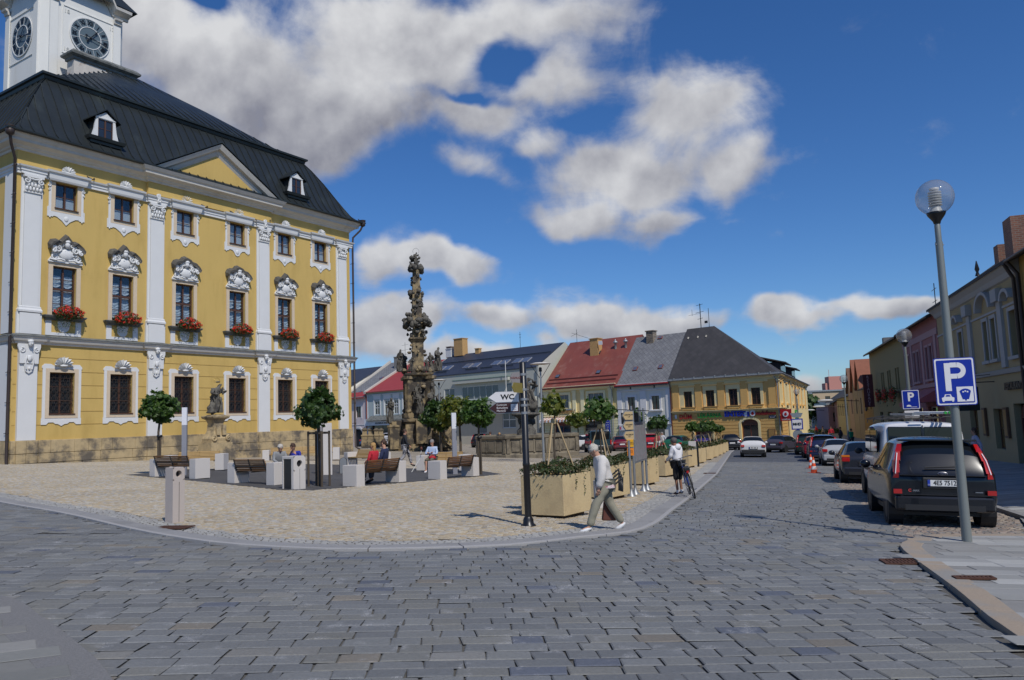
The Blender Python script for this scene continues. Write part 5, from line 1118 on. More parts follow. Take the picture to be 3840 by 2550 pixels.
for i in range(11):
    z = -1.9+i*.33
    for a, b in ((x0, -30.8), (-28.0, -26.0), (-22.9, x1)): mb.box(a, b, -.05, -.001, z, z+.29)
mb.build('cream_trim', m_cream2, yh, bevel=.01)
for h in H[:2]:
    o = win(yh, *h, .1, 3, 2, .05, .03, mfr=mat('light_frame', (.55, .52, .45), .6), pane=mat('window_pane_blue', (.05, .06, .10), .08, .5, 3, spec=.8)); s = MB(); s.box(h[0]-.45, h[1]+.45, -.3, 0, h[2]-.28, h[2]-.12); s.build('sill', m_zinc, o)
arch_door(yh, -30.7, -28.1, -1.9, 1.6, .15, 'gate', mat('maroon_gate', (.20, .05, .045), .6, .15, 6)); win(yh, *H[3], .2, 2, 1, .08, name='shop_window')
gable_roof(yh, x0, x1, ze, zr, dr, m_redroof); mb = MB()
for t in (.06, .14): a = roof_pt(0, t, ze, zr, dr, .14); mb.box(x0+.3, x1-.3, a[1]-.05, a[1]+.05, a[2]-.12, a[2]+.03)
mb.box(x0-.1, x1+.1, -.6, -.45, ze-.32, ze-.18); mb.build('snow_guard', mat('dark_red_sheet', (.13, .025, .02), .5), yh)
for u, t in ((-31.0, .22), (-24.4, .24), (-26.3, .68)): skylight(yh, u, t, ze, zr, dr, .65, .6)
q = MB(); q.box(-27.4, -26.1, 4.1, 5.1, 9.8, 12.4); q.box(-27.5, -26., 4., 5.2, 12.4, 12.5); q.build('chimney', m_brick2, yh)
for u in (-23.8, -22.2): q = MB(); q.lathe([(.16, 0), (.16, .75), (.3, .8), (.3, 1.0), (.16, 1.05), (.05, 1.3)], 10, (u, 4.9, 10.8)); q.build('flue', m_zinc, yh)
q = MB(); q.box(-25.9, -25.3, 4.0, 4.05, 11.5, 12.0); q.build('satellite_dish', m_white, yh)
q = MB(); q.tube([(-31.2, 6.4, 12.5), (-31.2, 6.4, 14.3)], .03, 5); q.tube([(-32.1, 6.4, 13.9), (-29.3, 6.4, 12.9)], .02, 5); q.tube([(-32.2, 6.4, 13.4), (-31.0, 6.4, 13.8)], .02, 5); q.build('aerial', m_black, yh)
pipe(yh, [(-21.45, -.5, ze-.3), (-21.3, -.2, 5.2), (-21.3, -.2, -1.6)], m_zinc)
q = MB()
for i in range(34):
    a = x0+.1+i*(9.6/34); q.add([(a, -.02, 2.1), (a+9.6/34, -.02, 2.1), (a+9.6/34, -1.3, 1.75), (a, -1.3, 1.75), (a+9.6/34, -1.3, 1.45+.06*(i % 2)), (a, -1.3, 1.45+.06*(i % 2))], [(0, 1, 2, 3), (3, 2, 4, 5)], i % 2)
q.build('awning', [m_white, mat('awning_stripe', (.55, .25, .12), .8)], yh)
sign(yh, 'lettering', mat('letter_brown', (.16, .08, .03), .6), lambda mb: (letter(mb, 'PAPÍRNICTVÍ', (-28.6, -.28, 2.75), .6, .04, 0, xs=.9)))
q = MB(); q.box(-22.55, -21.9, -.12, -.052, -.6, 1.5, 0); [letter(q, t, (-22.22, -.13, 1.2-.28*i), .16, .01, 1) for i, t in enumerate(('MENU', 'KÁVA', 'ČAJ', 'PIVO', 'VÍNO'))]; q.build('shop_board', [m_blue, m_white], yh)
# ---- grey modern building
gh = empty('grey_building', 'long grey modern building with a band of white windows and a blue-grey sheet roof', 'building', B0, BRZ)
x0, x1 = -56.5, -33.2; ze, zr, dr = 9.1, 12.7, 6.2
H = [(-51.6, -49.4, 4.9, 7.0), (-47.9, -40.6, 5.15, 7.1), (-39.2, -38.0, 4.6, 7.2), (-36.2, -34.6, 4.9, 7.2), (-44.8, -43.0, .2, 2.8), (-40.0, -37.5, .9, 3.2), (-52, -49.5, -1.8, 1.5)]
mb = MB(); mb.holes(x0, x1, zb, ze, H, 0, .25)
mb.add([(x1, 0, zb), (x1, 12.4, zb), (x1, 12.4, ze), (x1, dr, zr+.02), (x1, 0, ze)], [(0, 1, 2, 3, 4)]); mb.add([(x0, 0, zb), (x0, 0, ze), (x0, dr, zr), (x0, 12.4, ze), (x0, 12.4, zb)], [(0, 1, 2, 3, 4)])
mb.build('wall', m_grey, gh)
mb = MB(); mb.box(-49.0, -34.0, -1.1, -.02, 3.5, 4.9); mb.box(-34.5, -33.4, -1.1, -.02, 3.5, 5.05); mb.box(-49.3, -38.3, -.5, -.02, 7.55, 8.05); mb.box(-33.2, -32.9, -.3, 1.2, 3.6, 9.1); mb.build('balcony', m_grey, gh)
mb = MB(); mb.box(-49.35, -38.25, -.55, -.0, 8.051, 8.12); mb.box(-49.05, -33.95, -1.15, .0, 4.901, 4.95); mb.build('flashing', mat('verdigris', (.16, .26, .20), .7, .2), gh)
mb = MB(); mb.box(x0, x1-.05, -.04, -.001, zb, 3.3)
mb2 = MB(); mb2.holes(x0, x1, zb, 3.3, [h for h in H if h[3] < 3.4], -.03, .02); mb2.build('tile_facing', m_grey2, gh)
m_lf = mat('white_frame_paint', (.70, .69, .65), .5, 0); m_pb = mat('curtained_pane', (.10, .11, .125), .12, .5, 4, spec=.8)
win(gh, *H[0], .08, 2, 2, .09, .05, mfr=m_lf, pane=m_pb); win(gh, *H[1], .08, 6, 1, .09, mfr=m_lf, pane=m_pb); win(gh, *H[2], .08, 1, 2, .12, mfr=m_lf, pane=m_pb); win(gh, *H[3], .08, 1, 2, .3, mfr=m_lf, pane=m_pb); win(gh, *H[5], .08, 2, 2, .1, .1, mfr=m_lf, pane=m_pb); win(gh, *H[4], .08, 1, 1, .1, mfr=m_lf, pane=m_pb); win(gh, *H[6], .08, 2, 1, .1, mfr=m_lf, name='shop_window')
gable_roof(gh, x0, x1, ze, zr, dr, m_bluesheet, over=.1, vx=-.2, uv=False)
mb = MB(); a = roof_pt(0, .55, ze, zr, dr, .1); mb.box(x0+.2, x1-.4, a[1]-.05, a[1]+.05, a[2], a[2]+.1)
for u in (-53, -46.5, -43.5, -39.5): a = roof_pt(0, .12, ze, zr, dr, .1); mb.box(u-1.2, u+1.2, a[1]-.05, a[1]+.05, a[2], a[2]+.12)
mb.build('snow_guard', m_black, gh)
for u in (-54.2, -52.6, -48.4, -46.7, -42.6, -40.9, -38.5, -36.9): skylight(gh, u, .32, ze, zr, dr, 1.35, 1.3, frame=mat('skylight_frame', (.3, .3, .32), .5))
chimney(gh, -53.8, 6, 12.4, 15.2, 1.9, 1.2, m_brick2); chimney(gh, -56.2, 6, 12.4, 13.8, 1.2, .9, m_wht); chimney(gh, -50., 6, 12.4, 13.3, .8, .6, m_brick2); chimney(gh, -58.2, 8, 12., 14.4, 1., .9, m_brick)
q = MB(); q.tube([(-41.5, 6.2, 12.6), (-41.5, 6.2, 15.0)], .03, 5); q.box(-41.7, -41.3, 6.18, 6.22, 14.6, 14.64); q.box(-41.65, -41.35, 6.18, 6.22, 14.2, 14.24); q.build('aerial', m_black, gh)
q = MB(); q.tube([(-38.2, -1.0, 4.9), (-38.2, -1.0, 10.2)], .05, 6); q.build('flag_pole', m_lf, gh)
pipe(gh, [(x1-.1, -.15, 8.9), (x1-.1, -.15, -1)], m_zinc); sign(gh, 'lettering', m_red, lambda mb: letter(mb, 'NÁDRAŽÍ', (-36.9, -1.15, 4.1), .5, .03, 0))
# ---- teal shop and pink house to the left
tl = empty('teal_house', 'grey-green house with a bright red roof and a shop front, beside the plague column', 'house', B0, BRZ)
x0, x1 = -70.2, -57.; ze, zr, dr = 7.6, 12.6, 9.5
H = [(-68.15, -66.75, 3.65, 5.95), (-65.6, -64.2, 3.65, 5.95), (-63.3, -62.1, 3.65, 5.95), (-61., -59.6, 3.65, 5.95), (-69.0, -61.5, -1.4, 2.2)]
shell_walls(tl, x0, x1, zb, ze, zr, dr, H, mat('teal_render', (.42, .50, .50), .9, .05, 2))
mb = MB()
for a, b, c, d in H[:4]: mb.box(a-.25, a-.001, -.06, 0, c-.1, d+.2); mb.box(b+.001, b+.25, -.06, 0, c-.1, d+.2); mb.box(a-.4, b+.4, -.15, 0, 6.85, 7.0); mb.box(a-.2, b+.2, -.05, 0, 6.16, 6.84)
mb.box(x0, x0+.35, -.05, 0, -.8, 7.2); mb.build('trim', m_wht, tl); mb = MB(); mb.sweep([(0, 7.1), (.1, 7.15), (.3, 7.4), (0, 7.5)], [(x0, 0), (x1, 0)]); mb.build('cornice', mat('sage_cornice', (.33, .36, .28), .9), tl)
for h in H[:4]: win(tl, *h, .1, 2, 2, .12, .1, mfr=m_wht, transom=h[3]-.7)
win(tl, *H[4], .3, 3, 1, .08, name='shop_window', mfr=mat('case_brown', (.12, .06, .03), .6)); m_rr2 = mat('bright_red_roof', (.32, .04, .035), .5, .12, 1)
gable_roof(tl, x0, x1, ze, zr, dr, m_rr2, uv=False)
mb = MB(); mb.add([(x0-.15, -.5, ze+.0), (x0-.15, dr, zr+.35), (x0+.35, dr, zr+.35), (x0+.35, -.5, ze+.0), (x0-.15, -.5, ze-.4), (x0-.15, dr, zr-.4), (x0+.35, dr, zr-.4), (x0+.35, -.5, ze-.4)], [(3, 2, 1, 0), (0, 1, 5, 4), (2, 3, 7, 6), (3, 0, 4, 7)]); mb.build('verge', mat('verge_plaster', (.52, .48, .42), .9, .2, 4), tl)
q = MB(); q.add([(-69.2, 0, 3.5), (-59, 0, 3.5), (-59, -1.1, 2.75), (-69.2, -1.1, 2.75)], [(0, 1, 2, 3)]); q.add([(-69.2, 0, 3.45), (-59, 0, 3.45), (-59, -1.1, 2.7), (-69.2, -1.1, 2.7)], [(3, 2, 1, 0)]); q.build('canopy', m_lead, tl)
sign(tl, 'shop_sign', [m_white, m_black, m_red], lambda mb: (mb.box(-70.0, -60.5, -.7, -.35, 1.95, 3.0, 0), letter(mb, 'GALANTERIE', (-64.6, -.72, 2.7), .36, .02, 1), letter(mb, 'KOLONIÁLNÍ ZBOŽÍ', (-65.6, -.72, 2.28), .34, .02, 1, bold=.01), mb.box(-66.2, -63.6, -.72, -.705, 2.88, 2.92, 2)))
pipe(tl, [(x0+.1, -.3, 7.2), (x0+.1, -.12, 6.6), (x0+.1, -.12, -.8)], m_redroof, .09)
q = MB(); q.box(-70.0, -69.1, -.1, -.01, -.9, 1.6, 0); [letter(q, t, (-69.55, -.11, 1.2-.32*i), .15, .01, 1) for i, t in enumerate(('LÁTKY', 'PŘÍZE', 'KNOFLÍKY', 'NITĚ', 'ZIPY', 'KRAJKY'))]; q.build('shop_board', [m_white, m_black], tl)
pk = empty('pink_house', 'pale pink house with an arched gateway and a steep grey slate roof', 'house', B0, BRZ)
x0, x1 = -76.5, -70.35; ze, zr, dr = 6.9, 13.2, 10.5
H = [(-72.95, -71.7, 3.4, 5.2), (-73.7, -71.4, -1.6, 1.4)]
shell_walls(pk, x0, x1, zb, ze, zr, dr, H, mat('pink_render', (.68, .58, .57), .9, .05, 2))
mb = MB(); mb.box(-73.2, -72.951, -.05, 0, 3.2, 5.4); mb.box(-71.699, -71.45, -.05, 0, 3.2, 5.4); mb.box(-72.95, -71.7, -.05, 0, 5.201, 5.4); mb.box(x0, x1, -.05, 0, 2.1, 2.2); mb.box(x0, x1, -.1, 0, 6.6, 6.75)
n = 12; c_, R2, R1 = -72.55, 1.5, 1.15; o_ = [(c_+R2*cos(t), .6+R2*.85*sin(t)) for t in np.linspace(0, pi, n+1)]; i_ = [(c_+R1*cos(t), .6+R1*.85*sin(t)) for t in np.linspace(pi, 0, n+1)]
for k in range(n): mb.prism([o_[k], o_[k+1], i_[n-1-k], i_[n-k]], -.06, 0)
mb.build('trim', m_wht, pk); win(pk, *H[0], .1, 2, 2, .06); arch_door(pk, *H[1][:2], -1.6, 1.4, .3, 'gateway', m_dark, False)
gable_roof(pk, x0, x1, ze, zr, dr, m_slate1)
mb = MB(); mb.add([(x0-.2, -.5, ze-.25), (x1, -.5, ze-.25), (x1, 1.0, ze+.75), (x0-.2, 1.0, ze+.75)], [(0, 1, 2, 3)]); mb.box(x0-.2, x1, -.6, -.5, ze-.4, ze-.2); mb.build('red_eaves', m_rr2, pk)
mb = MB()
for X in (x0-.3, x1-.4): mb.add([(X, .8, ze+.6), (X, dr, zr+.4), (X+.55, dr, zr+.4), (X+.55, .8, ze+.6), (X, .8, ze+.1), (X, dr, zr-.1), (X+.55, dr, zr-.1), (X+.55, .8, ze+.1)], [(3, 2, 1, 0), (0, 1, 5, 4), (2, 3, 7, 6), (3, 0, 4, 7)])
mb.build('verge', MATS['verge_plaster'], pk); chimney(pk, -72.3, 8.6, 11.6, 13.9, .9, .8, mat('grey_chimney', (.25, .23, .20), .9, .3, 8)); skylight(pk, -72.6, .5, ze, zr, dr, .7, .7, frame=m_redroof); skylight(pk, -73.4, .12, ze, zr, dr, .7, .5, frame=m_redroof)
q = MB(); q.tube([(-71.2, 9.5, 12.4), (-71.2, 9.5, 16.4)], .03, 5); [q.tube([(-72.1, 9.5, z), (-70.3, 9.5, z+.1)], .02, 5) for z in (14.2, 15.0, 15.9)]; q.build('aerial', m_black, pk)
bk = empty('blue_roof_house', 'house behind the pink one of which the dark blue roof shows', 'house', B0, BRZ)
shell_walls(bk, -92, -76.9, zb, 8, 12.6, 9, [], m_ivory); gable_roof(bk, -92, -76.9, 8, 12.6, 9, m_bluesheet, uv=False)
# ================================================================ shaded row of houses on the right of the street
R0 = Vector((10*CA, -10*SA, 0)); RRZ = rad(252.1)          # local x = minus the distance along the street
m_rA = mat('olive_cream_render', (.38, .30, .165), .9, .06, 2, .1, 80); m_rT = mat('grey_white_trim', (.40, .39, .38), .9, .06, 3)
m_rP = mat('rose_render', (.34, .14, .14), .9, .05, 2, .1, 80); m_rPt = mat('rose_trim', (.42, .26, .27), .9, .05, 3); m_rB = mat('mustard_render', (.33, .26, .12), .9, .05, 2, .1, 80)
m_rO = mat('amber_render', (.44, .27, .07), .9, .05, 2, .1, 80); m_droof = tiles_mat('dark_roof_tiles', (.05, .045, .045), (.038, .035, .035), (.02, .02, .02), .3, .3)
def row_house(name, label, s0, s1, ze, zr, dr, H, m, roof=None, over=.5):
    e = empty(name, label, 'house', R0, RRZ); shell_walls(e, -s1, -s0, -2.4, ze, zr, dr, H, m, .28)
    gable_roof(e, -s1, -s0, ze, zr, dr, roof or m_droof, over=over); return e
S = lambda s0, s1, a, b: (-s1, -s0, a, b)
def frames(e, H, t=.2, m=None, y=-.05):
    for a, b, c, d in H: mb = MB(); mb.box(a-t, a-.001, y, 0, c, d+t); mb.box(b+.001, b+t, y, 0, c, d+t); mb.box(a, b, y, 0, d+.001, d+t); mb.box(a-t-.08, b+t+.08, y-.1, 0, c-.14, c-.001); mb.build('window_trim', m or m_rT, e)
# nearest, cut by the picture edge
H = [S(21, 22.2, 3.7, 5.6), S(24.5, 25.7, 3.7, 5.6), S(28, 29.2, 3.7, 5.6), S(31.6, 32.8, 3.7, 5.6), S(24, 27, -1, 1.8), S(30, 32, -1, 1.8)]
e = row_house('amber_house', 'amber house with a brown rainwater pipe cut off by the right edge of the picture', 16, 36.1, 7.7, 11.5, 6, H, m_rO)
for h in H: win(e, *h, .2, 2, 2)
frames(e, H[:4]); pipe(e, [(-36.1, -.5, 7.5), (-35.95, -.15, 6.9), (-35.95, -.15, -.8)], m_gutter, .08); gutter(e, -36.1, -16, 7.45, m_gutter)
# cream house with arched window heads
wA = [S(46.75, 47.65, 3.75, 5.62), S(41.75, 42.5, 3.75, 5.62), S(40.35, 41.1, 3.75, 5.62), S(37.2, 38.2, 3.7, 5.62)]; gA = [S(40.7, 42.2, -.35, 1.5), S(37.3, 38.9, -1.2, 1.7), S(45.2, 46.8, -.35, 1.5), S(49, 51, -1.2, 1.5)]
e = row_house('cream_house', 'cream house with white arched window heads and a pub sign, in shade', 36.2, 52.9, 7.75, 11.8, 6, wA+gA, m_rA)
for h in wA: win(e, *h, .22, 1, 2, .08, mfr=mat('maroon_frame', (.12, .03, .03), .5))
for h in (gA[0], gA[2], gA[3]): win(e, *h, .22, 2, 2, .06, pane=mat('warm_shop_glass', (.16, .09, .03), .1, .6, 4, spec=.8), name='shop_window')
arch_door(e, *gA[1][:2], -1.2, 1.7, .25)
frames(e, wA, .16); mb = MB()
for s_ in (44.9, 39.3, 49.5): mb.box(-s_-.3, -s_+.3, -.12, 0, 3.3, 6.2); mb.box(-s_-.45, -s_+.45, -.28, 0, 6.2, 6.75)
mb.sweep([(0, 3.0), (.12, 3.02), (.2, 3.2), (0, 3.24)], [(-52.9, 0), (-36.2, 0)]); mb.sweep([(0, 6.95), (.1, 7.0), (.2, 7.2), (.4, 7.4), (.45, 7.6), (0, 7.65)], [(-52.9, 0), (-36.2, 0)]); mb.box(-52.9, -36.2, -.05, 0, 5.85, 5.95)
for s_, r in ((47.2, .7), (41.4, 1.35), (37.7, .75)):
    pts = [(-s_+r*cos(t), 6.1+r*.62*sin(t)) for t in np.linspace(0, pi, 13)]; pin = [(-s_+(r-.22)*cos(t), 6.1+(r-.22)*.62*sin(t)) for t in np.linspace(0, pi, 13)]
    for k in range(12): mb.prism([pts[k], pts[k+1], pin[k+1], pin[k]], -.3, 0)
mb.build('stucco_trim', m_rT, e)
pipe(e, [(-36.35, -.5, 7.4), (-36.5, -.16, 6.8), (-36.5, -.16, -.9)], m_gutter, .08)
q = MB(); q.box(-40.1, -38.9, .6, 1.5, 7.9, 9.9); q.box(-41.9, -41.2, .6, 1.4, 7.9, 9.1); roof_uv(q.build('chimney', m_brick, e))
q = MB(); q.lathe([(.12, 0), (.06, .2), (.12, .35), (.02, .8)], 8, (-46, .8, 8.4)); q.build('roof_finial', m_black, e)
sg = empty('pub_sign', 'dark rectangular pub sign hanging from a bracket on the cream house', 'sign', R0, RRZ)
q = MB(); q.box(-41.55, -41.45, -1.9, -.7, 1.45, 2.55, 0); q.box(-41.58, -41.57, -1.7, -.9, 1.95, 2.2, 1); q.ball((-41.58, -1.3, 2.38), (.03, .13, .1), 8, 6, 2); q.build('board', [mat('sign_black', (.02, .018, .016), .4, 0), mat('sign_dim_white', (.3, .3, .28), .5, 0), mat('sign_dim_red', (.3, .05, .03), .5, 0)], sg)
M0 = Matrix.Translation((-41.585, -1.3, 2.075)) @ Matrix.Rotation(rad(-90), 4, 'Z') @ Matrix.Rotation(0, 4, 'X')
q = MB(M0); letter(q, 'Bernard', (0, -.0, 0), .2, .01); q.build('lettering', mat('sign_black', (0, 0, 0)), sg)
q = MB(); q.tube([(-41.5, 0, 2.75), (-41.5, -2.1, 2.75)], .025, 6); q.tube([(-41.5, -1.3, 2.75), (-41.5, -1.3, 2.55)], .015, 5); q.tube([(-41.5, 0, 3.1), (-41.5, -.8, 3.05), (-41.5, -1.4, 2.8)], .015, 5); q.ball((-41.5, -1.3, 2.9), (.2, .25, .1), 8, 6); q.build('bracket', m_black, sg)
for i, s_ in enumerate((43.6, 39.9)): q = MB(); q.box(-s_-.28, -s_+.28, -.12, -.01, .2, 1.55, 0); q.box(-s_-.2, -s_+.2, -.13, -.121, .3, 1.45, 1); q.build('notice_case', [MATS['case_brown'], MATS['case_poster']], e)
sign(e, 'lettering', mat('sign_black', (0, 0, 0)), lambda mb: letter(mb, 'RESTAURANT', (-38.2, -.1, 2.45), .42, .08, 0, bold=.02))
# pink house
wP = [S(54.9, 55.75, 3.47, 5.55), S(56.25, 57.1, 3.47, 5.55), S(59.4, 60.2, 3.45, 5.5), S(60.7, 61.5, 3.45, 5.5), S(63.3, 64.1, 3.4, 5.46)]
gP = [S(55, 58, -1.3, 1.7), S(60, 63, -1.3, 1.7)]
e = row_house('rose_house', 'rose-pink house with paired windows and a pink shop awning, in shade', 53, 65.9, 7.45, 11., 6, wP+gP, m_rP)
for h in wP+gP: win(e, *h, .2, 1, 2, .06, mfr=m_lf)
mb = MB(); mb.box(-65.9, -53, -.06, 0, 6.1, 6.5); mb.box(-65.9, -53, -.08, 0, 2.95, 3.2)
for s_ in (53.9, 58.3, 62.4, 65.2): mb.box(-s_-.3, -s_+.3, -.06, 0, 3.201, 6.099)
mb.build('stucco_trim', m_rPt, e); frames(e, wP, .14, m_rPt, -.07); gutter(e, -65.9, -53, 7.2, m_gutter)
q = MB(); q.add([(-58.8, 0, 2.9), (-53.2, 0, 2.9), (-53.2, -1.6, 2.0), (-58.8, -1.6, 2.0), (-58.8, -1.6, 1.75), (-53.2, -1.6, 1.75), (-58.8, 0, 2.0), (-53.2, 0, 2.0)], [(0, 1, 2, 3), (3, 2, 5, 4), (1, 7, 2), (0, 3, 6)]); q.build('awning', mat('awning_pink', (.42, .10, .11), .8, .1), e)
q = MB(); q.tube([(-58, 1, 8.0), (-58, 1, 9.9)], .03, 5); [q.tube([(-58.9, 1, z), (-57.4, 1, z)], .02, 5) for z in (8.7, 9.5)]; q.build('aerial', m_black, e)
# mustard house with geraniums and the restaurant sign
wB = []
for c in (69.8, 74.3, 78.4): wB += [S(c-1.0, c-.2, 3.2, 4.95), S(c+.2, c+1.0, 3.2, 4.95)]
gB = [S(68, 71, -1.5, 1.4), S(74, 77, -1.5, 1.4), S(80, 82, -1.5, 1.4)]
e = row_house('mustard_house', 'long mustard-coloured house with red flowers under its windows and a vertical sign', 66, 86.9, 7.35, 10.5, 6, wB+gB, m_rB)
for h in wB+gB: win(e, *h, .18, 1, 2, .06)
gutter(e, -86.9, -66, 7.1, m_gutter); flw = [(c, e) for c in (69.8, 74.3, 78.4)]
for i, (c, _) in enumerate(flw):
    f = empty('flower_box', 'dark hanging geraniums below the '+('nearest', 'middle', 'farthest')[i]+' window pair of the mustard house', 'flower box', R0, RRZ, 'geraniums on the mustard house')
    q = MB(); q.box(-c-1.0, -c+1.0, -.35, -.1, 2.9, 3.05); q.build('trough', m_brown, f)
    q = MB(); q.add(*leafcloud(420, lambda r: ((-c+r.uniform(-1.1, 1.1), -.3-r.random()*.25, 2.85+r.gauss(0, .28)), (0, -1, .3)), .16, 700+i)); q.build('foliage', m_gleaf, f)
    q = MB(); q.add(*leafcloud(160, lambda r: ((-c+r.uniform(-1.1, 1.1), -.45-r.random()*.2, 2.85+r.gauss(0, .25)), (0, -1, .3)), .13, 720+i)); q.build('blossoms', m_geranium, f)
sg = empty('restaurant_sign', 'tall dark red vertical sign with pale letters projecting from the mustard house', 'sign', R0, RRZ)
q = MB(); q.box(-83.1, -82.9, -1.2, -.3, 1.9, 5.05); q.build('panel', mat('sign_maroon', (.10, .008, .012), .5, 0), sg)
q = MB(Matrix.Translation((-82.88, -.75, 0)) @ Matrix.Rotation(rad(90), 4, 'Z')); [letter(q, ch, (0, -.01, 4.78-i*.29), .36, .02) for i, ch in enumerate('RESTAURACE')]; q.build('lettering', mat('sign_pinkish', (.55, .35, .36), .5, 0), sg)
# amber low house, then the far ones
wO = [S(88.2, 89.2, 1.7, 3.1), S(91.2, 92.4, 1.6, 3.15)]
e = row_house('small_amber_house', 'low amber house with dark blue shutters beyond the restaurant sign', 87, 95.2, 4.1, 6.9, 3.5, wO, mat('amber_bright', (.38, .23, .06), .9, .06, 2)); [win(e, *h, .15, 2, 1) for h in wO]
sh2 = MB(); sh2.box(-93.5, -92.5, -.1, -.01, 1.5, 3.2); sh2.build('shutter', mat('shutter_blue', (.02, .03, .07), .6), e)
q = MB(); q.box(-92, -91, 2, 3, 5.5, 9.2); q.box(-95, -94.2, 1.5, 2.3, 5., 8.); q.build('chimney', mat('grey_brick_chimney', (.15, .15, .15), .9, .2, 8), e)
def gable_front(name, label, s0, s1, ze, zr, m, mr, H=[]):
    e = empty(name, label, 'house', R0, RRZ); c = -(s0+s1)/2
    mb = MB(); mb.holes(-s1, -s0, -2.4, ze, H, 0, .2); mb.add([(-s1, 0, ze), (-s0, 0, ze), (c, 0, zr)], [(0, 1, 2)]); mb.quad((-s0, 0, -2.4), (-s0, 10, -2.4), (-s0, 10, ze), (-s0, 0, ze)); mb.build('wall', m, e)
    mb = MB(); mb.add([(-s1-.2, -.3, ze-.1), (c, -.3, zr+.15), (c, 10, zr+.15), (-s1-.2, 10, ze-.1), (-s0+.2, -.3, ze-.1), (-s0+.2, 10, ze-.1)], [(0, 1, 2, 3), (1, 4, 5, 2)]); mb.build('roof', mr, e)
    for h in H: win(e, *h, .15, 2, 2)
    return e
m_rg = mat('orange_gable_tiles', (.25, .09, .05), .8, .25, 3)
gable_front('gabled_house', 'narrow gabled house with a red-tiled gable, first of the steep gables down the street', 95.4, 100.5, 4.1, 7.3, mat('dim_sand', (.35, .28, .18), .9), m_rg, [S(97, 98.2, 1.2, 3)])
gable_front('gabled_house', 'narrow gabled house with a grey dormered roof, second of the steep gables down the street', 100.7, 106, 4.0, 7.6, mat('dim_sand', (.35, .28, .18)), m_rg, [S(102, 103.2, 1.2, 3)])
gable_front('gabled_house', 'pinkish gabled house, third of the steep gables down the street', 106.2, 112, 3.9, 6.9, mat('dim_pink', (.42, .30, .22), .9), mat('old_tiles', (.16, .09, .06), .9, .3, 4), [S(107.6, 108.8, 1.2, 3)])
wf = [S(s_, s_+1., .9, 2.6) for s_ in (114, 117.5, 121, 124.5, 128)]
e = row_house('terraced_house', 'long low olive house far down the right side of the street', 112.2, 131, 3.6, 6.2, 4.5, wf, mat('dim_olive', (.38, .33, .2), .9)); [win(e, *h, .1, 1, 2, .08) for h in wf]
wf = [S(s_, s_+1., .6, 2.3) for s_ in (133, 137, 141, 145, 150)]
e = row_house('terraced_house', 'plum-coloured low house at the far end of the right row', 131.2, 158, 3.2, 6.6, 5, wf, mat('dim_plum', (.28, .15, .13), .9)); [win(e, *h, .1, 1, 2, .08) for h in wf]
# street lights on wall brackets
for i, (s_, z) in enumerate(((99.5, 2.9), (114, 2.3), (140, 1.9))):
    q = empty('wall_lamp', 'pale oblong street light on a long arm, '+('nearest', 'middle', 'farthest')[i]+' of three on the right house fronts', 'street lamp', R0, RRZ, 'wall lamps down the street')
    a = MB(); a.tube([(-s_, 0, z-.2), (-s_, -3.2, z)], .04, 6); a.build('arm', m_gutter, q); a = MB(); a.ball((-s_, -3.6, z), (.28, .85, .14), 10, 6); a.build('lamp_head', mat('lamp_pale', (.6, .6, .58), .4, 0), q)
# pole, canopy clutter and far buildings closing the street
def world_box_building(name, label, x0, x1, y, d, z0, z1, m, rows=0, cols=0, roof=None, cat='building', ww=1.2, wh_=1.5, first=1.2):
    e = empty(name, label, cat, (x0, y, 0), rad(-8)); H = []; W = x1-x0
    for r in range(rows):
        for c in range(cols):
            cx_ = W*(c+.5)/cols; zb_ = z1-first-wh_-r*(wh_+1.4)
            if zb_ > z0+.5: H.append((cx_-ww/2, cx_+ww/2, zb_, zb_+wh_))
    mb = MB(); mb.holes(0, W, z0, z1, H, 0, .2); mb.quad((0, d, z0), (0, 0, z0), (0, 0, z1), (0, d, z1)); mb.quad((W, 0, z0), (W, d, z0), (W, d, z1), (W, 0, z1)); mb.build('wall', m, e)
    mb = MB(); mb.box(-.3, W+.3, -.3, d, z1, z1+.35); mb.build('roof', roof or m_zinc, e)
    for h in H: win(e, *h, .1, 2, 1, .08)
    return e
e = world_box_building('apartment_block', 'sand-coloured flat-roofed apartment block closing the far end of the street', 73.5, 88, 196, 10, -4, 6.5, mat('block_sand', (.52, .40, .26), .9, .05), 3, 5)
q = MB(); q.box(5.2, 8.2, 1, 5, 6.85, 10.2); q.box(4.4, 5.2, 1.5, 5, 6.85, 8.6); q.tube([(5.8, 3, 10.2), (5.8, 3, 12)], .05, 5); q.build('stair_tower', mat('block_pink', (.55, .25, .20), .9, .05), e)
world_box_building('apartment_block', 'yellowish flat-roofed block with a white parapet just right of the sand-coloured one', 83, 108, 204, 10, -4, 7.4, mat('block_yellow', (.62, .50, .28), .9, .05), 1, 5, roof=mat('parapet_white', (.62, .62, .60), .8))
e = world_box_building('white_modern_house', 'white modern house with balconies in front of the apartment block', 65, 74, 168, 8, -4, 3.6, mat('modern_white', (.66, .66, .66), .8, .05), 2, 3, ww=1.4)
q = MB(); q.box(0, 9, -1.4, -.01, .2, .45); q.box(0, 9, -1.4, -.01, -2.4, -2.15); [q.tube([(.2+i*.6, -1.35, .45), (.2+i*.6, -1.35, 1.3)], .03, 4) for i in range(15)]; q.box(0, 9, -1.42, -1.36, 1.3, 1.36); q.build('balcony', m_rT, e)
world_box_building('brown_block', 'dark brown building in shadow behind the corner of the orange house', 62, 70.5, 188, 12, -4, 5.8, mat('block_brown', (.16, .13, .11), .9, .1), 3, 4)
world_box_building('pink_shop_house', 'low house with a pink and white front beside the end of the corner house', 50.9, 53.5, 128, 8, -3, 2.6, m_rPt, 1, 1)
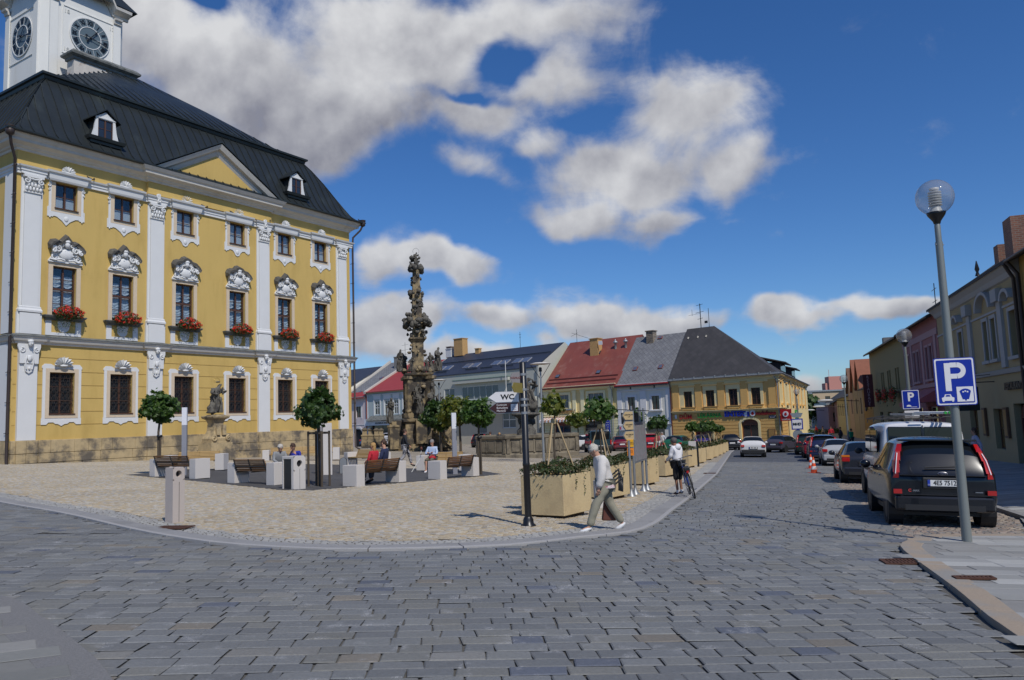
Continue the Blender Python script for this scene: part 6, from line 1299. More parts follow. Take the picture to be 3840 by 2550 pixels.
# ================================================================ trees, planters, furniture
m_leafA = leaf_mat('maple_leaves', (.035, .08, .014), (.085, .15, .025), .35); m_leafB = leaf_mat('maple_leaves_yellowing', (.06, .10, .016), (.17, .17, .02), .38)
m_leafD = leaf_mat('dark_maple_leaves', (.026, .062, .014), (.06, .11, .022), .3); m_shrub = leaf_mat('cotoneaster_leaves', (.022, .045, .012), (.07, .085, .02), .25); m_shrubr = leaf_mat('reddish_leaves', (.07, .035, .015), (.12, .07, .02), .25)
m_bark = mat('bark', (.085, .065, .045), .95, .3, 14, .6, 40, stretch=(1, 1, .3)); m_stake = mat('wooden_stake', (.42, .31, .17), .85, .2, 10, stretch=(1, 1, .2))
m_conc = mat('pale_granite', (.60, .56, .52), .85, .08, 60, .3, 150); m_conc2 = mat('pinkish_granite', (.50, .43, .38), .85, .16, 90, .3, 200)
m_plant = mat('sandstone_planter', (.60, .46, .25), .92, .16, 30, .5, 90, col2=(.48, .36, .20), c2=(.45, .7), c2scale=1.6)
m_slat = mat('oiled_wood', (.20, .09, .03), .55, .3, 5, .1, 60, stretch=(1, 14, 14)); m_slatl = mat('light_oak', (.42, .27, .10), .6, .22, 5, .1, 60, stretch=(1, 14, 14))  # second wood is paler, for benches whose seats face the camera
def crown(cx_, rx, rz, z, n, size, seed, m, parent, lump=.22, flatb=.75):
    def pt(q):
        while True:
            u = Vector((q.gauss(0, 1), q.gauss(0, 1), q.gauss(0, 1))).normalized(); r = q.random()**.28
            k = 1+lump*2*mnoise.noise(u*1.7+Vector((seed*1.3, 0, 0)))+lump*mnoise.noise(u*4+Vector((0, seed, 0)))
            zz = u.z*r*k*rz
            if u.z < 0: zz *= flatb
            P = Vector((u.x*r*k*rx, u.y*r*k*rx, zz))
            if mnoise.noise(P*2.1/rx*1.2+Vector((seed, 3, 1))) < -.24: continue
            return (P.x+cx_[0], P.y+cx_[1], P.z+z), u
    mb = MB(); mb.add(*leafcloud(n, pt, size, seed, five=True)); return mb.build('crown', m, parent)
def trunk(parent, h, r, z1, seed, zc, rx, top=None):
    q = random.Random(seed); mb = MB(); P = [(q.uniform(-.006, .006)*i, q.uniform(-.006, .006)*i, z1*i/5) for i in range(6)]; mb.tube(P, [r*(1.15-.35*i/5) for i in range(6)], 9)
    for i in range(7):
        a = i*2.4+q.random(); e = (cos(a)*rx*.75, sin(a)*rx*.75, zc+q.uniform(-.2, .6)*rx*.6); m_ = tuple((Vector(P[-1])*.5+Vector(e)*.5+Vector((0, 0, .05)))[:]); mb.tube([P[-1], m_, e], [r*.55, r*.35, r*.12], 6)
    return mb.build('trunk', m_bark, parent)
def tree(name, label, p, h0, h1, rx, n, size, seed, m, stakes=None, r=.05, group=None, base=0., cat='tree'):
    e = empty(name, label, cat, (p.x, p.y, p.z+base), 0, group); zc = (h0+h1)/2
    trunk(e, h1, r, h0+.12*(h1-h0), seed, zc, rx); crown((0, 0), rx, (h1-h0)/2, zc, n, size, seed, m, e)
    if stakes == 'frame':
        for k in range(4):
            a = k*pi/2+.5; x, y = .33*cos(a), .33*sin(a); s_ = MB(); s_.tube([(x, y, 0), (x, y, 1.72)], .035, 8); s_.build('stake', m_bark, e)
        s_ = MB()
        for k in range(4): a = k*pi/2+.5; b = a+pi/2; s_.beam((.33*cos(a), .33*sin(a), 1.66), (.33*cos(b), .33*sin(b), 1.66), .03, .07)
        s_.build('stake_rail', m_bark, e)
    elif stakes == 'one':
        s_ = MB(); s_.tube([(.09, -.05, 0), (.09, -.05, 1.55)], .035, 8); s_.build('stake', m_bark, e); s_ = MB(); s_.lathe([(.09, 0), (.11, .02), (.11, .08), (.09, .1)], 10, (.04, -.02, 1.45)); s_.build('tie', m_black, e)
    elif stakes == 'tripod':
        for k in range(3):
            a = k*2.094+seed*.7; s_ = MB(); s_.tube([(.46*cos(a), .46*sin(a), -.05), (.04*cos(a), .04*sin(a), h0+.02)], .018, 6); s_.build('stake', m_stake, e)
        s_ = MB(); s_.lathe([(.05, h0-.1), (.06, h0-.08), (.06, h0), (.05, h0+.02)], 8); s_.build('tie', m_stake, e)
    return e
tree('maple_tree', 'round-headed young maple at the left end of the bench terrace, tied to one stake', G(594, 1781), 1.92, 3.22, .62, 1500, .155, 3, m_leafA, 'one')
tree('maple_tree', 'round-headed young maple in a square wooden stake frame beside the tall white block', G(1197, 1825), 1.75, 3.03, .60, 1700, .155, 4, m_leafD, 'frame')
tree('maple_tree', 'bright green maple with a trunk stake by the right end of the bench terrace', G(1798, 1780), 1.85, 3.03, .66, 1500, .15, 5, m_leafA, 'one')
tree('maple_tree', 'dark flat-bottomed maple in front of the plague column steps, left of two', G(1655, 1696), 1.75, 4.45, 1.6, 2300, .27, 6, m_leafD, None, .09)
tree('maple_tree', 'maple with reddish young leaves behind the light column, right of the dark flat-bottomed one', G(1728, 1702), 1.95, 4.7, 1.75, 2600, .27, 7, m_leafB, None, .10)
tree('maple_tree', 'small rounded yellow-green maple in front of the yellow house', G(2171, 1692), 2.0, 3.7, 1.05, 900, .28, 8, m_leafB, None, .07)
# ---- planters along the street
def planter(p, rz, a, b, h, lab, seed, grp='sandstone planters along the street', shrub_n=520):
    e = empty('planter', lab, 'planter', (p.x, p.y, p.z), rz, grp); t = .09
    mb = MB(); mb.box(-a/2, a/2, -b/2, -b/2+t, .07, h); mb.box(-a/2, a/2, b/2-t, b/2, .07, h); mb.box(-a/2, -a/2+t, -b/2+t, b/2-t, .07, h); mb.box(a/2-t, a/2, -b/2+t, b/2-t, .07, h); mb.box(-a/2+t, a/2-t, -b/2+t, b/2-t, .07, .3)
    mb.build('box', m_plant, e, bevel=.008); mb = MB(); mb.box(-a/2+.12, a/2-.12, -b/2+.12, b/2-.12, 0, .069); mb.build('foot', mat('brown_foot', (.10, .06, .035), .9), e)
    mb = MB(); mb.box(-a/2+t, a/2-t, -b/2+t, b/2-t, h-.12, h-.06); mb.build('soil', mat('soil', (.04, .03, .02), 1., .4, 20, .8, 60), e)
    def pt(q):
        x, y = q.uniform(-.5, .5), q.uniform(-.5, .5); rr = 1-max(abs(x), abs(y))*1.6; z = h-.02+max(0, .27+.10*mnoise.noise(Vector((x*4, y*4, seed))))*(.35+max(0, rr))*q.random()**.35
        return (x*(a+.06), y*(b+.06), z), (x, y, .5)
    return e, pt
rows = [(15.86+.25, 1.28)]
PLN = []
pA = (G(2104, 1949)); c34 = rad(34)
dirp = Vector((SA, CA))
F0 = Vector((.90, 15.66)); ctr0 = F0+Vector((sin(c34), cos(c34)))*.57+Vector((-cos(c34), sin(c34)))*.50
SP = [0, 4.7, 10.45, 15.75, 24.9, 30.7, 36.7, 42.2, 47.3, 52, 56.2]
plab = ['nearest sandstone planter with shrubs and a tied young tree, beside the black signpost', 'second sandstone planter from the camera, behind the walking old woman', 'sandstone planter just behind the town map stand', 'sandstone planter between the map stand and the woman with the bicycle', 'sandstone planter directly left of the slim stone info pillar']
plab += ['sandstone planter just beyond the slim stone info pillar', 'seventh sandstone planter down the street row', 'eighth sandstone planter down the street row', 'ninth sandstone planter down the street row', 'last but one sandstone planter of the street row', 'last sandstone planter of the street row, nearest the dark estate car']
m_shr = [m_shrub, m_shrubr]
tl_lab = ['young maple with yellowing leaves in the nearest planter', 'fuller young maple in the second planter, seen above the old woman', 'young maple in the planter behind the town map stand', 'dark young maple in the planter left of the woman with the bicycle', 'young maple in the planter by the slim stone info pillar'] + ['young maple in the %s planter of the street row' % w_ for w_ in ('sixth', 'seventh', 'eighth', 'ninth', 'last but one', 'last')]
for i, sp in enumerate(SP):
    c = ctr0+dirp*sp; p = Vector((c.x, c.y, gz(c.x, c.y))); a, b = 1.0, 1.14
    e, pt = planter(p, rad(90)-c34-pi/2, a, b, .86, plab[i], i)
    n = 900 if i < 3 else 450; sz = .062 if i < 3 else .10 if i < 6 else .16
    mb = MB(); mb.add(*leafcloud(n*2 if i < 4 else n, pt, sz, 20+i)); mb.build('shrubs', m_shrub, e)
    mb = MB(); mb.add(*leafcloud(int(n*.35), pt, sz, 60+i)); mb.build('red_shrub', m_shrubr, e)
    if i < 4:
        q = random.Random(i); vs = []; mb = MB()
        for k in range(3):
            x0_ = a/2+.01; y0_ = q.uniform(-.4, .4); L = q.uniform(.2, .5)
            if k == 2: pth = [(q.uniform(-.3, .3), -b/2-.015-.01*j, .88-.05*j) for j in range(7)]
            else: pth = [(x0_+.012+.01*sin(j), y0_+.02*sin(j*1.7), .88-L*j/6) for j in range(7)]
            mb.add(*leafcloud(16, lambda r: (lambda v: ((v[0]+r.uniform(-.0, .02), v[1]+r.uniform(-.02, .02), v[2]), (1, 0, 0)))(pth[r.randrange(7)]), .045, 5+k+i*7))
        mb.build('trailing_ivy', m_shrub, e)
    if i == 4: continue
    rr = (.27, .50, .40, .42, .5, .42, .42, .6, .5, .5, .5)[i]; h1 = (1.72, 1.86, 1.70, 1.6, 1.6, 1.6, 1.6, 1.95, 1.7, 1.6, 1.6)[i]; h0 = h1-(.55, .75, .62, .62, .7, .65, .65, 1., .7, .7, .7)[i]
    tree('planter_tree', tl_lab[i], p, h0, h1, rr*.9, 260 if i < 1 else 420, .11 if i < 1 else .125 if i < 3 else .15 if i < 6 else .18, 30+i, (m_leafB, m_leafA, m_leafA, m_leafD, m_leafA, m_leafA, m_leafD, m_leafA, m_leafD, m_leafA, m_leafD)[i], 'tripod', .022, 'young trees in the planters', base=.80)
# ---- benches
BM = None
def bench(name_lab, pL, pR, face, light=False):
    face = -face
    """two stone blocks carrying a slatted seat and back. pL,pR: ground points of the blocks, face=+1 when the seat side is turned away from pL->pR left normal"""
    pL, pR = Vector(pL[:2]), Vector(pR[:2]); c = (pL+pR)/2; d = pR-pL; L = d.length; rz = math.atan2(d.y, d.x)
    e = empty('bench', name_lab, 'bench', (c.x, c.y, gz(c.x, c.y)), rz if face > 0 else rz+pi, 'slatted benches on the square')
    for s_ in (-1, 1):
        x = s_*(L/2); mb = MB(); mb.box(x-.19, x+.19, -.30, .28, 0, .70); o = mb.build('stone_end', m_conc, e, bevel=.008)
    i0, i1 = -L/2+.212, L/2-.212; ms = m_slatl if light else m_slat
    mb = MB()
    for k in range(6): y = -.30+k*.085; mb.box(i0, i1, y, y+.06, .42, .455)
    mb.build('seat', ms, e); mb = MB()
    for k in range(6):
        z = .49+k*.06; y = .20+k*.026; mb.cbox(((i0+i1)/2, y, z), (i1-i0, .03, .043), 0, Matrix.Rotation(-.36, 3, 'X'))
    mb.build('backrest', ms, e)
    for x in (i0+.03, 0, i1-.03): mb = MB(); mb.beam((x, .235, .44), (x, .36, .82), .045, .02); mb.beam((x, -.28, .40), (x, .24, .40), .045, .03); mb.build('steel_bracket', m_iron, e)
    mb = MB()
    if L > 1.2: mb.tube([(i0, .29, .58), (i1, .29, .58)], .018, 6); mb.build('rail', m_iron, e)
    return e
def gp(x, y): return G(x, y)
# block ground points; seats face away from the camera for the front row (we see the backs)
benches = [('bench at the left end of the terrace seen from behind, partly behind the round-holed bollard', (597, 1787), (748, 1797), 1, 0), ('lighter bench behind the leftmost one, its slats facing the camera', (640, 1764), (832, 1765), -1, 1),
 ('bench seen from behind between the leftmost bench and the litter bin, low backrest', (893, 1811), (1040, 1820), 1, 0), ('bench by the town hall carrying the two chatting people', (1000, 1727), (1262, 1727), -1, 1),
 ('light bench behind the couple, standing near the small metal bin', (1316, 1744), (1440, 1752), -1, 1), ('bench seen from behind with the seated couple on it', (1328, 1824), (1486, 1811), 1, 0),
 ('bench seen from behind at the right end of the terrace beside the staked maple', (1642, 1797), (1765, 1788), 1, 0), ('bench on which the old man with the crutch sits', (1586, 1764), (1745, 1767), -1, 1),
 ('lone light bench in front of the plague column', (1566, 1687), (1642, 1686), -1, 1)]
BE = []
for lb, a, b, f, li in benches: BE.append(bench(lb, gp(*a), gp(*b), f, li))
# ---- stone bollard, litter bin, info pillar, light columns
def holed(mb, w, d, h, zc, r, mi=0):
    """front slab with a round hole pierced in it"""
    n = 20; sq_ = []
    for i in range(n):
        a = 2*pi*i/n; cx_, sy_ = cos(a), sin(a); k = 1/max(abs(cx_), abs(sy_)); sq_.append((cx_*k*w/2, zc+sy_*k*w/2))
    for y in (-d/2, d/2):
        vs = [(r*cos(2*pi*i/n), y, zc+r*sin(2*pi*i/n)) for i in range(n)]+[(x, y, z) for x, z in sq_]
        mb.add(vs, [(i, (i+1) % n, n+(i+1) % n, n+i) if y > 0 else (n+i, n+(i+1) % n, (i+1) % n, i) for i in range(n)], mi)
    mb.add([(r*cos(2*pi*i/n), y, zc+r*sin(2*pi*i/n)) for y in (-d/2, d/2) for i in range(n)], [(i, n+i, n+(i+1) % n, (i+1) % n) for i in range(n)], mi, True)
    z0, z1 = zc-w/2, zc+w/2; mb.quad((-w/2, -d/2, z1), (w/2, -d/2, z1), (w/2, d/2, z1), (-w/2, d/2, z1), mi)
    for s_ in (-1, 1): mb.quad((s_*w/2, -d/2, z0), (s_*w/2, d/2, z0), (s_*w/2, d/2, z1), (s_*w/2, -d/2, z1), mi)
    mb.box(-w/2, w/2, -d/2, d/2, 0, z0, mi); return z1
p = G(655, 1960); e = empty('bollard', 'tall square granite bollard with a round hole near its top, in front of the benches', 'bollard', p, rad(56))
mb = MB(); w_, zc = .24, .90
holed(mb, w_, .24, 1.02, zc, .062); mb.build('post', m_conc2, e); mb = MB(); mb.box(.005, .012, -.1235, -.121, .02, .75); mb.build('seam', m_iron, e); mb = MB(); mb.box(-.06, .06, -.02, .02, .84, .96); mb.build('hole_back', m_dark, e)
p = G(1110, 1835); e = empty('litter_bin', 'block-shaped pale stone litter bin with a dark side panel and a round hole', 'litter bin', p, rad(54))
mb = MB(); mb.M = Matrix.Translation((0, -.14, 0)); holed(mb, .44, .06, 1, .76, .10); mb.M = Matrix.Identity(4)
mb.box(-.22, .22, -.108, .36, .90, .98); mb.box(-.22, -.16, .30, .36, 0, .899); mb.box(.16, .22, -.109, .36, 0, .899); mb.box(-.22, -.16, -.109, -.06, 0, .899); mb.build('stone_casing', m_conc, e, bevel=.006)
mb = MB(); mb.box(-.20, -.17, -.06, .30, .02, .899); mb.build('dark_panel', mat('bin_black', (.014, .015, .016), .4, .1), e); mb = MB(); mb.box(-.15, .15, -.1, .28, .05, .88); mb.build('inner_bin', m_dark, e)
mb = MB(); mb.box(.0, .008, -.1735, -.1705, .02, .6); mb.build('seam', m_iron, e)
def light_col(x, y, lab, h=2.5):
    p = G(x, y); e = empty('light_column', lab, 'light column', p, rad(12), 'slim square light columns'); mb = MB(); mb.box(-.09, .09, -.09, .09, 0, h*.74); mb.build('post', mat('column_grey', (.30, .30, .33), .5, .05, 4, metal=.3), e)
    mb = MB(); mb.box(-.09, .09, -.09, .09, h*.741, h); mb.build('lamp_panel', mat('column_lamp', (.72, .72, .76), .4, .03), e)
light_col(691, 1783, 'slim grey square light column with a white top by the leftmost maple', 2.62); light_col(1707, 1779, 'slim grey square light column with a white top by the old man with the crutch'); light_col(1201, 1815, 'slim grey light column half hidden by the maple in the stake frame')
p = G(1225, 1781); e = empty('white_block', 'tall white stone block standing behind the framed maple', 'stone block', p, rad(20)); mb = MB(); mb.box(-.2, .2, -.2, .2, 0, 2.05); mb.build('block', m_conc, e, bevel=.01); mb = MB(); mb.box(-.202, -.15, -.204, -.2, .02, 2.0); mb.build('seam', m_iron, e)
p = G(1288, 1776); e = empty('metal_bin', 'small rounded grey metal litter bin on the terrace', 'litter bin', p, rad(10))
mb = MB(); pts = [(-.16, 0), (.16, 0)]+[(.16*cos(t), .5+.16*sin(t)) for t in np.linspace(0, pi, 11)]; mb.prism(pts, -.14, .14); mb.build('body', m_iron, e); mb = MB(); mb.prism([(x*.85, z*.98+.01) for x, z in pts], -.155, -.141); mb.build('front', m_steel, e)
p = G(2605, 1750); e = empty('info_pillar', 'slim upright stone pillar with a black side strip among the planters', 'info pillar', p, rad(-16)); mb = MB(); mb.box(-.24, .14, -.12, .12, 0, 1.3); mb.build('body', m_conc, e, bevel=.006); mb = MB(); mb.box(.141, .24, -.12, .12, 0, 1.3); mb.build('strip', MATS['bin_black'], e)
# bicycle stand: low white block with black hoops between the first two planters
p = G(2252, 1905); e = empty('bicycle_stand', 'bicycle stand of black hoops on a low white block behind the nearest planter', 'bicycle stand', p, rad(8))
mb = MB(); mb.box(-.12, .10, -.1, .1, 0, .62); mb.build('block', m_conc, e, bevel=.006)
for k in range(4):
    mb = MB(); P = [(.1, k*.1-.12, .32+.1*k)]+[(.1+.42*sin(t), k*.10-.12, .36+.06*k+.36*sin(t*.9)*.9) for t in np.linspace(.1, 1.5, 9)]+[(.5, k*.1-.12, .35)]; mb.tube(P, .018, 8); mb.build('hoop', m_black, e)
# ---- finger post
p = G(1982, 1973); e = empty('finger_post', 'black round signpost with arrow signs reading WC and Centrum', 'signpost', p, rad(-6))
mb = MB(); mb.lathe([(.14, 0), (.14, .02), (.10, .05), (.095, .12), (.07, .17)], 18); mb.lathe([(.062, .17), (.062, 1.08), (.068, 1.09), (.068, 1.14), (.062, 1.15), (.062, 2.98), (.03, 3.0)], 18); mb.build('pole', m_black, e)
for z in (2.74, 2.46, 2.28, 2.17, 2.03): mb = MB(); mb.lathe([(.067, z), (.067, z+.045)], 16); mb.tube([(.06, 0, z+.022), (.10, -.0, z+.022)], .008, 6); mb.build('clamp', m_steel, e)
m_sgw = mat('sign_face_white', (.72, .70, .70), .45, .04, 3); m_sgb = mat('sign_face_brown', (.045, .012, .010), .45, .0)
def arrow(zc, L, h, tip): return [(-.09, zc-h/2), (-.09, zc+h/2), (-L+tip, zc+h/2), (-L, zc), (-L+tip, zc-h/2)]
def grow(P, d):
    c = Vector((sum(x for x, z in P)/len(P), sum(z for x, z in P)/len(P))); return [(x+d*(1 if x > c.x else -1), z+d*(1 if z > c.y+.001 else -1 if z < c.y-.001 else 0)) for x, z in P]
# WC
mb = MB(); A = arrow(2.36, .655, .19, .14); mb.prism(A, -.02, 0, 0); mb.prism(grow(A, .006), .001, .012, 1); letter(mb, 'WC', (-.30, -.022, 2.355), .13, .004, 2, bold=.004, xs=1.1); o = mb.build('arrow_sign', [m_sgw, m_steel, m_black], e); o['label'] = 'white arrow sign reading WC'
mb = MB(); A = arrow(2.16, .655, .20, .14); mb.prism(grow(A, .004), -.012, 0, 1); mb.prism([(x*.985-.004, 2.16+(z-2.16)*.90) for x, z in A], -.018, -.0121, 0)
for i, t in enumerate(('Centrum', 'Bohuslava', 'Martinů')): letter(mb, t, (-.51, -.02, 2.215-.055*i), .052, .003, 2, align='LEFT')
mb.box(-.245, -.115, -.021, -.0181, 2.095, 2.225, 2)
for k in range(3): mb.tube([(-.22, -.022, 2.13+.028*k), (-.18, -.022, 2.118+.028*k), (-.14, -.022, 2.13+.028*k)], .005, 4, 3)
mb.prism([(-.20, 2.20), (-.18, 2.195), (-.15, 2.212), (-.17, 2.215)], -.024, -.0211, 3)
o = mb.build('arrow_sign', [m_sgb, m_steel, m_sgw, mat('logo_grey', (.2, .2, .26), .5, 0)], e); o['label'] = 'dark brown arrow sign in white letters'
mb = MB(Matrix.Rotation(rad(28), 4, 'Z')); mb.prism([(-.07, 2.59), (-.07, 2.81), (-.22, 2.79), (-.27, 2.70), (-.22, 2.60)], -.02, -.005, 0); letter(mb, 'NÁDRAŽÍ', (-.15, -.024, 2.70), .05, .003, 1); o = mb.build('arrow_sign', [mat('sign_back_grey', (.22, .20, .20), .5), mat('sign_letters_red', (.2, .04, .03), .5, 0)], e); o['label'] = 'small grey arrow sign reading NADRAZI'
mb = MB(Matrix.Rotation(rad(75), 4, 'Z')); mb.prism([(-.07, 2.42), (-.07, 2.60), (-.5, 2.60), (-.6, 2.51), (-.5, 2.42)], -.01, .0); mb.build('arrow_sign', mat('sign_olive', (.25, .20, .05), .5), e)
# ---- town map stand
p = G(2383, 1855); e = empty('map_stand', 'tall town map board on galvanised posts with wooden direction arrows and a roof light', 'map stand', p, 0)
q1 = G(2414, 1843)-p; q2 = G(2428, 1838)-p; q0 = G(2368, 1862)-p
for v in (Vector((0, 0, 0)), q1, q2, q0):
    mb = MB(); mb.tube([(v.x, v.y, v.z), (v.x, v.y, v.z+ (1.5 if v is q0 else 2.45))], .035, 10); mb.lathe([(.13, 0), (.12, .02), (.05, .14), (.036, .2)], 12, tuple(v)); mb.build('post', m_steel, e)
a = Vector((0, 0, 0)); d = (q2-a); d.z = 0; L = d.length; ang = math.atan2(d.y, d.x); M = Matrix.Rotation(ang, 4, 'Z')
mb = MB(M); mb.box(-.02, L*.97, -.05, -.0, .86, 2.0, 0); mb.build('map_frame', m_steel, e)
mb = MB(M); mb.box(.03, L*.92, -.056, -.0501, .91, 1.95, 0); mb.build('map_sheet', mat('faded_map', (.30, .30, .30), .25, .35, 9, col2=(.36, .25, .28), c2=(.5, .65), c2scale=7, spec=.6), e)
mb = MB(M); mb.box(-.06, L*.5, -.02, .28, 1.95, 2.27, 0); mb.build('light_box', mat('box_black', (.02, .02, .022), .5), e)
mb = MB(M); mb.add([(-.15, -.3, 2.30), (L*.62, -.3, 2.30), (L*.62, .45, 2.36), (-.15, .45, 2.36), (-.15, -.3, 2.32), (L*.62, -.3, 2.32), (L*.62, .45, 2.38), (-.15, .45, 2.38)], [(0, 3, 2, 1), (4, 5, 6, 7), (0, 1, 5, 4), (1, 2, 6, 5), (2, 3, 7, 6), (3, 0, 4, 7)]); mb.build('roof', m_iron, e)
m_arw = mat('pale_wood_arrow', (.55, .40, .20), .6, .15, 8)
for k, t in enumerate(('CENTRUM\n1,5', 'HRADBY\n0,2', 'MUZEUM\n0,1')):
    z = 2.17-.27*k; mb = MB(Matrix.Translation(q0.lerp(a, .3)) @ Matrix.Rotation(rad(-4), 4, 'Z')); mb.prism([(.11, z-.11), (.11, z+.11), (-.10, z+.11), (-.16, z), (-.10, z-.11)], -.05, -.02, 0); mb.prism([(.14, z-.13), (.14, z+.13), (-.12, z+.13), (-.19, z), (-.12, z-.13)], -.019, -.0, 1); letter(mb, t, (0, -.055, z), .05, .004, 2); mb.build('direction_arrow', [m_arw, m_steel, m_iron], e)
for k, (t, c) in enumerate((('MĚSTSKÁ\nKNIHOVNA', (.75, .38, .01)), ('POŠTA\n150 m', (.80, .24, .01)))):
    z = 1.42-.23*k; mb = MB(Matrix.Translation(q0.lerp(a, .3)) @ Matrix.Rotation(rad(-4), 4, 'Z')); mb.box(-.09, .09, -.07, -.04, z-.1, z+.1, 0); letter(mb, t, (0, -.072, z), .042, .004, 1); mb.build('direction_plate', [mat('plate_orange' if k else 'plate_yellow', c, .5, .04), m_iron], e)
for z in (1.9, 2.12): mb = MB(M @ Matrix.Translation((L, 0, 0))); mb.box(.0, .22, -.03, -.01, z-.1, z+.08, 0); letter(mb, 'Polička\nBystré', (.11, -.032, z-.01), .05, .004, 1); mb.build('direction_plate', [m_ivory, mat('letters_green', (.02, .12, .05), .5, 0)], e)
# ---- globe lamps
m_globe = glass_mat('globe_glass', (.80, .80, .80), 1.2, .13); m_lpole = mat('lamp_pole_grey', (.22, .235, .22), .45, .06, 3, metal=.3)
def globe_lamp(p, lab, h=5.0, proto=[]):
    if proto: return dup(proto[0], p, 0, lab)
    e = empty('globe_lamp', lab, 'street lamp', p, 0, 'globe street lamps'); mb = MB()
    mb.lathe([(.072, 0), (.068, 1.5), (.062, 3.2), (.055, h-.5), (.055, h-.32)], 20); mb.lathe([(.045, h-.319), (.045, h-.05), (.03, h)], 16); mb.build('pole', m_lpole, e)
    mb = MB(); mb.lathe([(.05, h-.02), (.06, h+.02), (.13, h+.12), (.145, h+.16), (.10, h+.165)], 20); mb.build('collar', m_black, e)
    mb = MB(); mb.lathe([(.10, h+.17), (.075, h+.24), (.07, h+.26)], 16)
    for k in range(6): mb.lathe([(.075, h+.27+k*.042), (.10, h+.275+k*.042), (.10, h+.285+k*.042), (.075, h+.29+k*.042)], 16)
    mb.lathe([(.07, h+.53), (.075, h+.56), (.03, h+.57)], 16); mb.build('louvre', mat('louvre_white', (.75, .75, .72), .4, 0), e)
    mb = MB(); mb.ball((0, 0, h+.41), .285, 32, 20); mb.build('globe', m_globe, e); mb = MB(); mb.tube([(-.07, -.02, h-.36), (.08, .02, h-.36)], .012, 6); mb.build('bolt', m_steel, e)
    proto.append(e); return e
p1 = G(3628, 2045); p1.z += .06
globe_lamp(p1, 'nearest globe lamp, on the right pavement corner, carrying the large blue parking sign')
def PS(s_, l_): x, y = xy_(s_, l_); return Vector((x, y, gz(x, y)))
p2 = atY(3420, 1600, 30.5); p2.z = gz(p2.x, p2.y)+.1; globe_lamp(p2, 'second globe lamp, behind the white van on the right')
p3 = atY(3178, 1600, 56); p3.z = gz(p3.x, p3.y)+.1; globe_lamp(p3, 'third globe lamp, far down the right pavement')
p4 = atY(2996, 1600, 77); p4.z = gz(p4.x, p4.y); globe_lamp(p4, 'globe lamp beside the corner house, across the street from the others')
# parking signs
m_pb = mat('parking_blue', (.003, .022, .30), .35, 0)
def rrect(x0, x1, z0, z1, r, n=4):
    P = []
    for cx_, cz_, a0 in ((x1-r, z1-r, 0), (x0+r, z1-r, pi/2), (x0+r, z0+r, pi), (x1-r, z0+r, 3*pi/2)): P += [(cx_+r*cos(a0+pi/2*i/n), cz_+r*sin(a0+pi/2*i/n)) for i in range(n+1)]
    return P
def parking(loc, rz, lab, w_, h_, meter=True):
    e = empty('parking_sign', lab, 'parking sign', loc, rz); mb = MB()
    mb.prism(rrect(-w_/2, w_/2, 0, h_, .03)[::-1], -.0, .02, 0); mb.prism(rrect(-w_/2+.012, w_/2-.012, .012, h_-.012, .028)[::-1], -.002, -.0001, 1); mb.prism(rrect(-w_/2+.035, w_/2-.035, .035, h_-.035, .02)[::-1], -.004, -.0021, 0); mb.build('panel', [m_pb, m_sgw], e)
    mb = MB(); zt, zb_ = h_-.11, h_*.33
    if meter:
        x = -.145; mb.box(x, x+.085, -.008, -.0041, zb_-.02, zt+.03)                                              # the letter P as on the plate
        n = 14; R1, R2 = .125, .05; cz_ = zt-.09
        o_ = [(x+.0851+.10, cz_-R1)]; O = [(x+.185+.105*1.15*sin(t), cz_-R1*cos(t)) for t in np.linspace(0, pi, n)]; I = [(x+.175+.05*1.2*sin(t), cz_-R2*cos(t)) for t in np.linspace(0, pi, n)]
        for k in range(n-1): mb.prism([O[k], O[k+1], I[k+1], I[k]], -.008, -.0041)
        mb.box(x+.0851, x+.176, -.008, -.0041, cz_+R2, cz_+R1); mb.box(x+.0851, x+.176, -.008, -.0041, cz_-R1, cz_-R2)
        mb.box(.005, w_/2-.05, -.008, -.0041, .055, .285)
        c = -.125; mb.prism([(c-.085, .075), (c+.085, .075), (c+.09, .12), (c+.055, .135), (c+.04, .175), (c-.04, .175), (c-.055, .135), (c-.09, .12)], -.008, -.0041); mb.box(c-.08, c-.055, -.008, -.0041, .06, .0749); mb.box(c+.055, c+.08, -.008, -.0041, .06, .0749)
        mb.build('symbols', m_sgw, e); mb = MB(); c = .125
        arc = [(c+.10*sin(t), .16+.095*cos(t)) for t in np.linspace(-.95, .95, 9)]; mb.prism([(c+.045, .09), (c-.045, .09)]+arc, -.010, -.0081); mb.box(c-.012, c+.012, -.010, -.0081, .07, .0899); mb.prism([(-.16, .14), (-.09, .14), (-.10, .165), (-.15, .165)], -.01, -.0081); mb.build('meter_symbol', m_pb, e)
        mb = MB()
        for t in (-.35, 0, .35): mb.box(c+.15*sin(t)*.6-.011, c+.15*sin(t)*.6+.011, -.012, -.0101, .205-abs(t)*.03, .225-abs(t)*.03)
        mb.build('meter_coins', m_sgw, e)
    else:
        letter(mb, 'P', (-.0, -.006, h_*.62), h_*.62, .004, 0, bold=.014); mb.prism([(-.16, .10), (-.01, .10), (.0, .13), (-.05, .17), (-.12, .17), (-.17, .13)], -.008, -.0041); mb.box(-.02, .20, -.008, -.0041, .075, .092); mb.build('symbols', m_sgw, e)
    mb = MB(); mb.box(-.08, .08, .02, .045, h_*.25, h_*.25+.03); mb.box(-.08, .08, .02, .045, h_*.75, h_*.75+.03); mb.build('bracket', m_steel, e); return e
parking(Vector((p1.x-.0, p1.y-.09, p1.z+2.08)), rad(-12), 'large blue parking sign with car and parking meter symbols on the nearest lamp pole', .58, .74)
parking(Vector((p2.x, p2.y-.09, p2.z+2.55)), rad(-14), 'smaller blue parking sign above the white van', .62, .74, False)
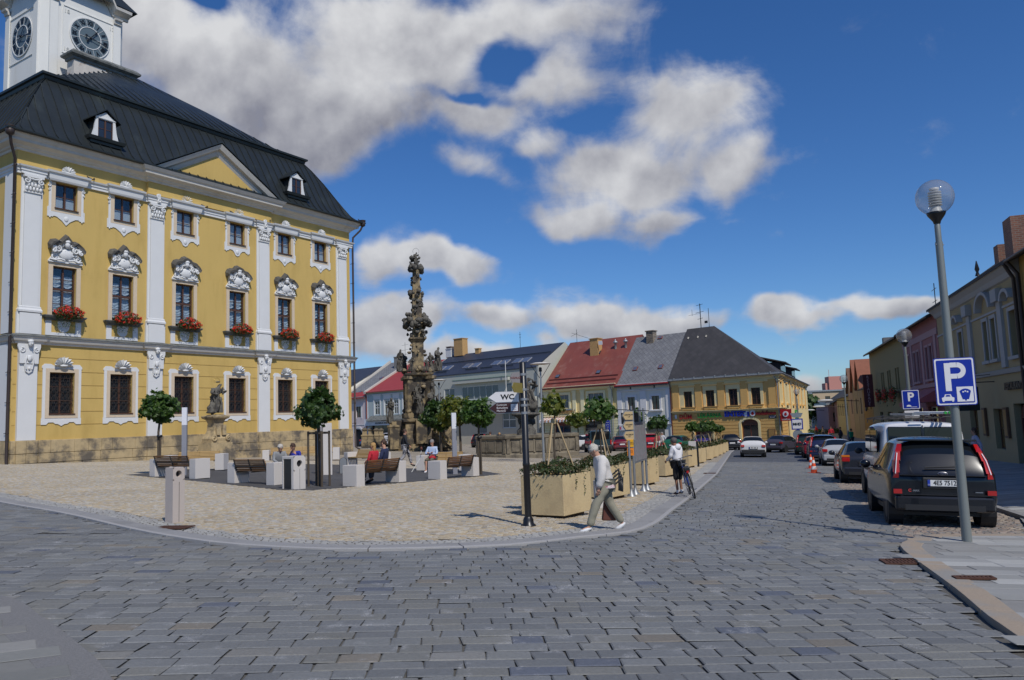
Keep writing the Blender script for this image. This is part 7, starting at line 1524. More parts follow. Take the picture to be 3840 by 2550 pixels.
e = empty('parking_plate', 'small white plate below the smaller parking sign above the white van', 'sign', Vector((p2.x, p2.y-.09, p2.z+2.2)), rad(-14)); mb = MB(); mb.box(-.28, .28, 0, .02, 0, .32, 0); mb.box(-.26, .26, -.002, -.0001, .02, .3, 1); mb.build('panel', [m_black, m_sgw], e)
pq = G(1347, 1672); e = empty('parking_sign', 'small blue parking sign in front of the pink house gateway', 'parking sign', pq, rad(-20)); mb = MB(); mb.tube([(0, 0, 0), (0, 0, 3.1)], .05, 6); mb.build('pole', m_zinc, e); mb = MB(); mb.box(-.42, .42, -.1, -.06, 3.1, 4.2, 0); letter(mb, 'P', (0, -.12, 3.72), .9, .01, 1, bold=.02); mb.build('panel', [m_pb, m_sgw], e)
# bus stop post by the corner house
p = atY(2990, 1600, 72); p.z = gz(p.x, p.y); e = empty('bus_stop_sign', 'bus stop post with a square MHD plate in front of the corner house', 'sign', p, rad(-20)); mb = MB(); mb.tube([(0, 0, 0), (0, 0, 3.4)], .05, 8); mb.build('pole', m_zinc, e)
mb = MB(); mb.box(-.5, .5, -.1, -.06, 1.8, 2.8, 1); mb.box(-.4, .4, -.11, -.1001, 1.9, 2.7, 0); letter(mb, 'MHD', (0, -.13, 2.3), .32, .01, 2, bold=.01); mb.build('plate', [m_sgw, m_pb, m_black], e); mb = MB(); mb.prism([(-.55, 3.3), (.55, 3.3), (.35, 2.9), (-.35, 2.9)][::-1], -.08, -.05); n = 16; mb.prism([(.45*cos(2*pi*i/n), 1.35+.45*sin(2*pi*i/n)) for i in range(n)][::-1], -.05, -.02); mb.build('sign_backs', m_zinc, e)
# mushroom lamp with V struts near the fountain, and its twin
def vlamp(p, h, lab):
    e = empty('dish_lamp', lab, 'street lamp', p, 0, 'dish lamps of the square'); mb = MB(); mb.tube([(0, 0, 0), (0, 0, 3.4), (0, 0, h-.35)], [.075, .07, .05], 12); mb.build('pole', m_zinc, e)
    mb = MB(); [mb.tube([(0, 0, h-.95), (s_*.58, 0, h-.06)], .018, 6) for s_ in (-1, 1)]; mb.build('strut', m_iron, e); mb = MB(); mb.lathe([(.02, h+.04), (.35, h+.02), (.62, h-.04), (.62, h-.06), (.3, h-.1), (.02, h-.11)], 24); mb.build('dish', m_conc, e); mb = MB(); mb.lathe([(.09, h-.5), (.09, h-.3), (.06, h-.25)], 12); mb.build('lamp_head', m_iron, e)
p = G(2040, 1735); vlamp(p, 5.75, 'dish-shaped street lamp with V struts beside the fountain'); p = atY(1650, 1600, 70); p.z = gz(p.x, p.y); vlamp(p, 6.4, 'dish-shaped street lamp with V struts, farther one by the plague column')
# traffic cones
m_cone = mat('cone_orange', (.75, .09, .02), .5, .05); m_conew = mat('cone_white', (.75, .75, .74), .5, .05)
for (x, y, lb) in ((3053, 1774, 'front traffic cone on the road behind the silver car'), (3043, 1757, 'rear traffic cone on the road behind the silver car')):
    e = empty('traffic_cone', 'orange and white '+lb, 'traffic cone', G(x, y), rad(12), 'traffic cones'); mb = MB(); mb.box(-.2, .2, -.2, .2, 0, .03); mb.build('base', m_cone, e); mb = MB(); f = lambda z: .145-.115*z/.7
    for k in range(5): z0_, z1_ = .03+k*.134, .03+(k+1)*.134; mb.lathe([(f(z0_), z0_), (f(z1_), z1_-.0005)], 16, mi=k % 2)
    mb.build('body', [m_cone, m_conew], e)
# ================================================================ statues, plague column, fountain
m_colS = mat('column_stone', (.30, .23, .13), .95, .35, 2.2, .8, 14, col2=(.065, .055, .045), c2=(.40, .56), c2scale=.9)
def robed(mb, M, h=1.8, seed=0, arm=1, mi=0, lean=.12):
    """standing robed stone figure grown from a skeleton, folds modelled over it"""
    M0 = mb.M; mb.M = M0 @ M @ Matrix.Scale(h/1.8, 4); q = random.Random(seed)
    J = {'hip': ((.03, 0, .92), (.19, .15)), 'kn': ((-.02, -.05, .48), (.21, .18)), 'ft': ((-.03, 0, .05), (.24, .2)), 'ch': ((-.02, .0, 1.28), (.21, .14)), 'nk': ((.03, -.02, 1.5), .07), 'hd': ((.09, -.06, 1.64), (.095, .11)), 'ht': ((.11, -.07, 1.74), .06),
         'sl': ((-.22, 0, 1.42), .08), 'el': ((-.34, -.08, 1.16), .075), 'hl': ((-.12, -.24, 1.14), .05), 'sr': ((.2, -.02, 1.42), .08), 'er': ((.36, -.1, 1.2), .07), 'hr': ((.22, -.28, 1.28+.14*arm), .05)}
    E_ = [('hip', 'kn'), ('kn', 'ft'), ('hip', 'ch'), ('ch', 'nk'), ('nk', 'hd'), ('hd', 'ht'), ('ch', 'sl'), ('sl', 'el'), ('el', 'hl'), ('ch', 'sr'), ('sr', 'er'), ('er', 'hr')]
    vs, fs = skin(J, E_, 2, 'hip'); out = []
    for v in vs:
        a = math.atan2(v.y, v.x); k = 0
        if v.z < 1.35: k = .035*sin(a*7+v.z*3+seed)+.02*sin(a*13-v.z*6)
        k += .05*mnoise.noise(v*6+Vector((seed, 0, 0))); d = Vector((v.x, v.y, 0)); d = d.normalized() if d.length > .01 else d; out.append(v+d*k+Vector((lean*(v.z-.9)*.3, 0, 0)))
    mb.add(out, fs, mi, True)
    for i in range(9):
        x0_, y0_ = q.uniform(-.2, .2), q.uniform(-.22, -.05); mb.tube([(x0_, y0_, 1.2-q.random()*.4), (x0_+q.uniform(-.1, .1), y0_-.06, .7), (x0_+q.uniform(-.15, .15), y0_-.04, .12)], [.02, .04, .05], 5, mi)
    mb.M = M0
def on_th(u, out, z=None):
    X = T0.x+u*cos(TRZ)+out*sin(TRZ); Y = T0.y+u*sin(TRZ)-out*cos(TRZ); return Vector((X, Y, gz(X, Y) if z is None else z))
p = on_th(9.95, 2.5); p.z = G(810, 1708).z-.02
e = empty('saint_statue', 'dark stone statue of a robed priest on a tall pedestal before the town hall', 'statue', p, TRZ)
mb = MB(); mb.box(-.85, .85, -.75, .75, 0, .55); mb.box(-.78, .78, -.68, .68, .551, .66); mb.box(-.74, .74, -.62, .62, .661, 1.05); mb.box(-.64, .64, -.54, .54, 1.051, 1.15)
prof = [(.60, 1.151), (.62, 1.3), (.50, 1.5), (.40, 1.75), (.36, 2.2), (.42, 2.35), (.46, 2.42), (.62, 2.5), (.66, 2.58), (.66, 2.64), (.3, 2.72)]; mb.lathe([(r*1.25, z) for r, z in prof], 4, sq=True, smooth=False)
for s_ in (-1, 1): scroll(mb, (s_*.5, 1.3), .18, -.62, -.52, s_, 1.3, .07); mb.box(s_*.2-.12, s_*.2+.12, -.6, -.48, 1.5, 2.1)
mb.build('pedestal', m_stone, e, bevel=.012)
mb = MB(); robed(mb, Matrix.Translation((-.05, 0, 2.7)) @ Matrix.Rotation(rad(15), 4, 'Z') @ Matrix.Diagonal((1.35, 1.3, 1, 1)), 1.95, 3, .5, lean=.7)
mb.box(.2, .26, -.4, -.34, 3.9, 4.35); mb.box(.1, .36, -.39, -.35, 4.2, 4.25); q = random.Random(8)
for i in range(7): a = q.uniform(-.25, .25); mb.ball((a, q.uniform(-.2, .15), 2.85+q.random()*1.1), (.12, .1, .26), 8, 6, 0, .3, 3, i)
mb.ball((.12, -.04, 4.68), (.14, .14, .05), 10, 6); mb.build('figure', m_stat, e)
mb = MB(); mb.tube([(.12+.2*cos(t), .04, 4.72+.2*sin(t)) for t in np.linspace(-.5, pi+.5, 16)], .01, 5); [mb.ball((.12+.22*cos(t), .04, 4.72+.22*sin(t)), .025, 6, 4) for t in np.linspace(.1, pi-.1, 5)]; mb.build('halo', mat('gilded', (.5, .33, .08), .4, .1, metal=.7), e)
# ---- plague column
p = G(1575, 1690); PC = p
e = empty('plague_column', 'tall baroque plague column crowded with dark stone saints and clouds, rising above the benches', 'monument', p, rad(12))
q = random.Random(11)
def clump(mb, z, r0, n, seed, s0=.22, h=.3, m_i=0):
    qq = random.Random(seed); k_ = 1.22 if z > 10 else 1.; r0 *= k_; s0 *= k_; n = int(n*k_)
    for i in range(n):
        a = qq.uniform(0, 2*pi); r = r0*qq.uniform(.75, 1.1); s_ = s0*qq.uniform(.6, 1.3); mb.ball((r*cos(a), r*sin(a), z+qq.uniform(-h, h)), (s_, s_, s_*qq.uniform(.6, 1.2)), 8, 6, m_i, .45, 2.2, seed+i)
def cherub(mb, x, y, z, s_, seed):
    qq = random.Random(seed); a = math.atan2(y, x); c, d = cos(a), sin(a)
    mb.ball((x, y, z), (s_*.45, s_*.45, s_*.6), 8, 6, 0, .3, 3, seed); mb.ball((x+c*s_*.2, y+d*s_*.2, z+s_*.75), s_*.32, 8, 6); 
    for sg_ in (-1, 1): mb.tube([(x-d*sg_*s_*.3, y+c*sg_*s_*.3, z+s_*.3), (x-d*sg_*s_*.75+c*s_*.3, y+c*sg_*s_*.75+d*s_*.3, z+s_*.5*qq.uniform(-.5, 1.5))], [s_*.16, s_*.1], 6); mb.tube([(x-d*sg_*s_*.2, y+c*sg_*s_*.2, z-s_*.3), (x-d*sg_*s_*.4+c*s_*.5, y+c*sg_*s_*.4+d*s_*.5, z-s_*.7)], [s_*.2, s_*.12], 6)
    mb.ball((x-c*s_*.3, y-d*s_*.3, z+s_*.2), (s_*.7, s_*.5, s_*.25), 8, 5, 0, .5, 3, seed+5)
mb = MB()
for i in range(4): w_ = 5.6-i*.7; mb.lathe([(w_*.62, i*.17), (w_*.62, i*.17+.168)], 8, sq=True, smooth=False)
mb.build('steps', m_colS, e, bevel=.01)
mb = MB(); mb.lathe([(2.3, .68), (2.3, 1.1), (2.1, 1.2), (1.95, 2.6), (2.25, 2.75), (2.3, 3.0), (1.7, 3.05)], 4, sq=True, smooth=False)
for k in range(4):
    a = k*pi/2+pi/4*0; c, s_ = cos(a), sin(a); M = Matrix.Rotation(a, 4, 'Z'); M0 = mb.M; mb.M = M; mb.box(1.2, 2.35, -.5, .5, .69, 2.9); mb.M = M0
mb.build('lower_pedestal', m_colS, e, bevel=.02)
mb = MB(); mb.lathe([(1.45, 3.05), (1.4, 3.4), (1.15, 3.6), (1.1, 6.6), (1.3, 6.8), (1.35, 6.95), (1.85, 7.1), (1.9, 7.28), (1.2, 7.35)], 4, sq=True, smooth=False)
for k in range(4):
    M0 = mb.M; mb.M = Matrix.Rotation(k*pi/2+pi/4, 4, 'Z'); mb.box(1.0, 1.75, -.22, .22, 3.1, 6.7); mb.box(.95, 1.95, -.32, .32, 6.7, 7.0); mb.box(.95, 1.9, -.3, .3, 3.06, 3.5); mb.M = M0
mb.build('main_pedestal', m_colS, e, bevel=.02)
mb = MB(); mb.lathe([(.95, 7.35), (.9, 7.7), (.72, 8.0), (.75, 10.2), (.95, 10.4), (1.15, 10.55), (1.15, 10.7), (.55, 10.75)], 4, sq=True, smooth=False); mb.lathe([(.85, 10.75), (.7, 11.2), (.55, 11.8)], 4, sq=True, smooth=False); mb.build('upper_pedestal', m_colS, e, bevel=.015)
mb = MB(); mb.lathe([(.72, 11.8), (.64, 13.3), (.55, 15), (.47, 16.5), (.42, 17.3)], 4, sq=True, smooth=False); mb.build('shaft', m_colS, e, bevel=.02)
mb = MB(); clump(mb, 12.15, .95, 26, 100, .24, .35); clump(mb, 12.7, .7, 16, 130, .2, .3); clump(mb, 14.9, .5, 13, 160, .2, .22); clump(mb, 15.15, .55, 8, 170, .16, .15); clump(mb, 17.35, .5, 16, 190, .2, .25); clump(mb, 17.6, .4, 8, 199, .17, .2); clump(mb, 18.35, .3, 8, 210, .15, .25)
clump(mb, 13.4, .42, 7, 230, .15, .35); clump(mb, 14.2, .4, 6, 240, .13, .3); clump(mb, 16.2, .36, 6, 250, .13, .4); clump(mb, 11.1, .75, 8, 260, .18, .4); mb.build('cloud_carving', m_stat, e)
for k, (z, r, s_) in enumerate([(12.5, .95, .34), (12.3, 1.1, .32), (13.2, .62, .26), (13.9, .55, .28), (14.9, .6, .28), (14.8, .62, .3), (15.5, .45, .24), (16.1, .42, .26), (16.7, .4, .24), (17.3, .6, .28), (17.9, .5, .24), (10.95, .95, .32), (10.95, .95, .32), (11.9, .9, .3), (14.4, .55, .24), (8.2, 1.15, .32)]):
    a = k*2.2; mb = MB(); cherub(mb, r*cos(a), r*sin(a), z, s_, 400+k); mb.build('cherub', m_stat, e)
mb = MB(); robed(mb, Matrix.Translation((0, 0, 17.75)) @ Matrix.Rotation(.3, 4, 'Z'), 1.35, 9, 1.5); robed(mb, Matrix.Translation((.12, .1, 17.7)) @ Matrix.Rotation(2.1, 4, 'Z'), 1.0, 10, .2); mb.build('crowning_figures', m_stat, e)
mb = MB(); [mb.ball((.05+.3*cos(t), 0, 19.15+.3*sin(t)), .025, 5, 4) for t in np.linspace(-.5, pi+.5, 17)]; mb.build('star_halo', m_black, e)
figs = [(-1.75, -1.15, 7.3, 2.3), (1.75, -.9, 7.3, 2.5), (-.1, -1.75, 3.35, 2.3), (.95, -1.45, 3.5, 2.2), (1.75, -1.0, 3.3, 2.2), (-.3, -1.35, 4.3, 2.0), (-2.7, -1.7, 2.5, 2.6), (2.6, -1.6, 3.0, 1.9), (1.35, 1.2, 7.3, 2.2), (-1.2, 1.4, 7.3, 2.2), (1.2, -1.3, 5.1, 1.4), (-.7, -.95, 7.35, 1.5), (.7, -.95, 7.35, 1.4)]
for k, (x, y, z, h) in enumerate(figs): mb = MB(); robed(mb, Matrix.Translation((x, y, z)) @ Matrix.Rotation(math.atan2(y, x)+pi/2, 4, 'Z'), h, 20+k, (k % 3)*.8); mb.build('saint_figure', m_stat, e)
mb = MB(); clump(mb, 7.6, 1.3, 12, 300, .25, .2); clump(mb, 3.5, 1.5, 10, 320, .28, .3); clump(mb, 9.2, .75, 12, 330, .15, .8); clump(mb, 5.3, 1.55, 18, 360, .2, 1.2); mb.build('ornament', m_colS, e)
mb = MB()
for a in (-2.5, -.62, .6, 2.5): mb.lathe([(.55, 0), (.55, 1.9), (.65, 2.0), (.65, 2.15), (.3, 2.2), (.3, 2.5)], 4, (3.1*cos(a), 3.1*sin(a), .3), sq=True, smooth=False)
mb.build('corner_pier', m_colS, e)
mb = MB()                                             # flight of steps with a carved balustrade
for i in range(6): mb.box(.9+i*.26, 1.16+i*.26+.0, -3.7, -2.3, .3, 1.9-i*.27)
mb.beam((.9, -3.8, 2.35), (2.6, -3.8, .75), .22, .2); mb.beam((.9, -3.8, 1.75), (2.6, -3.8, .35), .22, .14); mb.build('stair', m_colS, e)
for i in range(6): mb = MB(); t = i/5; mb.lathe([(.06, 0), (.1, .15), (.05, .4), (.08, .5)], 8, (1.05+1.4*t, -3.8, 1.7-1.25*t)); mb.build('baluster', mat('gilt_stone', (.5, .36, .12), .8, .3, 6), e)
# stone bollards ring left of the column
for i, x in enumerate((1368, 1390, 1412, 1430)):
    g_ = G(x, 1682-i*1.5); b = empty('stone_post', 'squat weathered stone post, '+('first', 'second', 'third', 'fourth')[i]+' from the left beside the plague column', 'stone post', g_, rad(12), 'stone posts by the plague column'); mb = MB(); mb.lathe([(.52, 0), (.48, 1.25), (.55, 1.3), (.55, 1.42), (.36, 1.46), (.32, 1.85), (.42, 1.9), (.42, 2.02), (.1, 2.2)], 4, sq=True, smooth=False); mb.build('shaft', m_colS, b, bevel=.02)
g_ = G(1342, 1672); b = empty('flower_bed', 'low clump of red geraniums at the foot of the stone posts', 'flowers', g_, 0); mb = MB(); mb.add(*leafcloud(300, lambda r: ((r.gauss(0, .5), r.gauss(0, .4), r.random()*1.0), (0, 0, 1)), .2, 61)); mb.build('foliage', m_gleaf, b); mb = MB(); mb.add(*leafcloud(260, lambda r: ((r.gauss(0, .5), r.gauss(0, .4)-.1, .3+r.random()*.85), (0, -.5, 1)), .16, 62)); mb.build('blossoms', m_geranium, b)
# ---- fountain
fc = atY(1975, 1640, 57.5); fc.z = gz(fc.x, fc.y); e = empty('fountain', 'large polygonal stone fountain with panelled sides and a dark carved group', 'fountain', fc, rad(22.5))
FR = 3.95; m_fs = mat('fountain_stone', (.22, .185, .13), .95, .35, 3, .7, 20, col2=(.10, .085, .065), c2=(.45, .65), c2scale=1.1)
mb = MB()
for i in range(2): mb.lathe([(FR+1.5-i*.55, -.35+i*.2), (FR+1.5-i*.55, -.15+i*.2)], 8, smooth=False)
mb.build('step', m_fs, e, bevel=.01)
mb = MB(); mb.lathe([(FR, .05), (FR, .3), (FR-.1, .36), (FR-.12, 1.35), (FR+.02, 1.4), (FR+.04, 1.6), (FR-.4, 1.62), (FR-.42, .9), (.5, .9)], 8, smooth=False)
for k in range(8):
    a = (k+.5)*pi/4; M = Matrix.Rotation(a, 4, 'Z'); M0 = mb.M; mb.M = M; R = (FR-.1)*cos(pi/8); hw = (FR)*sin(pi/8)
    for y0_ in (-.45, .45): mb.box(R, R+.07, y0_-.06, y0_+.06, .42, 1.3)
    mb.box(R, R+.09, -hw*.95, -hw*.80, .38, 1.36); mb.box(R, R+.09, hw*.80, hw*.95, .38, 1.36); mb.box(R, R+.06, -.38, .38, .5, 1.22); mb.box(R, R+.06, -hw*.72, -.55, .5, 1.22); mb.box(R, R+.06, .55, hw*.72, .5, 1.22); mb.M = M0
mb.build('basin', m_fs, e, bevel=.015)
mb = MB(); mb.lathe([(FR-.5, 1.35), (.01, 1.36)], 24); mb.build('basin_water', mat('fountain_water', (.02, .03, .03), .05, 0, spec=.8), e)
mb = MB(); mb.lathe([(.75, .9), (.7, 1.9), (.5, 2.1), (.42, 2.6), (.75, 2.9), (1.05, 3.0), (1.05, 3.12), (.4, 3.2), (.36, 3.9)], 12)
qq = random.Random(5)
for i in range(26): a = qq.uniform(0, 2*pi); z = qq.uniform(2.0, 4.6); r = .45*qq.uniform(.6, 1.2); mb.ball((r*cos(a), r*sin(a), z), (.24, .24, .28), 8, 6, 0, .4, 2, i)
mb.build('column', m_stat, e); mb = MB(); robed(mb, Matrix.Translation((0, 0, 3.5)) @ Matrix.Diagonal((1.7, 1.5, 1, 1)), 2.3, 44, 1.8); mb.tube([(.5, 0, 4.5), (.75, -.1, 5.2), (.55, -.1, 5.6)], [.12, .16, .05], 8); mb.tube([(-.5, 0, 4.7), (-.7, 0, 5.2), (-.35, 0, 5.1)], [.1, .2, .1], 8); mb.ball((.45, -.3, 3.7), (.4, .3, .4), 10, 8, 0, .3, 2, 3); mb.build('figure', m_stat, e)
# ================================================================ vehicles
m_tyre = mat('tyre', (.012, .012, .012), .85, .2, 20); m_rim = mat('rim', (.28, .28, .29), .35, .05, 5, metal=.7); m_cgl = mat('car_glass', (.008, .010, .012), .04, 0, spec=.5); m_trim = mat('black_plastic', (.016, .016, .017), .55, .05)
m_rl = mat('tail_light_red', (.38, .008, .008), .15, .1, 30, spec=.8); m_rlw = mat('tail_light_clear', (.48, .045, .04), .12, .1, 30, spec=.8); m_ora = mat('tail_light_amber', (.6, .16, .01), .2, 0); m_plate = mat('number_plate', (.70, .70, .68), .5, .03); m_eu = mat('plate_blue', (.01, .04, .35), .5, 0)
def car_proto(W, L, st, wheel_r, wx, mbody, glass_rows, roofg=()):
    """st: stations from the rear: (x, z_bottom, z_belt, z_top, halfwidth, halfwidth_top). Surface is subdivided, then cut into body and glass parts"""
    bm = bmesh.new(); rings = []
    for (x, zb_, zbelt, zt, w_, wt) in st:
        zm = zb_+.42*(zbelt-zb_); pts = [(0, zb_), (w_*.8, zb_), (w_*.97, zb_+.10), (w_, zm), (w_*.97, zbelt-.03), (w_*.95, zbelt), (wt+.02, zt-.10 if zt-zbelt > .25 else zbelt+(zt-zbelt)*.5), (wt*.9, zt-.015), (wt*.5, zt+.012), (0, zt+.02)]
        rings.append([bm.verts.new((y, x, z)) for y, z in pts]+[bm.verts.new((-y, x, z)) for y, z in reversed(pts[1:-1])])
    n = len(rings[0])
    def gl(i, k):
        kk = k if k < 9 else 17-k
        if kk == 5: return i in glass_rows
        return kk in (6, 7, 8) and i in roofg
    for i in range(len(rings)-1):
        for k in range(n):
            f = bm.faces.new([rings[i][k], rings[i][(k+1) % n], rings[i+1][(k+1) % n], rings[i+1][k]]); f.material_index = 1 if gl(i, k) else 0; f.smooth = True
    for R_, rev in ((rings[0], 0), (rings[-1], 1)):
        for k in range(9):
            q = [R_[k], R_[(k+1)], R_[(n-k-1) % n], R_[(n-k) % n]]; q = [v for j, v in enumerate(q) if v not in q[:j]]
            if len(q) > 2: f = bm.faces.new(q[::-1] if not rev else q); f.material_index = 0; f.smooth = True
    bmesh.ops.recalc_face_normals(bm, faces=bm.faces[:]); cl = bm.edges.layers.float.get('crease_edge') or bm.edges.layers.float.new('crease_edge')
    for e_ in bm.edges:
        if len({f.material_index for f in e_.link_faces}) > 1: e_[cl] = .8
    me = bpy.data.meshes.new('t'); bm.to_mesh(me); bm.free(); o = bpy.data.objects.new('t', me); COL.objects.link(o); o.modifiers.new('s', 'SUBSURF').levels = 2
    bpy.context.view_layer.update(); dg = bpy.context.evaluated_depsgraph_get(); m2 = bpy.data.meshes.new_from_object(o.evaluated_get(dg)); bpy.data.objects.remove(o)
    out = []
    for mi in (0, 1):
        mb = MB(); fs = [tuple(p.vertices) for p in m2.polygons if p.material_index == mi]; used = sorted({i for f in fs for i in f}); mp = {v: i for i, v in enumerate(used)}
        mb.add([tuple(m2.vertices[i].co) for i in used], [tuple(mp[i] for i in f) for f in fs], 0, True); out.append(mb)
    bpy.data.meshes.remove(m2); return out
def build_car(label, loc, rz, kind_, colour, plate='4E5 7512', simple=False, cat='car', name='parked_car', grp='cars parked along the street', lights='low', tall=False, rough=.25):
    K = {'mpv': (1.80, 4.35, [(0, .34, .80, .84, .80, .74), (.05, .27, .98, 1.02, .88, .74), (.22, .25, 1.02, 1.30, .91, .70), (.52, .25, 1.02, 1.56, .92, .62), (1.0, .24, 1.01, 1.62, .92, .63), (1.75, .24, .99, 1.63, .92, .63), (2.5, .24, .97, 1.56, .92, .61), (3.35, .24, .95, 1.02, .91, .68), (4.05, .25, .85, .88, .86, .64), (4.33, .30, .65, .68, .70, .5)], .32, (.62, 3.25), {2, 3, 4, 5, 6}, {2, 6}),
         'hatch': (1.74, 4.1, [(0, .34, .78, .82, .74, .66), (.06, .27, .92, .95, .83, .68), (.30, .25, .95, 1.10, .86, .64), (.85, .25, .95, 1.38, .87, .58), (1.4, .24, .94, 1.43, .87, .58), (2.1, .24, .93, 1.41, .87, .58), (2.65, .24, .92, 1.30, .87, .57), (3.25, .24, .90, .95, .86, .62), (3.8, .25, .80, .84, .80, .58), (4.08, .30, .6, .64, .66, .5)], .30, (.66, 3.2), {2, 3, 4, 5, 6}, {2, 6}),
         'estate': (1.80, 4.5, [(0, .34, .80, .84, .78, .70), (.05, .27, .96, 1.0, .86, .70), (.18, .25, .99, 1.18, .89, .68), (.55, .25, .99, 1.44, .90, .61), (1.4, .24, .98, 1.49, .90, .61), (2.3, .24, .96, 1.47, .90, .61), (2.95, .24, .95, 1.34, .90, .59), (3.6, .24, .92, .98, .89, .64), (4.2, .25, .82, .86, .83, .6), (4.48, .30, .62, .66, .68, .5)], .32, (.75, 3.5), {2, 3, 4, 5, 6}, {2, 6}),
         'van': (1.97, 4.9, [(0, .40, 1.1, 1.82, .88, .80), (.02, .34, 1.18, 1.92, .94, .84), (.12, .32, 1.2, 1.97, .97, .85), (1.2, .32, 1.2, 2.0, .98, .86), (2.2, .32, 1.2, 2.0, .98, .86), (3.2, .32, 1.18, 1.98, .98, .85), (3.75, .32, 1.14, 1.70, .97, .78), (4.3, .32, 1.08, 1.14, .94, .72), (4.7, .34, .9, .94, .86, .66), (4.88, .38, .6, .66, .7, .5)], .34, (.95, 3.95), {3, 4, 5, 6}, {6})}[kind_]
    W, L, st, wr, wxs, gr_, rg_ = K; e = empty(name, label, cat, loc, rz, grp); hw = W/2
    body, glass = car_proto(W, L, st, wr, wxs, None, gr_, rg_); mp = colour if not isinstance(colour, tuple) else paint('car_paint_%02d' % len(MATS), colour, rough)
    body.build('body', mp, e); glass.build('window_glass', m_cgl, e)
    for y in wxs:
        for s_ in (-1, 1):
            M = Matrix.Translation((s_*(hw-.135), y, wr)) @ Matrix.Rotation(s_*pi/2, 4, 'Y'); mb = MB(M); mb.lathe([(wr*.66, -.09), (wr*.95, -.10), (wr, -.07), (wr, .07), (wr*.95, .125), (wr*.68, .125), (wr*.66, .10)], 24); o = mb.build('wheel', m_tyre, e)
            if not simple:
                mb = MB(M); mb.lathe([(.01, .07), (wr*.18, .075), (wr*.2, .05)], 12)
                for k in range(5): a = 2*pi*k/5; mb.beam((wr*.12*cos(a), wr*.12*sin(a), .085), (wr*.62*cos(a), wr*.62*sin(a), .095), .07, .03)
                mb.lathe([(wr*.60, .0), (wr*.66, .105), (wr*.62, .11), (wr*.58, .02)], 24); mb.build('rim', m_rim, o)
            M2 = Matrix.Translation((s_*(hw-.012), y, wr)) @ Matrix.Rotation(s_*pi/2, 4, 'Y'); mb = MB(M2); n = 20
            P = [((wr+.055)*cos(a), (wr+.055)*sin(a)) for a in np.linspace(0, 2*pi, n+1)[:-1]]; mb.add([(x, y_, 0.0) for x, y_ in P]+[(x, y_, -.25) for x, y_ in P], [tuple(range(n))]+[(i, i+n, (i+1) % n+n, (i+1) % n) for i in range(n)], 0, False)
            mb.build('wheel_arch', m_trim, e)
            if y == wxs[0]: pass
    # wheels stand outside the dark arch discs
    for c in kids(e):
        if c.name.startswith('wheel') and not c.name.startswith('wheel_arch'): pass
    zb_ = .27 if kind_ != 'van' else .36
    mb = MB(); mb.box(-hw*.90, hw*.90, -.055, .12, zb_+.02, zb_+.30); o = mb.build('bumper', mp if kind_ in ('mpv',) else (m_trim if lights == 'white' or kind_ == 'van' else mp), e, bevel=.05)
    if kind_ != 'van':
        mb = MB(); mb.box(-hw*.72, hw*.72, -.062, -.05, zb_+.04, zb_+.14); mb.build('bumper_insert', m_trim, e)
    if kind_ == 'mpv':
        for s_ in (-1, 1):
            mb = MB()
            seg = [(.785, .05, .88), (.77, .05, .98), (.735, .16, 1.2), (.69, .30, 1.36), (.645, .42, 1.50)]
            for (x0_, y0_, z0_), (x1_, y1_, z1_), mi in zip(seg[:-1], seg[1:], (0, 1, 1, 0)):
                a, b = .045, .035; mb.add([(s_*(x0_-a-.02), y0_-.05, z0_), (s_*(x0_+b), y0_-.01, z0_), (s_*(x1_+b*.7), y1_-.02, z1_), (s_*(x1_-a), y1_-.06, z1_), (s_*(x0_-a-.02), y0_+.1, z0_), (s_*(x0_+b+.02), y0_+.14, z0_), (s_*(x1_+b*.7+.02), y1_+.14, z1_), (s_*(x1_-a), y1_+.1, z1_)],
                    [(0, 1, 2, 3), (1, 5, 6, 2), (4, 0, 3, 7), (3, 2, 6, 7), (0, 4, 5, 1)] if s_ > 0 else [(3, 2, 1, 0), (2, 6, 5, 1), (7, 3, 0, 4), (7, 6, 2, 3), (1, 5, 4, 0)], mi)
            mb.beam((s_*.775, -.008, .96), (s_*.735, .095, 1.2), .012, .012, 2); mb.beam((s_*.735, .095, 1.2), (s_*.70, .225, 1.33), .012, .012, 2); mb.build('tail_light', [m_rl, m_rlw, m_white], e); mb = MB(); mb.box(s_*.76-.07, s_*.76+.07, -.075, .0, .60, .68); mb.build('reflector', m_rl, e)
        mb = MB(); mb.box(-.70, .70, -.035, .1, .930, .936); mb.box(-.66, .66, -.045, .1, .585, .592); mb.build('tailgate_seam', m_dark, e); mb = MB(); mb.box(-.66, .66, .36, .52, 1.55, 1.585); mb.build('roof_spoiler', mp, e, bevel=.012); zp, yp = .80, -.02
        mb = MB(); mb.tube([(-.28, .02, 1.075), (.30, .02, 1.10)], .015, 6); mb.ball((.33, .03, 1.1), (.04, .03, .03), 8, 6); mb.build('wiper', m_trim, e)
        mb = MB(); mb.ball((0, -.03, .97), (.085, .015, .036), 20, 8); mb.build('badge_rim', m_rim, e); mb = MB(); mb.ball((0, -.036, .97), (.072, .014, .027), 20, 8, 0); letter(mb, 'Ford', (0, -.052, .968), .045, .003, 1, shear=.3); mb.build('badge', [MATS['plate_navy'], m_rim], e)
        mb = MB(); letter(mb, 'C', (-.56, -.058, .66), .07, .004, 0, bold=.003); letter(mb, '-MAX', (-.46, -.058, .658), .045, .004, 1, bold=.002); mb.box(.50, .62, -.06, -.05, .64, .655, 1); mb.build('lettering', [mat('badge_red', (.5, .05, .04), .4), m_rim], e)
        mb = MB(); mb.box(-.34, .34, -.045, .02, .69, .90); mb.build('plate_recess', m_trim, e, bevel=.02); yp = -.047
    elif kind_ == 'van':
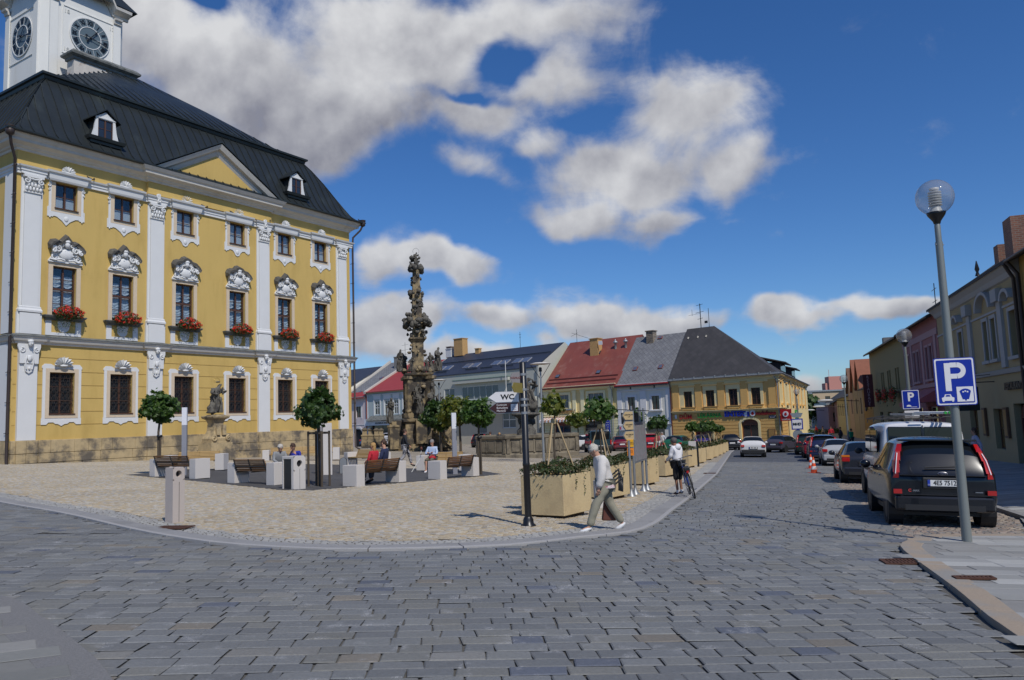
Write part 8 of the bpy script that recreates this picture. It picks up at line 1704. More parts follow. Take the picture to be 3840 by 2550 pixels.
        mb = MB(); mb.box(-.76, -.02, -.035, .05, 1.2, 1.86); mb.box(.02, .74, -.035, .05, 1.2, 1.86); mb.build('rear_window', m_cgl, e, bevel=.02); mb = MB(); mb.box(-.008, .008, -.02, .05, .6, 1.9); mb.build('door_seam', m_trim, e)
        mb = MB(); [mb.box(s_*.86-.03, s_*.86+.03, -.03, .08, 1.2, 1.3) for s_ in (-1, 1)]; mb.build('hinge', m_trim, e)
        for s_ in (-1, 1): mb = MB(); mb.box(s_*.87-.06, s_*.87+.06, -.03, .1, .75, 1.12); mb.build('tail_light', m_rl, e, bevel=.01)
        for y in (.5, 2.2, 3.6): mb = MB(); mb.tube([(-.82, y, 2.0), (-.8, y, 2.11), (.8, y, 2.11), (.82, y, 2.0)], .016, 6); mb.build('rack_bar', m_iron, e)
        mb = MB(); [mb.tube([(x, .3, 2.13), (x, 4.2, 2.13)], .014, 6) for x in (-.78, .78)]; mb.build('rack_rail', m_iron, e); zp, yp = .62, -.03
        mb = MB(); mb.box(-.99, -.975, .3, 4.0, .72, .80); mb.build('side_moulding', m_trim, e)
        mb = MB(); [mb.box(-.986, -.955, a, b, 1.24, 1.78) for a, b in ((.35, 1.5), (1.62, 2.7))]; mb.build('side_window', m_cgl, e)
    else:
        z0_, z1_ = (.74, .90) if lights != 'tall' else (.80, 1.22); y0_ = .0 if lights != 'tall' else .10
        for s_ in (-1, 1):
            mb = MB(); x = s_*hw*.80; mb.box(x-.14 if lights != 'tall' else x-.05, x+.12 if lights != 'tall' else x+.06, y0_-.045 if lights != 'tall' else y0_-.06, y0_+.15, z0_, z1_); mb.build('tail_light', m_rlw if lights == 'white' else m_rl, e, bevel=.03)
        zp, yp = .68, -.02
        if lights == 'amber':
            for s_ in (-1, 1): mb = MB(); x = s_*hw*.80; mb.box(x-.14, x+.12, -.05, .14, .905, .97); mb.build('indicator', m_ora, e)
        mb = MB(); mb.box(-.30, .30, -.022, .03, .60, .75); mb.build('plate_recess', m_trim, e)
    mb = MB(); mb.box(-.26, .26, yp-.012, yp, zp-.055, zp+.055, 0); mb.box(-.26, -.215, yp-.0135, yp-.0121, zp-.055, zp+.055, 1)
    if not simple: letter(mb, plate, (.02, yp-.014, zp), .115, .003, 2, bold=.002, xs=.86); letter(mb, 'CZ', (-.237, yp-.016, zp-.03), .03, .002, 0)
    mb.build('number_plate', [m_plate, m_eu, m_trim], e)
    for s_ in (-1, 1):
        mb = MB(); y = st[7][0]-.55 if kind_ != 'van' else 3.7; zz = st[6][2]+.07; mb.ball((s_*(hw+.09), y, zz), (.11, .07, .09), 10, 8); mb.tube([(s_*(hw-.08), y, zz-.04), (s_*(hw+.05), y, zz-.02)], .02, 6); mb.build('wing_mirror', m_trim if kind_ == 'van' else mp, e)
    for y in ((st[2][0]+1.0, 2.0) if kind_ != 'van' else (2.9,)): mb = MB(); [mb.box(s_*(hw+.001)-.012, s_*(hw+.001)+.012, y, y+.16, .86, .89) for s_ in (-1, 1)]; mb.build('door_handle', m_rim if kind_ == 'mpv' else mp, e)
    mb = MB(); mb.box(-hw*.86, hw*.86, .3, L-.3, zb_-.08, zb_+.06); mb.build('underbody', m_trim, e); return e
def at_sl(s_, l_): x, y = xy_(s_, l_); return Vector((x, y, gz(x, y)+.012))
HD = -AZ
def on_ground(e, L):
    """pitch and roll the car with the fall of the road"""
    x, y = e.location.x, e.location.y; c, s_ = cos(e.rotation_euler.z), sin(e.rotation_euler.z); f = (gz(x-s_*L, y+c*L)-gz(x, y))/L; r = (gz(x+c, y+s_)-gz(x-c, y-s_))/2
    e.rotation_euler = (math.atan(f), -math.atan(r), e.rotation_euler.z); return e
CARS = [('black people carrier with tall red tail lights, nearest parked car on the right', (16.1, 2.88), 'mpv', (.004, .005, .009), '4E5 7512', 0, 'low', 0),
 ('white panel van with roof rack bars parked in front of the black people carrier', (21.0, 3.4), 'van', (.62, .62, .64), '3E2 4471', 0, 'low', 0),
 ('dark hatchback with amber indicators parked beyond the white van', (29.3, 3.05), 'hatch', (.02, .022, .03), '1E9 5520', 0, 'amber', .0),
 ('silver hatchback parked past the traffic cones', (45.2, 3.35), 'hatch', (.36, .37, .39), '2E4 8816', 0, 'low', 0),
 ('dark blue people carrier with pale tall lights parked beyond the silver hatchback', (51.5, 3.0), 'mpv', (.012, .018, .06), '', 1, 'tall', 0),
 ('dark red estate car parked in the far part of the right row', (57.5, 2.9), 'estate', (.20, .01, .02), '', 1, 'tall', 0),
 ('dark green high-roofed car at the far end of the right parked row', (64.0, 2.6), 'mpv', (.01, .025, .02), '', 1, 'tall', 0)]
for lb, (s_, l_), k, c, pt_, si, li, dr_ in CARS: on_ground(build_car(lb, at_sl(s_, l_), HD, k, c, pt_, bool(si), lights=li), 4)
p = G(2826, 1716); on_ground(build_car('white estate car driving away along the street', p, HD+.04, 'estate', (.62, .62, .62), '7E0 1846', False, name='driving_car', grp=None, lights='white'), 4)
p = atY(2893, 1600, 66); p.z = gz(p.x, p.y); on_ground(build_car('dark grey hatchback turning in front of the corner house', p, HD-.45, 'hatch', (.06, .055, .075), '5E5 0903', True, name='driving_car', grp=None), 4)
def place_px(x, D_, rz, *a, **k): p = atY(x, 1600, D_); p.z = gz(p.x, p.y); return build_car(a[0], p, rz, *a[1:], '', True, grp='cars parked on the far side of the square', **k)
place_px(2742, 73.5, -.12, 'black estate car parked left of the arched door of the corner house', 'estate', (.012, .013, .016))
place_px(2636, 76, -.1, 'purple-blue car half hidden by the last planters', 'hatch', (.03, .02, .12))
place_px(2516, 68, -.5, 'green estate car behind the planters in front of the white house', 'estate', (.02, .12, .07))
place_px(2436, 72, -.2, 'bright red small van in front of the white house', 'mpv', (.42, .012, .02), lights='tall')
place_px(2330, 74, -.0, 'dark red hatchback in front of the yellow house', 'hatch', (.14, .008, .02))
place_px(2250, 67, .02, 'dark teal van with a roof rack in front of the yellow house', 'van', (.015, .04, .055))
place_px(2150, 80, -1.2, 'white estate car showing past the end of the fountain', 'estate', (.6, .6, .6))
place_px(2040, 84, -1.2, 'red car seen over the fountain wall beside the gate', 'hatch', (.35, .01, .03))
place_px(1790, 90, -.3, 'dark people carrier seen over the left end of the fountain', 'mpv', (.02, .02, .025))
place_px(1363, 98, -.7, 'blue hatchback in front of the pink house gateway', 'hatch', (.03, .10, .28)); place_px(1442, 93, -.15, 'silver people carrier in front of the shop of the grey-green house', 'mpv', (.5, .5, .52), lights='tall')
# ladder and pipes carried on the van rack
e = empty('ladder', 'aluminium ladder lying on the roof rack of the white van', 'ladder', at_sl(21.3, 3.5)+Vector((0, 0, 2.14)), HD); mb = MB(); [mb.box(x-.02, x+.02, -.3, 3.4, .0, .06) for x in (-.22, .12)]; [mb.box(-.189, .089, -.4+i*.7, -.37+i*.7, .02, .045) for i in range(6)]; mb.build('frame', m_zinc, e)
mb = MB(); [mb.tube([(.35+i*.09, -.9, .05), (.35+i*.09, 3., .05)], .03, 8) for i in range(3)]; mb.build('pipes', m_lf, e); mb = MB(); [mb.tube([(.35+i*.09, -1.0, .05), (.35+i*.09, -.901, .05)], .032, 8) for i in range(3)]; mb.build('pipe_cap', m_green, e)
# ================================================================ people
m_skin = mat('skin', (.50, .27, .18), .6, .06, 20); m_skin2 = mat('tanned_skin', (.30, .14, .08), .55, .06, 20)
def cloth(n, c, v=.12, s=14, **k): return mat(n, c, .85, v, s, .25, 40, **k)
m_jeans = cloth('blue_jeans', (.05, .07, .13)); m_shoe = mat('dark_shoe', (.02, .017, .015), .6)
POSES = {
 'stand': dict(pel=(0, 0, .95), ch=(0, 0, 1.30), nk=(0, .0, 1.47), hd=(0, .02, 1.60), lh=(-.09, 0, .92), rh=(.09, 0, .92), lk=(-.10, .02, .50), rk=(.10, .02, .50), la=(-.10, -.02, .09), ra=(.10, -.02, .09), lt=(-.11, .12, .03), rt=(.11, .12, .03), ls=(-.18, 0, 1.40), rs=(.18, 0, 1.40), le=(-.24, -.02, 1.12), re=(.24, -.02, 1.12), lw=(-.24, .08, .88), rw=(.24, .08, .88)),
}
POSES['walk'] = dict(POSES['stand'], lk=(-.10, .20, .52), la=(-.10, .30, .10), lt=(-.10, .44, .05), rk=(.10, -.05, .50), ra=(.10, -.36, .13), rt=(.10, -.25, .03), le=(-.23, -.12, 1.14), lw=(-.22, -.14, .88), re=(.23, .06, 1.12), rw=(.22, .22, .92))
POSES['sit'] = dict(POSES['stand'], pel=(0, 0, .55), ch=(0, -.03, .90), nk=(0, -.01, 1.07), hd=(0, .03, 1.20), lh=(-.09, .02, .53), rh=(.09, .02, .53), lk=(-.11, .42, .52), rk=(.11, .42, .52), la=(-.11, .42, .09), ra=(.11, .46, .09), lt=(-.11, .56, .04), rt=(.11, .6, .04), ls=(-.18, -.02, 1.0), rs=(.18, -.02, 1.0), le=(-.24, .03, .75), re=(.24, .03, .75), lw=(-.10, .26, .66), rw=(.10, .26, .66))
def person(label, loc, rz, pose, top, leg, hair, skin_m=None, h=1.72, hands=False, hairlen=0, shoe=None, sleeves=True, shorts=False, group=None, girth=1.2, over=None):
    puff = max(0, girth-1.2)*.075; girth = min(girth, 1.2); P = dict(POSES[pose]); P.update(over or {}); sk = skin_m or m_skin; e = empty('person', label, 'person', loc, rz, group); S_ = h/1.72; e.scale = (S_, S_, S_); g = girth; V = {k: Vector(v) for k, v in P.items()}
    R = dict(pel=(.125*g, .10*g), ch=(.13*g, .095*g), nk=.052, hd=.085, lh=.085*g**.6, rh=.085*g**.6, lk=.052*g**.5, rk=.052*g**.5, la=.036, ra=.036, lt=.032, rt=.032, ls=.052*g**.5, rs=.052*g**.5, le=.038, re=.038, lw=.024, rw=.024)
    E_ = [('pel', 'ch'), ('ch', 'nk'), ('nk', 'hd'), ('hd', 'crown'), ('pel', 'lh'), ('pel', 'rh'), ('lh', 'lk'), ('rh', 'rk'), ('lk', 'la'), ('rk', 'ra'), ('la', 'lt'), ('ra', 'rt'), ('ch', 'ls'), ('ch', 'rs'), ('ls', 'le'), ('rs', 're'), ('le', 'lw'), ('re', 'rw'), ('lw', 'lf'), ('rw', 'rf')]
    up_ = (V['hd']-V['nk']).normalized(); V['crown'] = V['hd']+up_*.075; R['crown'] = .07
    for a in 'lr': V[a+'f'] = V[a+'w']+(V[a+'w']-V[a+'e']).normalized()*.07; R[a+'f'] = (.034, .018)
    thin = dict(pel=(.115, .09), ch=(.115, .085), lh=.075, rh=.075, lk=.05, rk=.05)
    J = {k: (tuple(V[k]), thin.get(k, R[k])) for k in V}
    mb = MB(); mb.add(*skin(J, E_, 2, 'pel'), 0, True)
    fwd = Vector((0, 1, 0)); fwd = (fwd-up_*fwd.dot(up_)).normalized(); sd = fwd.cross(up_); hc = V['hd']
    if over and 'face' in over: pass
    mb.ball(hc+fwd*.088-up_*.005, (.014, .022, .020), 6, 5); mb.ball(hc+fwd*.074-up_*.06, (.035, .03, .022), 8, 6)            # nose, chin
    for s_ in (-1, 1): mb.ball(hc+sd*s_*.083-up_*.0, (.012, .022, .032), 6, 5)
    if hands:
        for a, sg_ in (('l', -1), ('r', 1)):
            w_ = V[a+'f']; d = (V[a+'w']-V[a+'e']).normalized(); s2 = d.cross(Vector((1, 0, 0))).normalized(); n2 = d.cross(s2)
            for k in range(4): b0_ = w_+s2*(.024-.016*k)+d*.005; L = (.07, .078, .074, .06)[k]; mb.tube([b0_, b0_+d*L*.5+n2*sg_*.008, b0_+d*L*.8+n2*sg_*.022, b0_+d*L*.95+n2*sg_*.035], [.0085, .008, .007, .005], 6)
            b0_ = w_+s2*.03-d*.035; mb.tube([b0_, b0_+s2*.02+d*.03, b0_+s2*.018+d*.055+n2*sg_*.012], [.010, .009, .006], 6)
    mb.build('body', sk, e)
    for s_ in (-1, 1): q = MB(); q.ball(hc+sd*s_*.03+fwd*.081+up_*.012, (.011, .006, .006), 6, 5); q.build('eye', m_dark, e)
    f = MB(); f.ball(hc+fwd*.082-up_*.036, (.022, .008, .005), 6, 5); f.build('mouth', mat('lips', (.35, .12, .09), .6), e)
    def garment(keys, add, E2, ex, nm, m, root):
        J2 = {k: (tuple(V[k]), tuple(x+add for x in R[k]) if isinstance(R[k], tuple) else R[k]+add*ex.get(k, 1)) for k in keys}
        q = MB(); vs, fs = skin(J2, E2, 2, root); vs = [v+Vector((1, 1, .4))*(.011*mnoise.noise(v*9+V['pel']*7)+.005*mnoise.noise(v*25)) for v in vs]
        if puff:
            N = [Vector() for _ in vs]
            for f_ in fs:
                nn_ = (vs[f_[1]]-vs[f_[0]]).cross(vs[f_[2]]-vs[f_[0]]).normalized()
                for i_ in f_: N[i_] += nn_
            vs = [v+n_.normalized()*puff*(.55 if nm == 'jacket' else .2) for v, n_ in zip(vs, N)]
        q.add(vs, fs, 0, True); return q.build(nm, m, e)
    V['nb'] = V['nk']-up_*.03; R['nb'] = .055; V['lc'] = V['le'].lerp(V['lw'], .85); V['rc'] = V['re'].lerp(V['rw'], .85); R['lc'] = R['rc'] = .027
    ar = [('ls', 'le'), ('rs', 're')]+([('le', 'lc'), ('re', 'rc')] if sleeves else []); V['hem'] = V['pel']-Vector((0, 0, .06 if 'sit' not in pose else -.02)); R['hem'] = (.14*g, .115*g)
    garment(['hem', 'pel', 'ch', 'nb', 'ls', 'rs', 'le', 're']+(['lc', 'rc'] if sleeves else []), .016, [('hem', 'pel'), ('pel', 'ch'), ('ch', 'nb'), ('ch', 'ls'), ('ch', 'rs')]+ar, {}, 'jacket' if sleeves else 'shirt', top, 'ch')
    kk = {}; 
    for a in 'lr': V[a+'z'] = V[a+'k'].lerp(V[a+'a'], .15 if shorts else .93); R[a+'z'] = .05 if shorts else .042*g**.5
    garment(['pel', 'lh', 'rh', 'lk', 'rk', 'lz', 'rz'], .018, [('pel', 'lh'), ('pel', 'rh'), ('lh', 'lk'), ('rh', 'rk'), ('lk', 'lz'), ('rk', 'rz')], {'lk': 1.3, 'rk': 1.3}, 'shorts' if shorts else 'trousers', leg, 'pel')
    for a in 'lr': q = MB(); A, T_ = V[a+'a'], V[a+'t']; d = (T_-A); mid_ = (A+T_)/2; q.ball(mid_+Vector((0, 0, -.02)), (.05, d.length*.5+.07, .045), 10, 7, R=Vector((0, 1, 0)).rotation_difference(d.normalized()).to_matrix()); q.build('shoe', shoe or m_shoe, e)
    q = MB(); q.ball(hc+up_*.03-fwd*.026, (.094, .094, .096), 18, 13, 0, .3, 5, len(label)); 
    # keep the face free: the cap of hair sits back and up
    if hairlen: q.ball(hc-up_*.07-fwd*.055, (.07, .045, .05+hairlen*.5), 10, 8, 0, .2, 4, 2)
    q.build('hair', hair, e); return e, V, up_, fwd
m_hw = mat('white_hair', (.50, .46, .40), .8, .2, 40, .6, 60); m_hg = mat('grey_hair', (.25, .23, .22), .8, .25, 40, .6, 60); m_hb = mat('brown_hair', (.06, .03, .018), .7, .2, 40, .5, 60); m_hbl = mat('blonde_hair', (.42, .25, .09), .7, .25, 50, .5, 60); m_hk = mat('dark_grey_hair', (.09, .075, .07), .8, .3, 40, .6, 60)
# --- walking old woman in the foreground: heading left across the picture, stooped
p = G(2337, 1992); HW = rad(100)
lean = dict(pel=(0, -.02, .94), ch=(0, .04, 1.27), nk=(0, .10, 1.44), hd=(0, .19, 1.55), ls=(-.18, .07, 1.37), rs=(.18, .05, 1.37), le=(-.24, .12, 1.07), lw=(-.22, .18, .84), re=(.22, .04, 1.07), rw=(.20, -.02, .84), lh=(-.09, -.01, .90), rh=(.09, -.03, .90), lk=(-.10, .23, .50), la=(-.09, .37, .10), lt=(-.09, .52, .05), rk=(.09, -.12, .50), ra=(.09, -.36, .12), rt=(.09, -.25, .05))
e, V, U_, F_ = person('stooped white-haired old woman in a pale grey jacket and olive trousers, walking', Vector((p.x-.28, p.y+.06, p.z)), HW-pi*0, 'walk', cloth('pale_grey_jacket', (.62, .58, .54), .06), cloth('olive_trousers', (.27, .25, .185), .08), m_hw, h=1.55, hands=True, shoe=mat('white_sandal', (.62, .62, .62), .5), girth=1.95, over=lean)
mb = MB(); q_ = V['pel']-Vector((0, .0, .09)); mb.lathe([(.195, -.04), (.20, 0), (.18, .03)], 24, (q_.x, q_.y+.0, q_.z+.02)); mb.build('blouse_hem', mat('checked_blouse', (.62, .52, .52), .8, .3, 26, col2=(.35, .12, .15), c2=(.52, .6), c2scale=22), e)
mb = MB(); c_ = V['nk']; mb.lathe([(.075, -.03), (.082, 0), (.065, .03)], 16, (c_.x, c_.y-.03, c_.z-.01)); mb.build('collar', mat('cream_collar', (.66, .60, .48), .8), e)
b_ = empty('shopping_bag', 'dark red-brown bag carried at the far side of the old woman', 'bag', Vector((p.x-.20, p.y+.24, p.z)), HW); b_.scale = (.9, .8, .85); mb = MB(); mb.add([(-.05, -.14, .18), (.05, -.14, .18), (.06, .17, .2), (-.06, .17, .2), (-.03, -.05, .68), (.03, -.05, .68), (.03, .10, .68), (-.03, .10, .68)], [(0, 3, 2, 1), (4, 5, 6, 7), (0, 1, 5, 4), (1, 2, 6, 5), (2, 3, 7, 6), (3, 0, 4, 7)]); mb.build('bag_body', mat('maroon_leather', (.10, .028, .015), .6, .2, 8), b_, bevel=.02); mb = MB(); mb.tube([(0, -.04, .66), (0, .03, .80), (0, .09, .66)], .012, 6); mb.build('handle', MATS['maroon_leather'], b_)
# --- woman holding a bicycle
p = G(2548, 1855)
ov = dict(ch=(0, .04, 1.28), nk=(0, .06, 1.45), hd=(-.01, .10, 1.57), ls=(-.18, .03, 1.38), rs=(.18, .03, 1.38), re=(.36, .12, 1.20), rw=(.50, .28, 1.02), le=(-.22, .10, 1.12), lw=(-.10, .34, 1.0))
e, V, U_, F_ = person('woman in a white hooded jacket and black cropped trousers standing with her bicycle', p, rad(42), 'stand', cloth('white_jacket', (.70, .69, .70), .04), cloth('black_cropped_trousers', (.012, .012, .013)), m_hk, skin_m=m_skin2, h=1.60, hands=True, girth=1.4, shorts=True, shoe=mat('brown_sandal', (.10, .06, .05), .7), over=ov)
mb = MB(); c_ = V['nk']; mb.ball((c_.x, c_.y-.10, c_.z-.04), (.12, .08, .10), 12, 8, 0, .25, 5, 3); mb.build('hood', MATS['white_jacket'], e)
for a in 'lr': mb = MB(); z = V[a+'a']; mb.lathe([(.047, 0), (.05, .08)], 10, (z.x, z.y, z.z-.02)); mb.build('sock', m_white, e)
mb = MB(); [mb.tube([(s_*.03-.018, V['hd'].y+.094, V['hd'].z+.012), (s_*.03+.018, V['hd'].y+.094, V['hd'].z+.012)], .011, 6) for s_ in (-1, 1)]; [mb.tube([(s_*.09, V['hd'].y-.02, V['hd'].z+.012), (s_*.05, V['hd'].y+.09, V['hd'].z+.012)], .006, 5) for s_ in (-1, 1)]; mb.build('glasses', mat('amber_glasses', (.55, .22, .02), .3), e)
def bicycle(p, rz, label, roll=.0):
    e = empty('bicycle', label, 'bicycle', p, 0); e.rotation_euler = (0, roll, rz); R = .345
    for y in (-.53, .53):
        mb = MB(); mb.tube([(0, y+R*cos(t), R+R*sin(t)) for t in np.linspace(0, 2*pi, 29)], .019, 8, cap=False); w_ = mb.build('wheel', m_tyre, e); mb = MB(); mb.tube([(0, y+(R-.03)*cos(t), R+(R-.03)*sin(t)) for t in np.linspace(0, 2*pi, 29)], .010, 6, cap=False); mb.tube([(-.05, y, R), (.05, y, R)], .02, 8)
        [mb.tube([(0, y, R), (0, y+(R-.03)*cos(t), R+(R-.03)*sin(t))], .002, 3) for t in np.linspace(0, 2*pi, 17)[:-1]]; mb.build('rim', m_rim, w_); mb = MB(); mb.tube([(0, y+(R+.035)*cos(t), R+(R+.035)*sin(t)) for t in np.linspace(.2, 2.6, 14)], .012, 5); mb.build('mudguard', m_black, e)
    mb = MB(); bb, st_, hd, ra, ha = (0, -.08, .30), (0, -.20, .74), (0, .40, .80), (0, -.53, R), (0, .44, .62)
    for a, b in ((bb, st_), (bb, ha), (st_, hd), (hd, ha)): mb.tube([a, b], .017, 8)
    for s_ in (-1, 1): mb.tube([bb, (s_*.05, -.53, R)], .010, 6); mb.tube([st_, (s_*.05, -.53, R)], .009, 6); mb.tube([ha, (s_*.05, .53, R)], .012, 6)
    mb.build('frame', paint('bike_blue', (.01, .05, .30), .3), e)
    mb = MB(); mb.tube([st_, (0, -.23, .88)], .013, 8); mb.add(*(lambda v: v)(([(0, -.05, .93), (-.03, -.1, .92), (-.09, -.33, .91), (0, -.37, .92), (.09, -.33, .91), (.03, -.1, .92), (0, -.2, .87)], [(0, 1, 2, 3, 4, 5), (1, 0, 6), (2, 1, 6), (3, 2, 6), (4, 3, 6), (5, 4, 6), (0, 5, 6)]))); mb.build('saddle', m_black, e)
    mb = MB(); mb.tube([hd, (0, .38, 1.02)], .014, 8); mb.tube([(-.28, .20, 1.05), (-.2, .32, 1.05), (0, .39, 1.03), (.2, .32, 1.05), (.28, .20, 1.05)], .012, 8); mb.build('handlebar', m_rim, e)
    mb = MB(); [mb.tube([(s_*.28, .20, 1.05), (s_*.30, .12, 1.04)], .017, 8) for s_ in (-1, 1)]; mb.build('grip', m_black, e)
    mb = MB(); mb.box(-.07, .07, -.72, -.32, .72, .735); [mb.tube([(s_*.06, -.6, .72), (s_*.055, -.53, R)], .006, 5) for s_ in (-1, 1)]; mb.build('carrier', m_black, e); mb = MB(); mb.box(-.08, .08, -.70, -.42, .736, .86); mb.build('saddle_bag', MATS['bin_black'], e, bevel=.03); mb = MB(); mb.box(-.03, .03, -.745, -.721, .70, .76); mb.build('rear_lamp', m_rl, e)
    mb = MB(); mb.box(-.09, .09, .45, .62, .82, .98); mb.build('front_bag', MATS['bin_black'], e, bevel=.02)
    mb = MB(); n = 16; mb.tube([(.04, -.08+.09*cos(t), .30+.09*sin(t)) for t in np.linspace(0, 2*pi, n)], .006, 4); mb.tube([(.05, -.08, .3), (.09, -.0, .18)], .009, 6); mb.tube([(-.05, -.08, .3), (-.09, -.16, .42)], .009, 6); mb.box(.08, .17, -.04, .04, .165, .185); mb.box(-.17, -.08, -.2, -.12, .41, .43); mb.build('crankset', m_rim, e); return e
bp = G(2610, 1868); bicycle(Vector((bp.x, bp.y+.42, bp.z)), rad(-6), 'blue bicycle with a rear bag held upright by the woman in white', rad(-13)*-1*-1)
# --- seated and walking people on the square
def seat_on(x, y, dx=0, dy=0): p = G(x, y); return Vector((p.x+dx, p.y+dy, p.z-.02))
bA = Vector(BE[3].location); bB = Vector(BE[5].location); bC = Vector(BE[7].location)
def bench_seat(b, u, v=.0): M = Matrix.Rotation(b.rotation_euler.z, 4, 'Z'); return Vector(b.location)+M @ Vector((u, v, -.02))
def facing(b, extra=0): return b.rotation_euler.z+pi+extra
sitf = dict(pel=(0, -.12, .52), ch=(0, -.06, .88))
w1 = atY(1046, 1750, 27.6); w1.z = gz(w1.x, w1.y)
tw_ = dict(ch=(0, .10, .86), nk=(0, .17, 1.02), hd=(0, .23, 1.14), ls=(-.18, .11, .96), rs=(.18, .11, .96), le=(-.22, .20, .72), re=(.22, .20, .72), lw=(-.08, .42, .62), rw=(.10, .42, .62))
person('white-haired woman in a grey coat sitting on the left of the chatting pair', Vector((w1.x, w1.y, w1.z)), rad(-150), 'sit', cloth('grey_coat', (.26, .265, .27)), cloth('dark_skirt', (.03, .03, .035)), m_hw, h=1.72, girth=1.2, over=tw_)
w2 = atY(1108, 1750, 27.6); w2.z = gz(w2.x, w2.y)
person('short-haired woman in a bright blue jacket sitting on the right of the chatting pair', w2, rad(150), 'sit', cloth('bright_blue_jacket', (.02, .03, .30)), cloth('dark_skirt', (0, 0, 0)), m_hb, h=1.72, girth=1.15, over=dict(ch=(0, .05, .88), nk=(0, .10, 1.05), hd=(-.02, .15, 1.17), lw=(-.06, .36, .64), rw=(.06, .36, .64)))
b5 = BE[5]
person('blonde woman in a red top sitting on the bench with her back to the camera', bench_seat(b5, .08, -.02)+Vector((0, 0, .10)), facing(b5, .1), 'sit', cloth('red_top', (.50, .02, .035)), m_jeans, m_hbl, h=1.66, hairlen=.22, over=dict(hd=(0, .02, 1.2)))
person('dark-haired man in a navy hooded jacket beside the blonde woman in red', bench_seat(b5, -.46, -.02)+Vector((0, 0, .06)), facing(b5, .35), 'sit', cloth('navy_jacket', (.02, .028, .075)), m_jeans, m_hb, h=1.80, girth=1.12, over=dict(hd=(.02, .03, 1.2)))
b7 = BE[7]; om = atY(1622, 1750, 34.2); om.z = gz(om.x, om.y)
person('grey-haired old man in a pale blue shirt with folded arms sitting on a bench', om, rad(165), 'sit', cloth('pale_blue_shirt', (.42, .50, .66)), cloth('olive_shorts', (.12, .11, .075)), m_hg, h=1.78, girth=1.2, shorts=True, shoe=m_white, over=dict(lw=(.08, .22, .80), rw=(-.08, .24, .82), le=(-.24, .10, .74), re=(.24, .10, .74), hd=(0, .02, 1.22)))
cr = empty('crutch', 'white metal crutch with a dark red cuff leaning against the old man\'s bench', 'crutch', om+Vector((-.45, -.15, 0)), 0); mb = MB(); mb.tube([(-.42, -.3, .02), (-.05, .0, .62), (0, .02, .95)], .014, 6); mb.build('shaft', m_lf, cr); mb = MB(); mb.tube([(-.02, .0, .78), (.02, -.12, .8)], .018, 6); mb.ball((0, .02, 1.02), (.06, .05, .09), 8, 6); mb.build('cuff', MATS['maroon_leather'], cr)
rb = empty('red_bag', 'red and black bag on the lap of the old man', 'bag', om+Vector((.02, -.24, .62)), 0); mb = MB(); mb.ball((0, 0, .0), (.17, .10, .09), 10, 7, 0, .2, 4, 3); mb.build('bag_body', mat('bag_red', (.40, .012, .02), .7, .1), rb)
wm = G(1520, 1750); person('man in a dark sweater and patterned grey trousers striding to the right past the benches', wm, rad(-78), 'walk', cloth('dark_sweater', (.016, .017, .021)), mat('patterned_trousers', (.36, .35, .36), .85, .2, 10, col2=(.06, .06, .07), c2=(.46, .54), c2scale=9), m_hb, h=1.86)
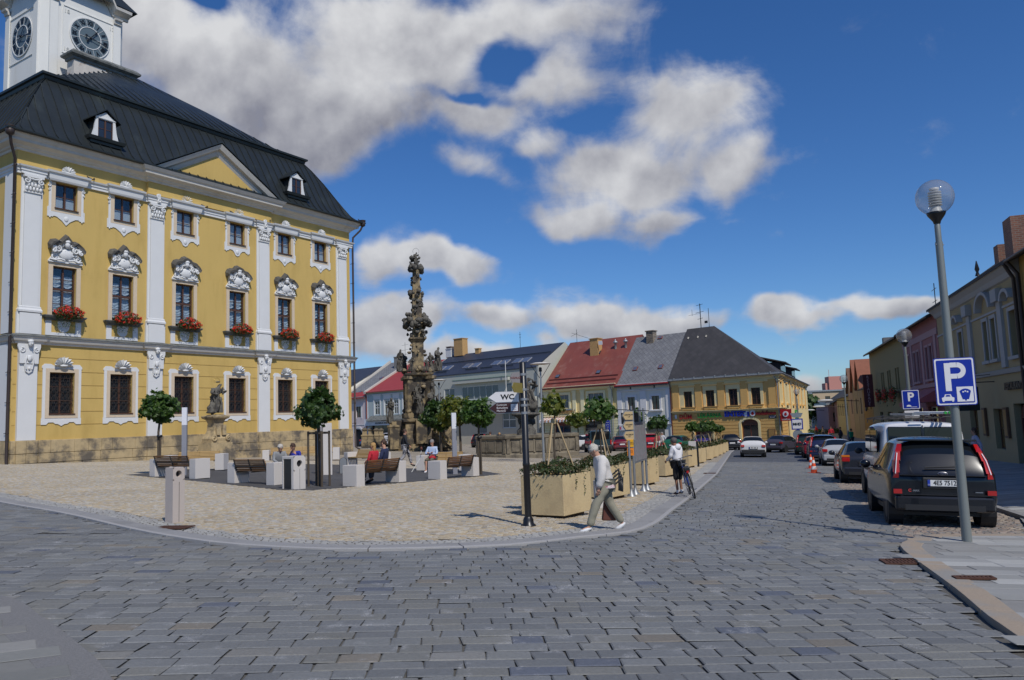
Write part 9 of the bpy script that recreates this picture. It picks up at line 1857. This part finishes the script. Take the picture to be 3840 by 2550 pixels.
FARP = [(2463, 68, 0, 'walking person in a red top among the parked cars by the white house', (.35, .06, .06), (.45, .45, .45), m_hb, 'walk', 1.75), (2481, 70, 2, 'walking person in a white shirt beside the one in red by the white house', (.68, .68, .7), (.4, .35, .3), m_hg, 'walk', 1.8),
 (1838, 63.5, 1, 'person in a black and white striped top standing behind the fountain', (.30, .30, .30), (.05, .05, .06), m_hb, 'stand', 1.78), (1872, 63.5, 2.6, 'pale-haired person in a light blue shirt behind the fountain', (.25, .36, .60), (.1, .1, .15), m_hbl, 'stand', 1.72),
 (1943, 62.5, 0, 'child in a red top behind the fountain', (.50, .02, .03), (.05, .05, .1), m_hb, 'stand', 1.45), (2065, 62., .5, 'dark-clad person leaning behind the right part of the fountain', (.015, .015, .015), (.02, .02, .02), m_hb, 'stand', 1.4), (1806, 63., .5, 'dark-haired child at the left part of the fountain', (.2, .03, .03), (.02, .02, .02), m_hb, 'stand', 1.25),
 (3115, 88, 2, 'person in a red and white jacket walking down the shaded pavement', (.45, .02, .04), (.05, .05, .05), m_hb, 'walk', 1.75), (3190, 70, 0, 'person in a green top walking on the right pavement beyond the third globe lamp', (.02, .30, .12), (.05, .05, .05), m_hb, 'walk', 1.75), (3085, 95, 1, 'person in a beige top far down the shaded pavement', (.40, .32, .25), (.1, .1, .1), m_hb, 'walk', 1.7), (3060, 105, 1, 'person in bright red on the far roadway', (.6, .03, .04), (.1, .1, .1), m_hb, 'walk', 1.75), (3150, 82, 1, 'dark-clad person on the shaded right pavement', (.03, .03, .05), (.03, .03, .03), m_hb, 'walk', 1.75)]
for i, (x, D_, a, lb, c, lg, hr_, ps, hh) in enumerate(FARP):
    p = atY(x, 1600, D_); p.z = gz(p.x, p.y); c2 = dict(col2=(.01, .01, .01), c2=(.49, .51), c2scale=3.5, stretch=(.01, .01, 2.2)) if 'striped' in lb else {}
    person(lb, p, a+.4, ps, mat('far_top_%d' % i, c if not c2 else (.6, .6, .6), .85, .08, **c2), mat('far_leg_%d' % i, lg, .85), hr_, h=hh)
p = PS(30.5, 6.6); p.z += .1; person('brown-haired woman in a pale top on the right pavement beyond the black car', p, 1.2, 'walk', cloth('lavender_top', (.45, .42, .5)), m_jeans, m_hb, h=1.7, hairlen=.25)
# far trees
tree('broadleaf_tree', 'dark green tree rising behind the end of the corner house', Vector((62, 172, -3)), 1, 9.6, 4.2, 1500, .75, 91, m_leafD, None, .3); tree('broadleaf_tree', 'small conical tree beside the pink stair tower far away', Vector((83, 192, -3)), 5, 11.6, 1.5, 500, .6, 92, m_leafD, None, .2)
h_ = empty('round_bed', 'low green hedge of the roundabout far down the street', 'hedge', Vector((49, 122, -2.0)), 0); mb = MB(); mb.add(*leafcloud(1500, lambda r: ((r.uniform(-5, 5), r.uniform(-2, 2), r.random()*.9), (0, 0, 1)), .3, 77)); mb.build('foliage', m_leafD, h_)
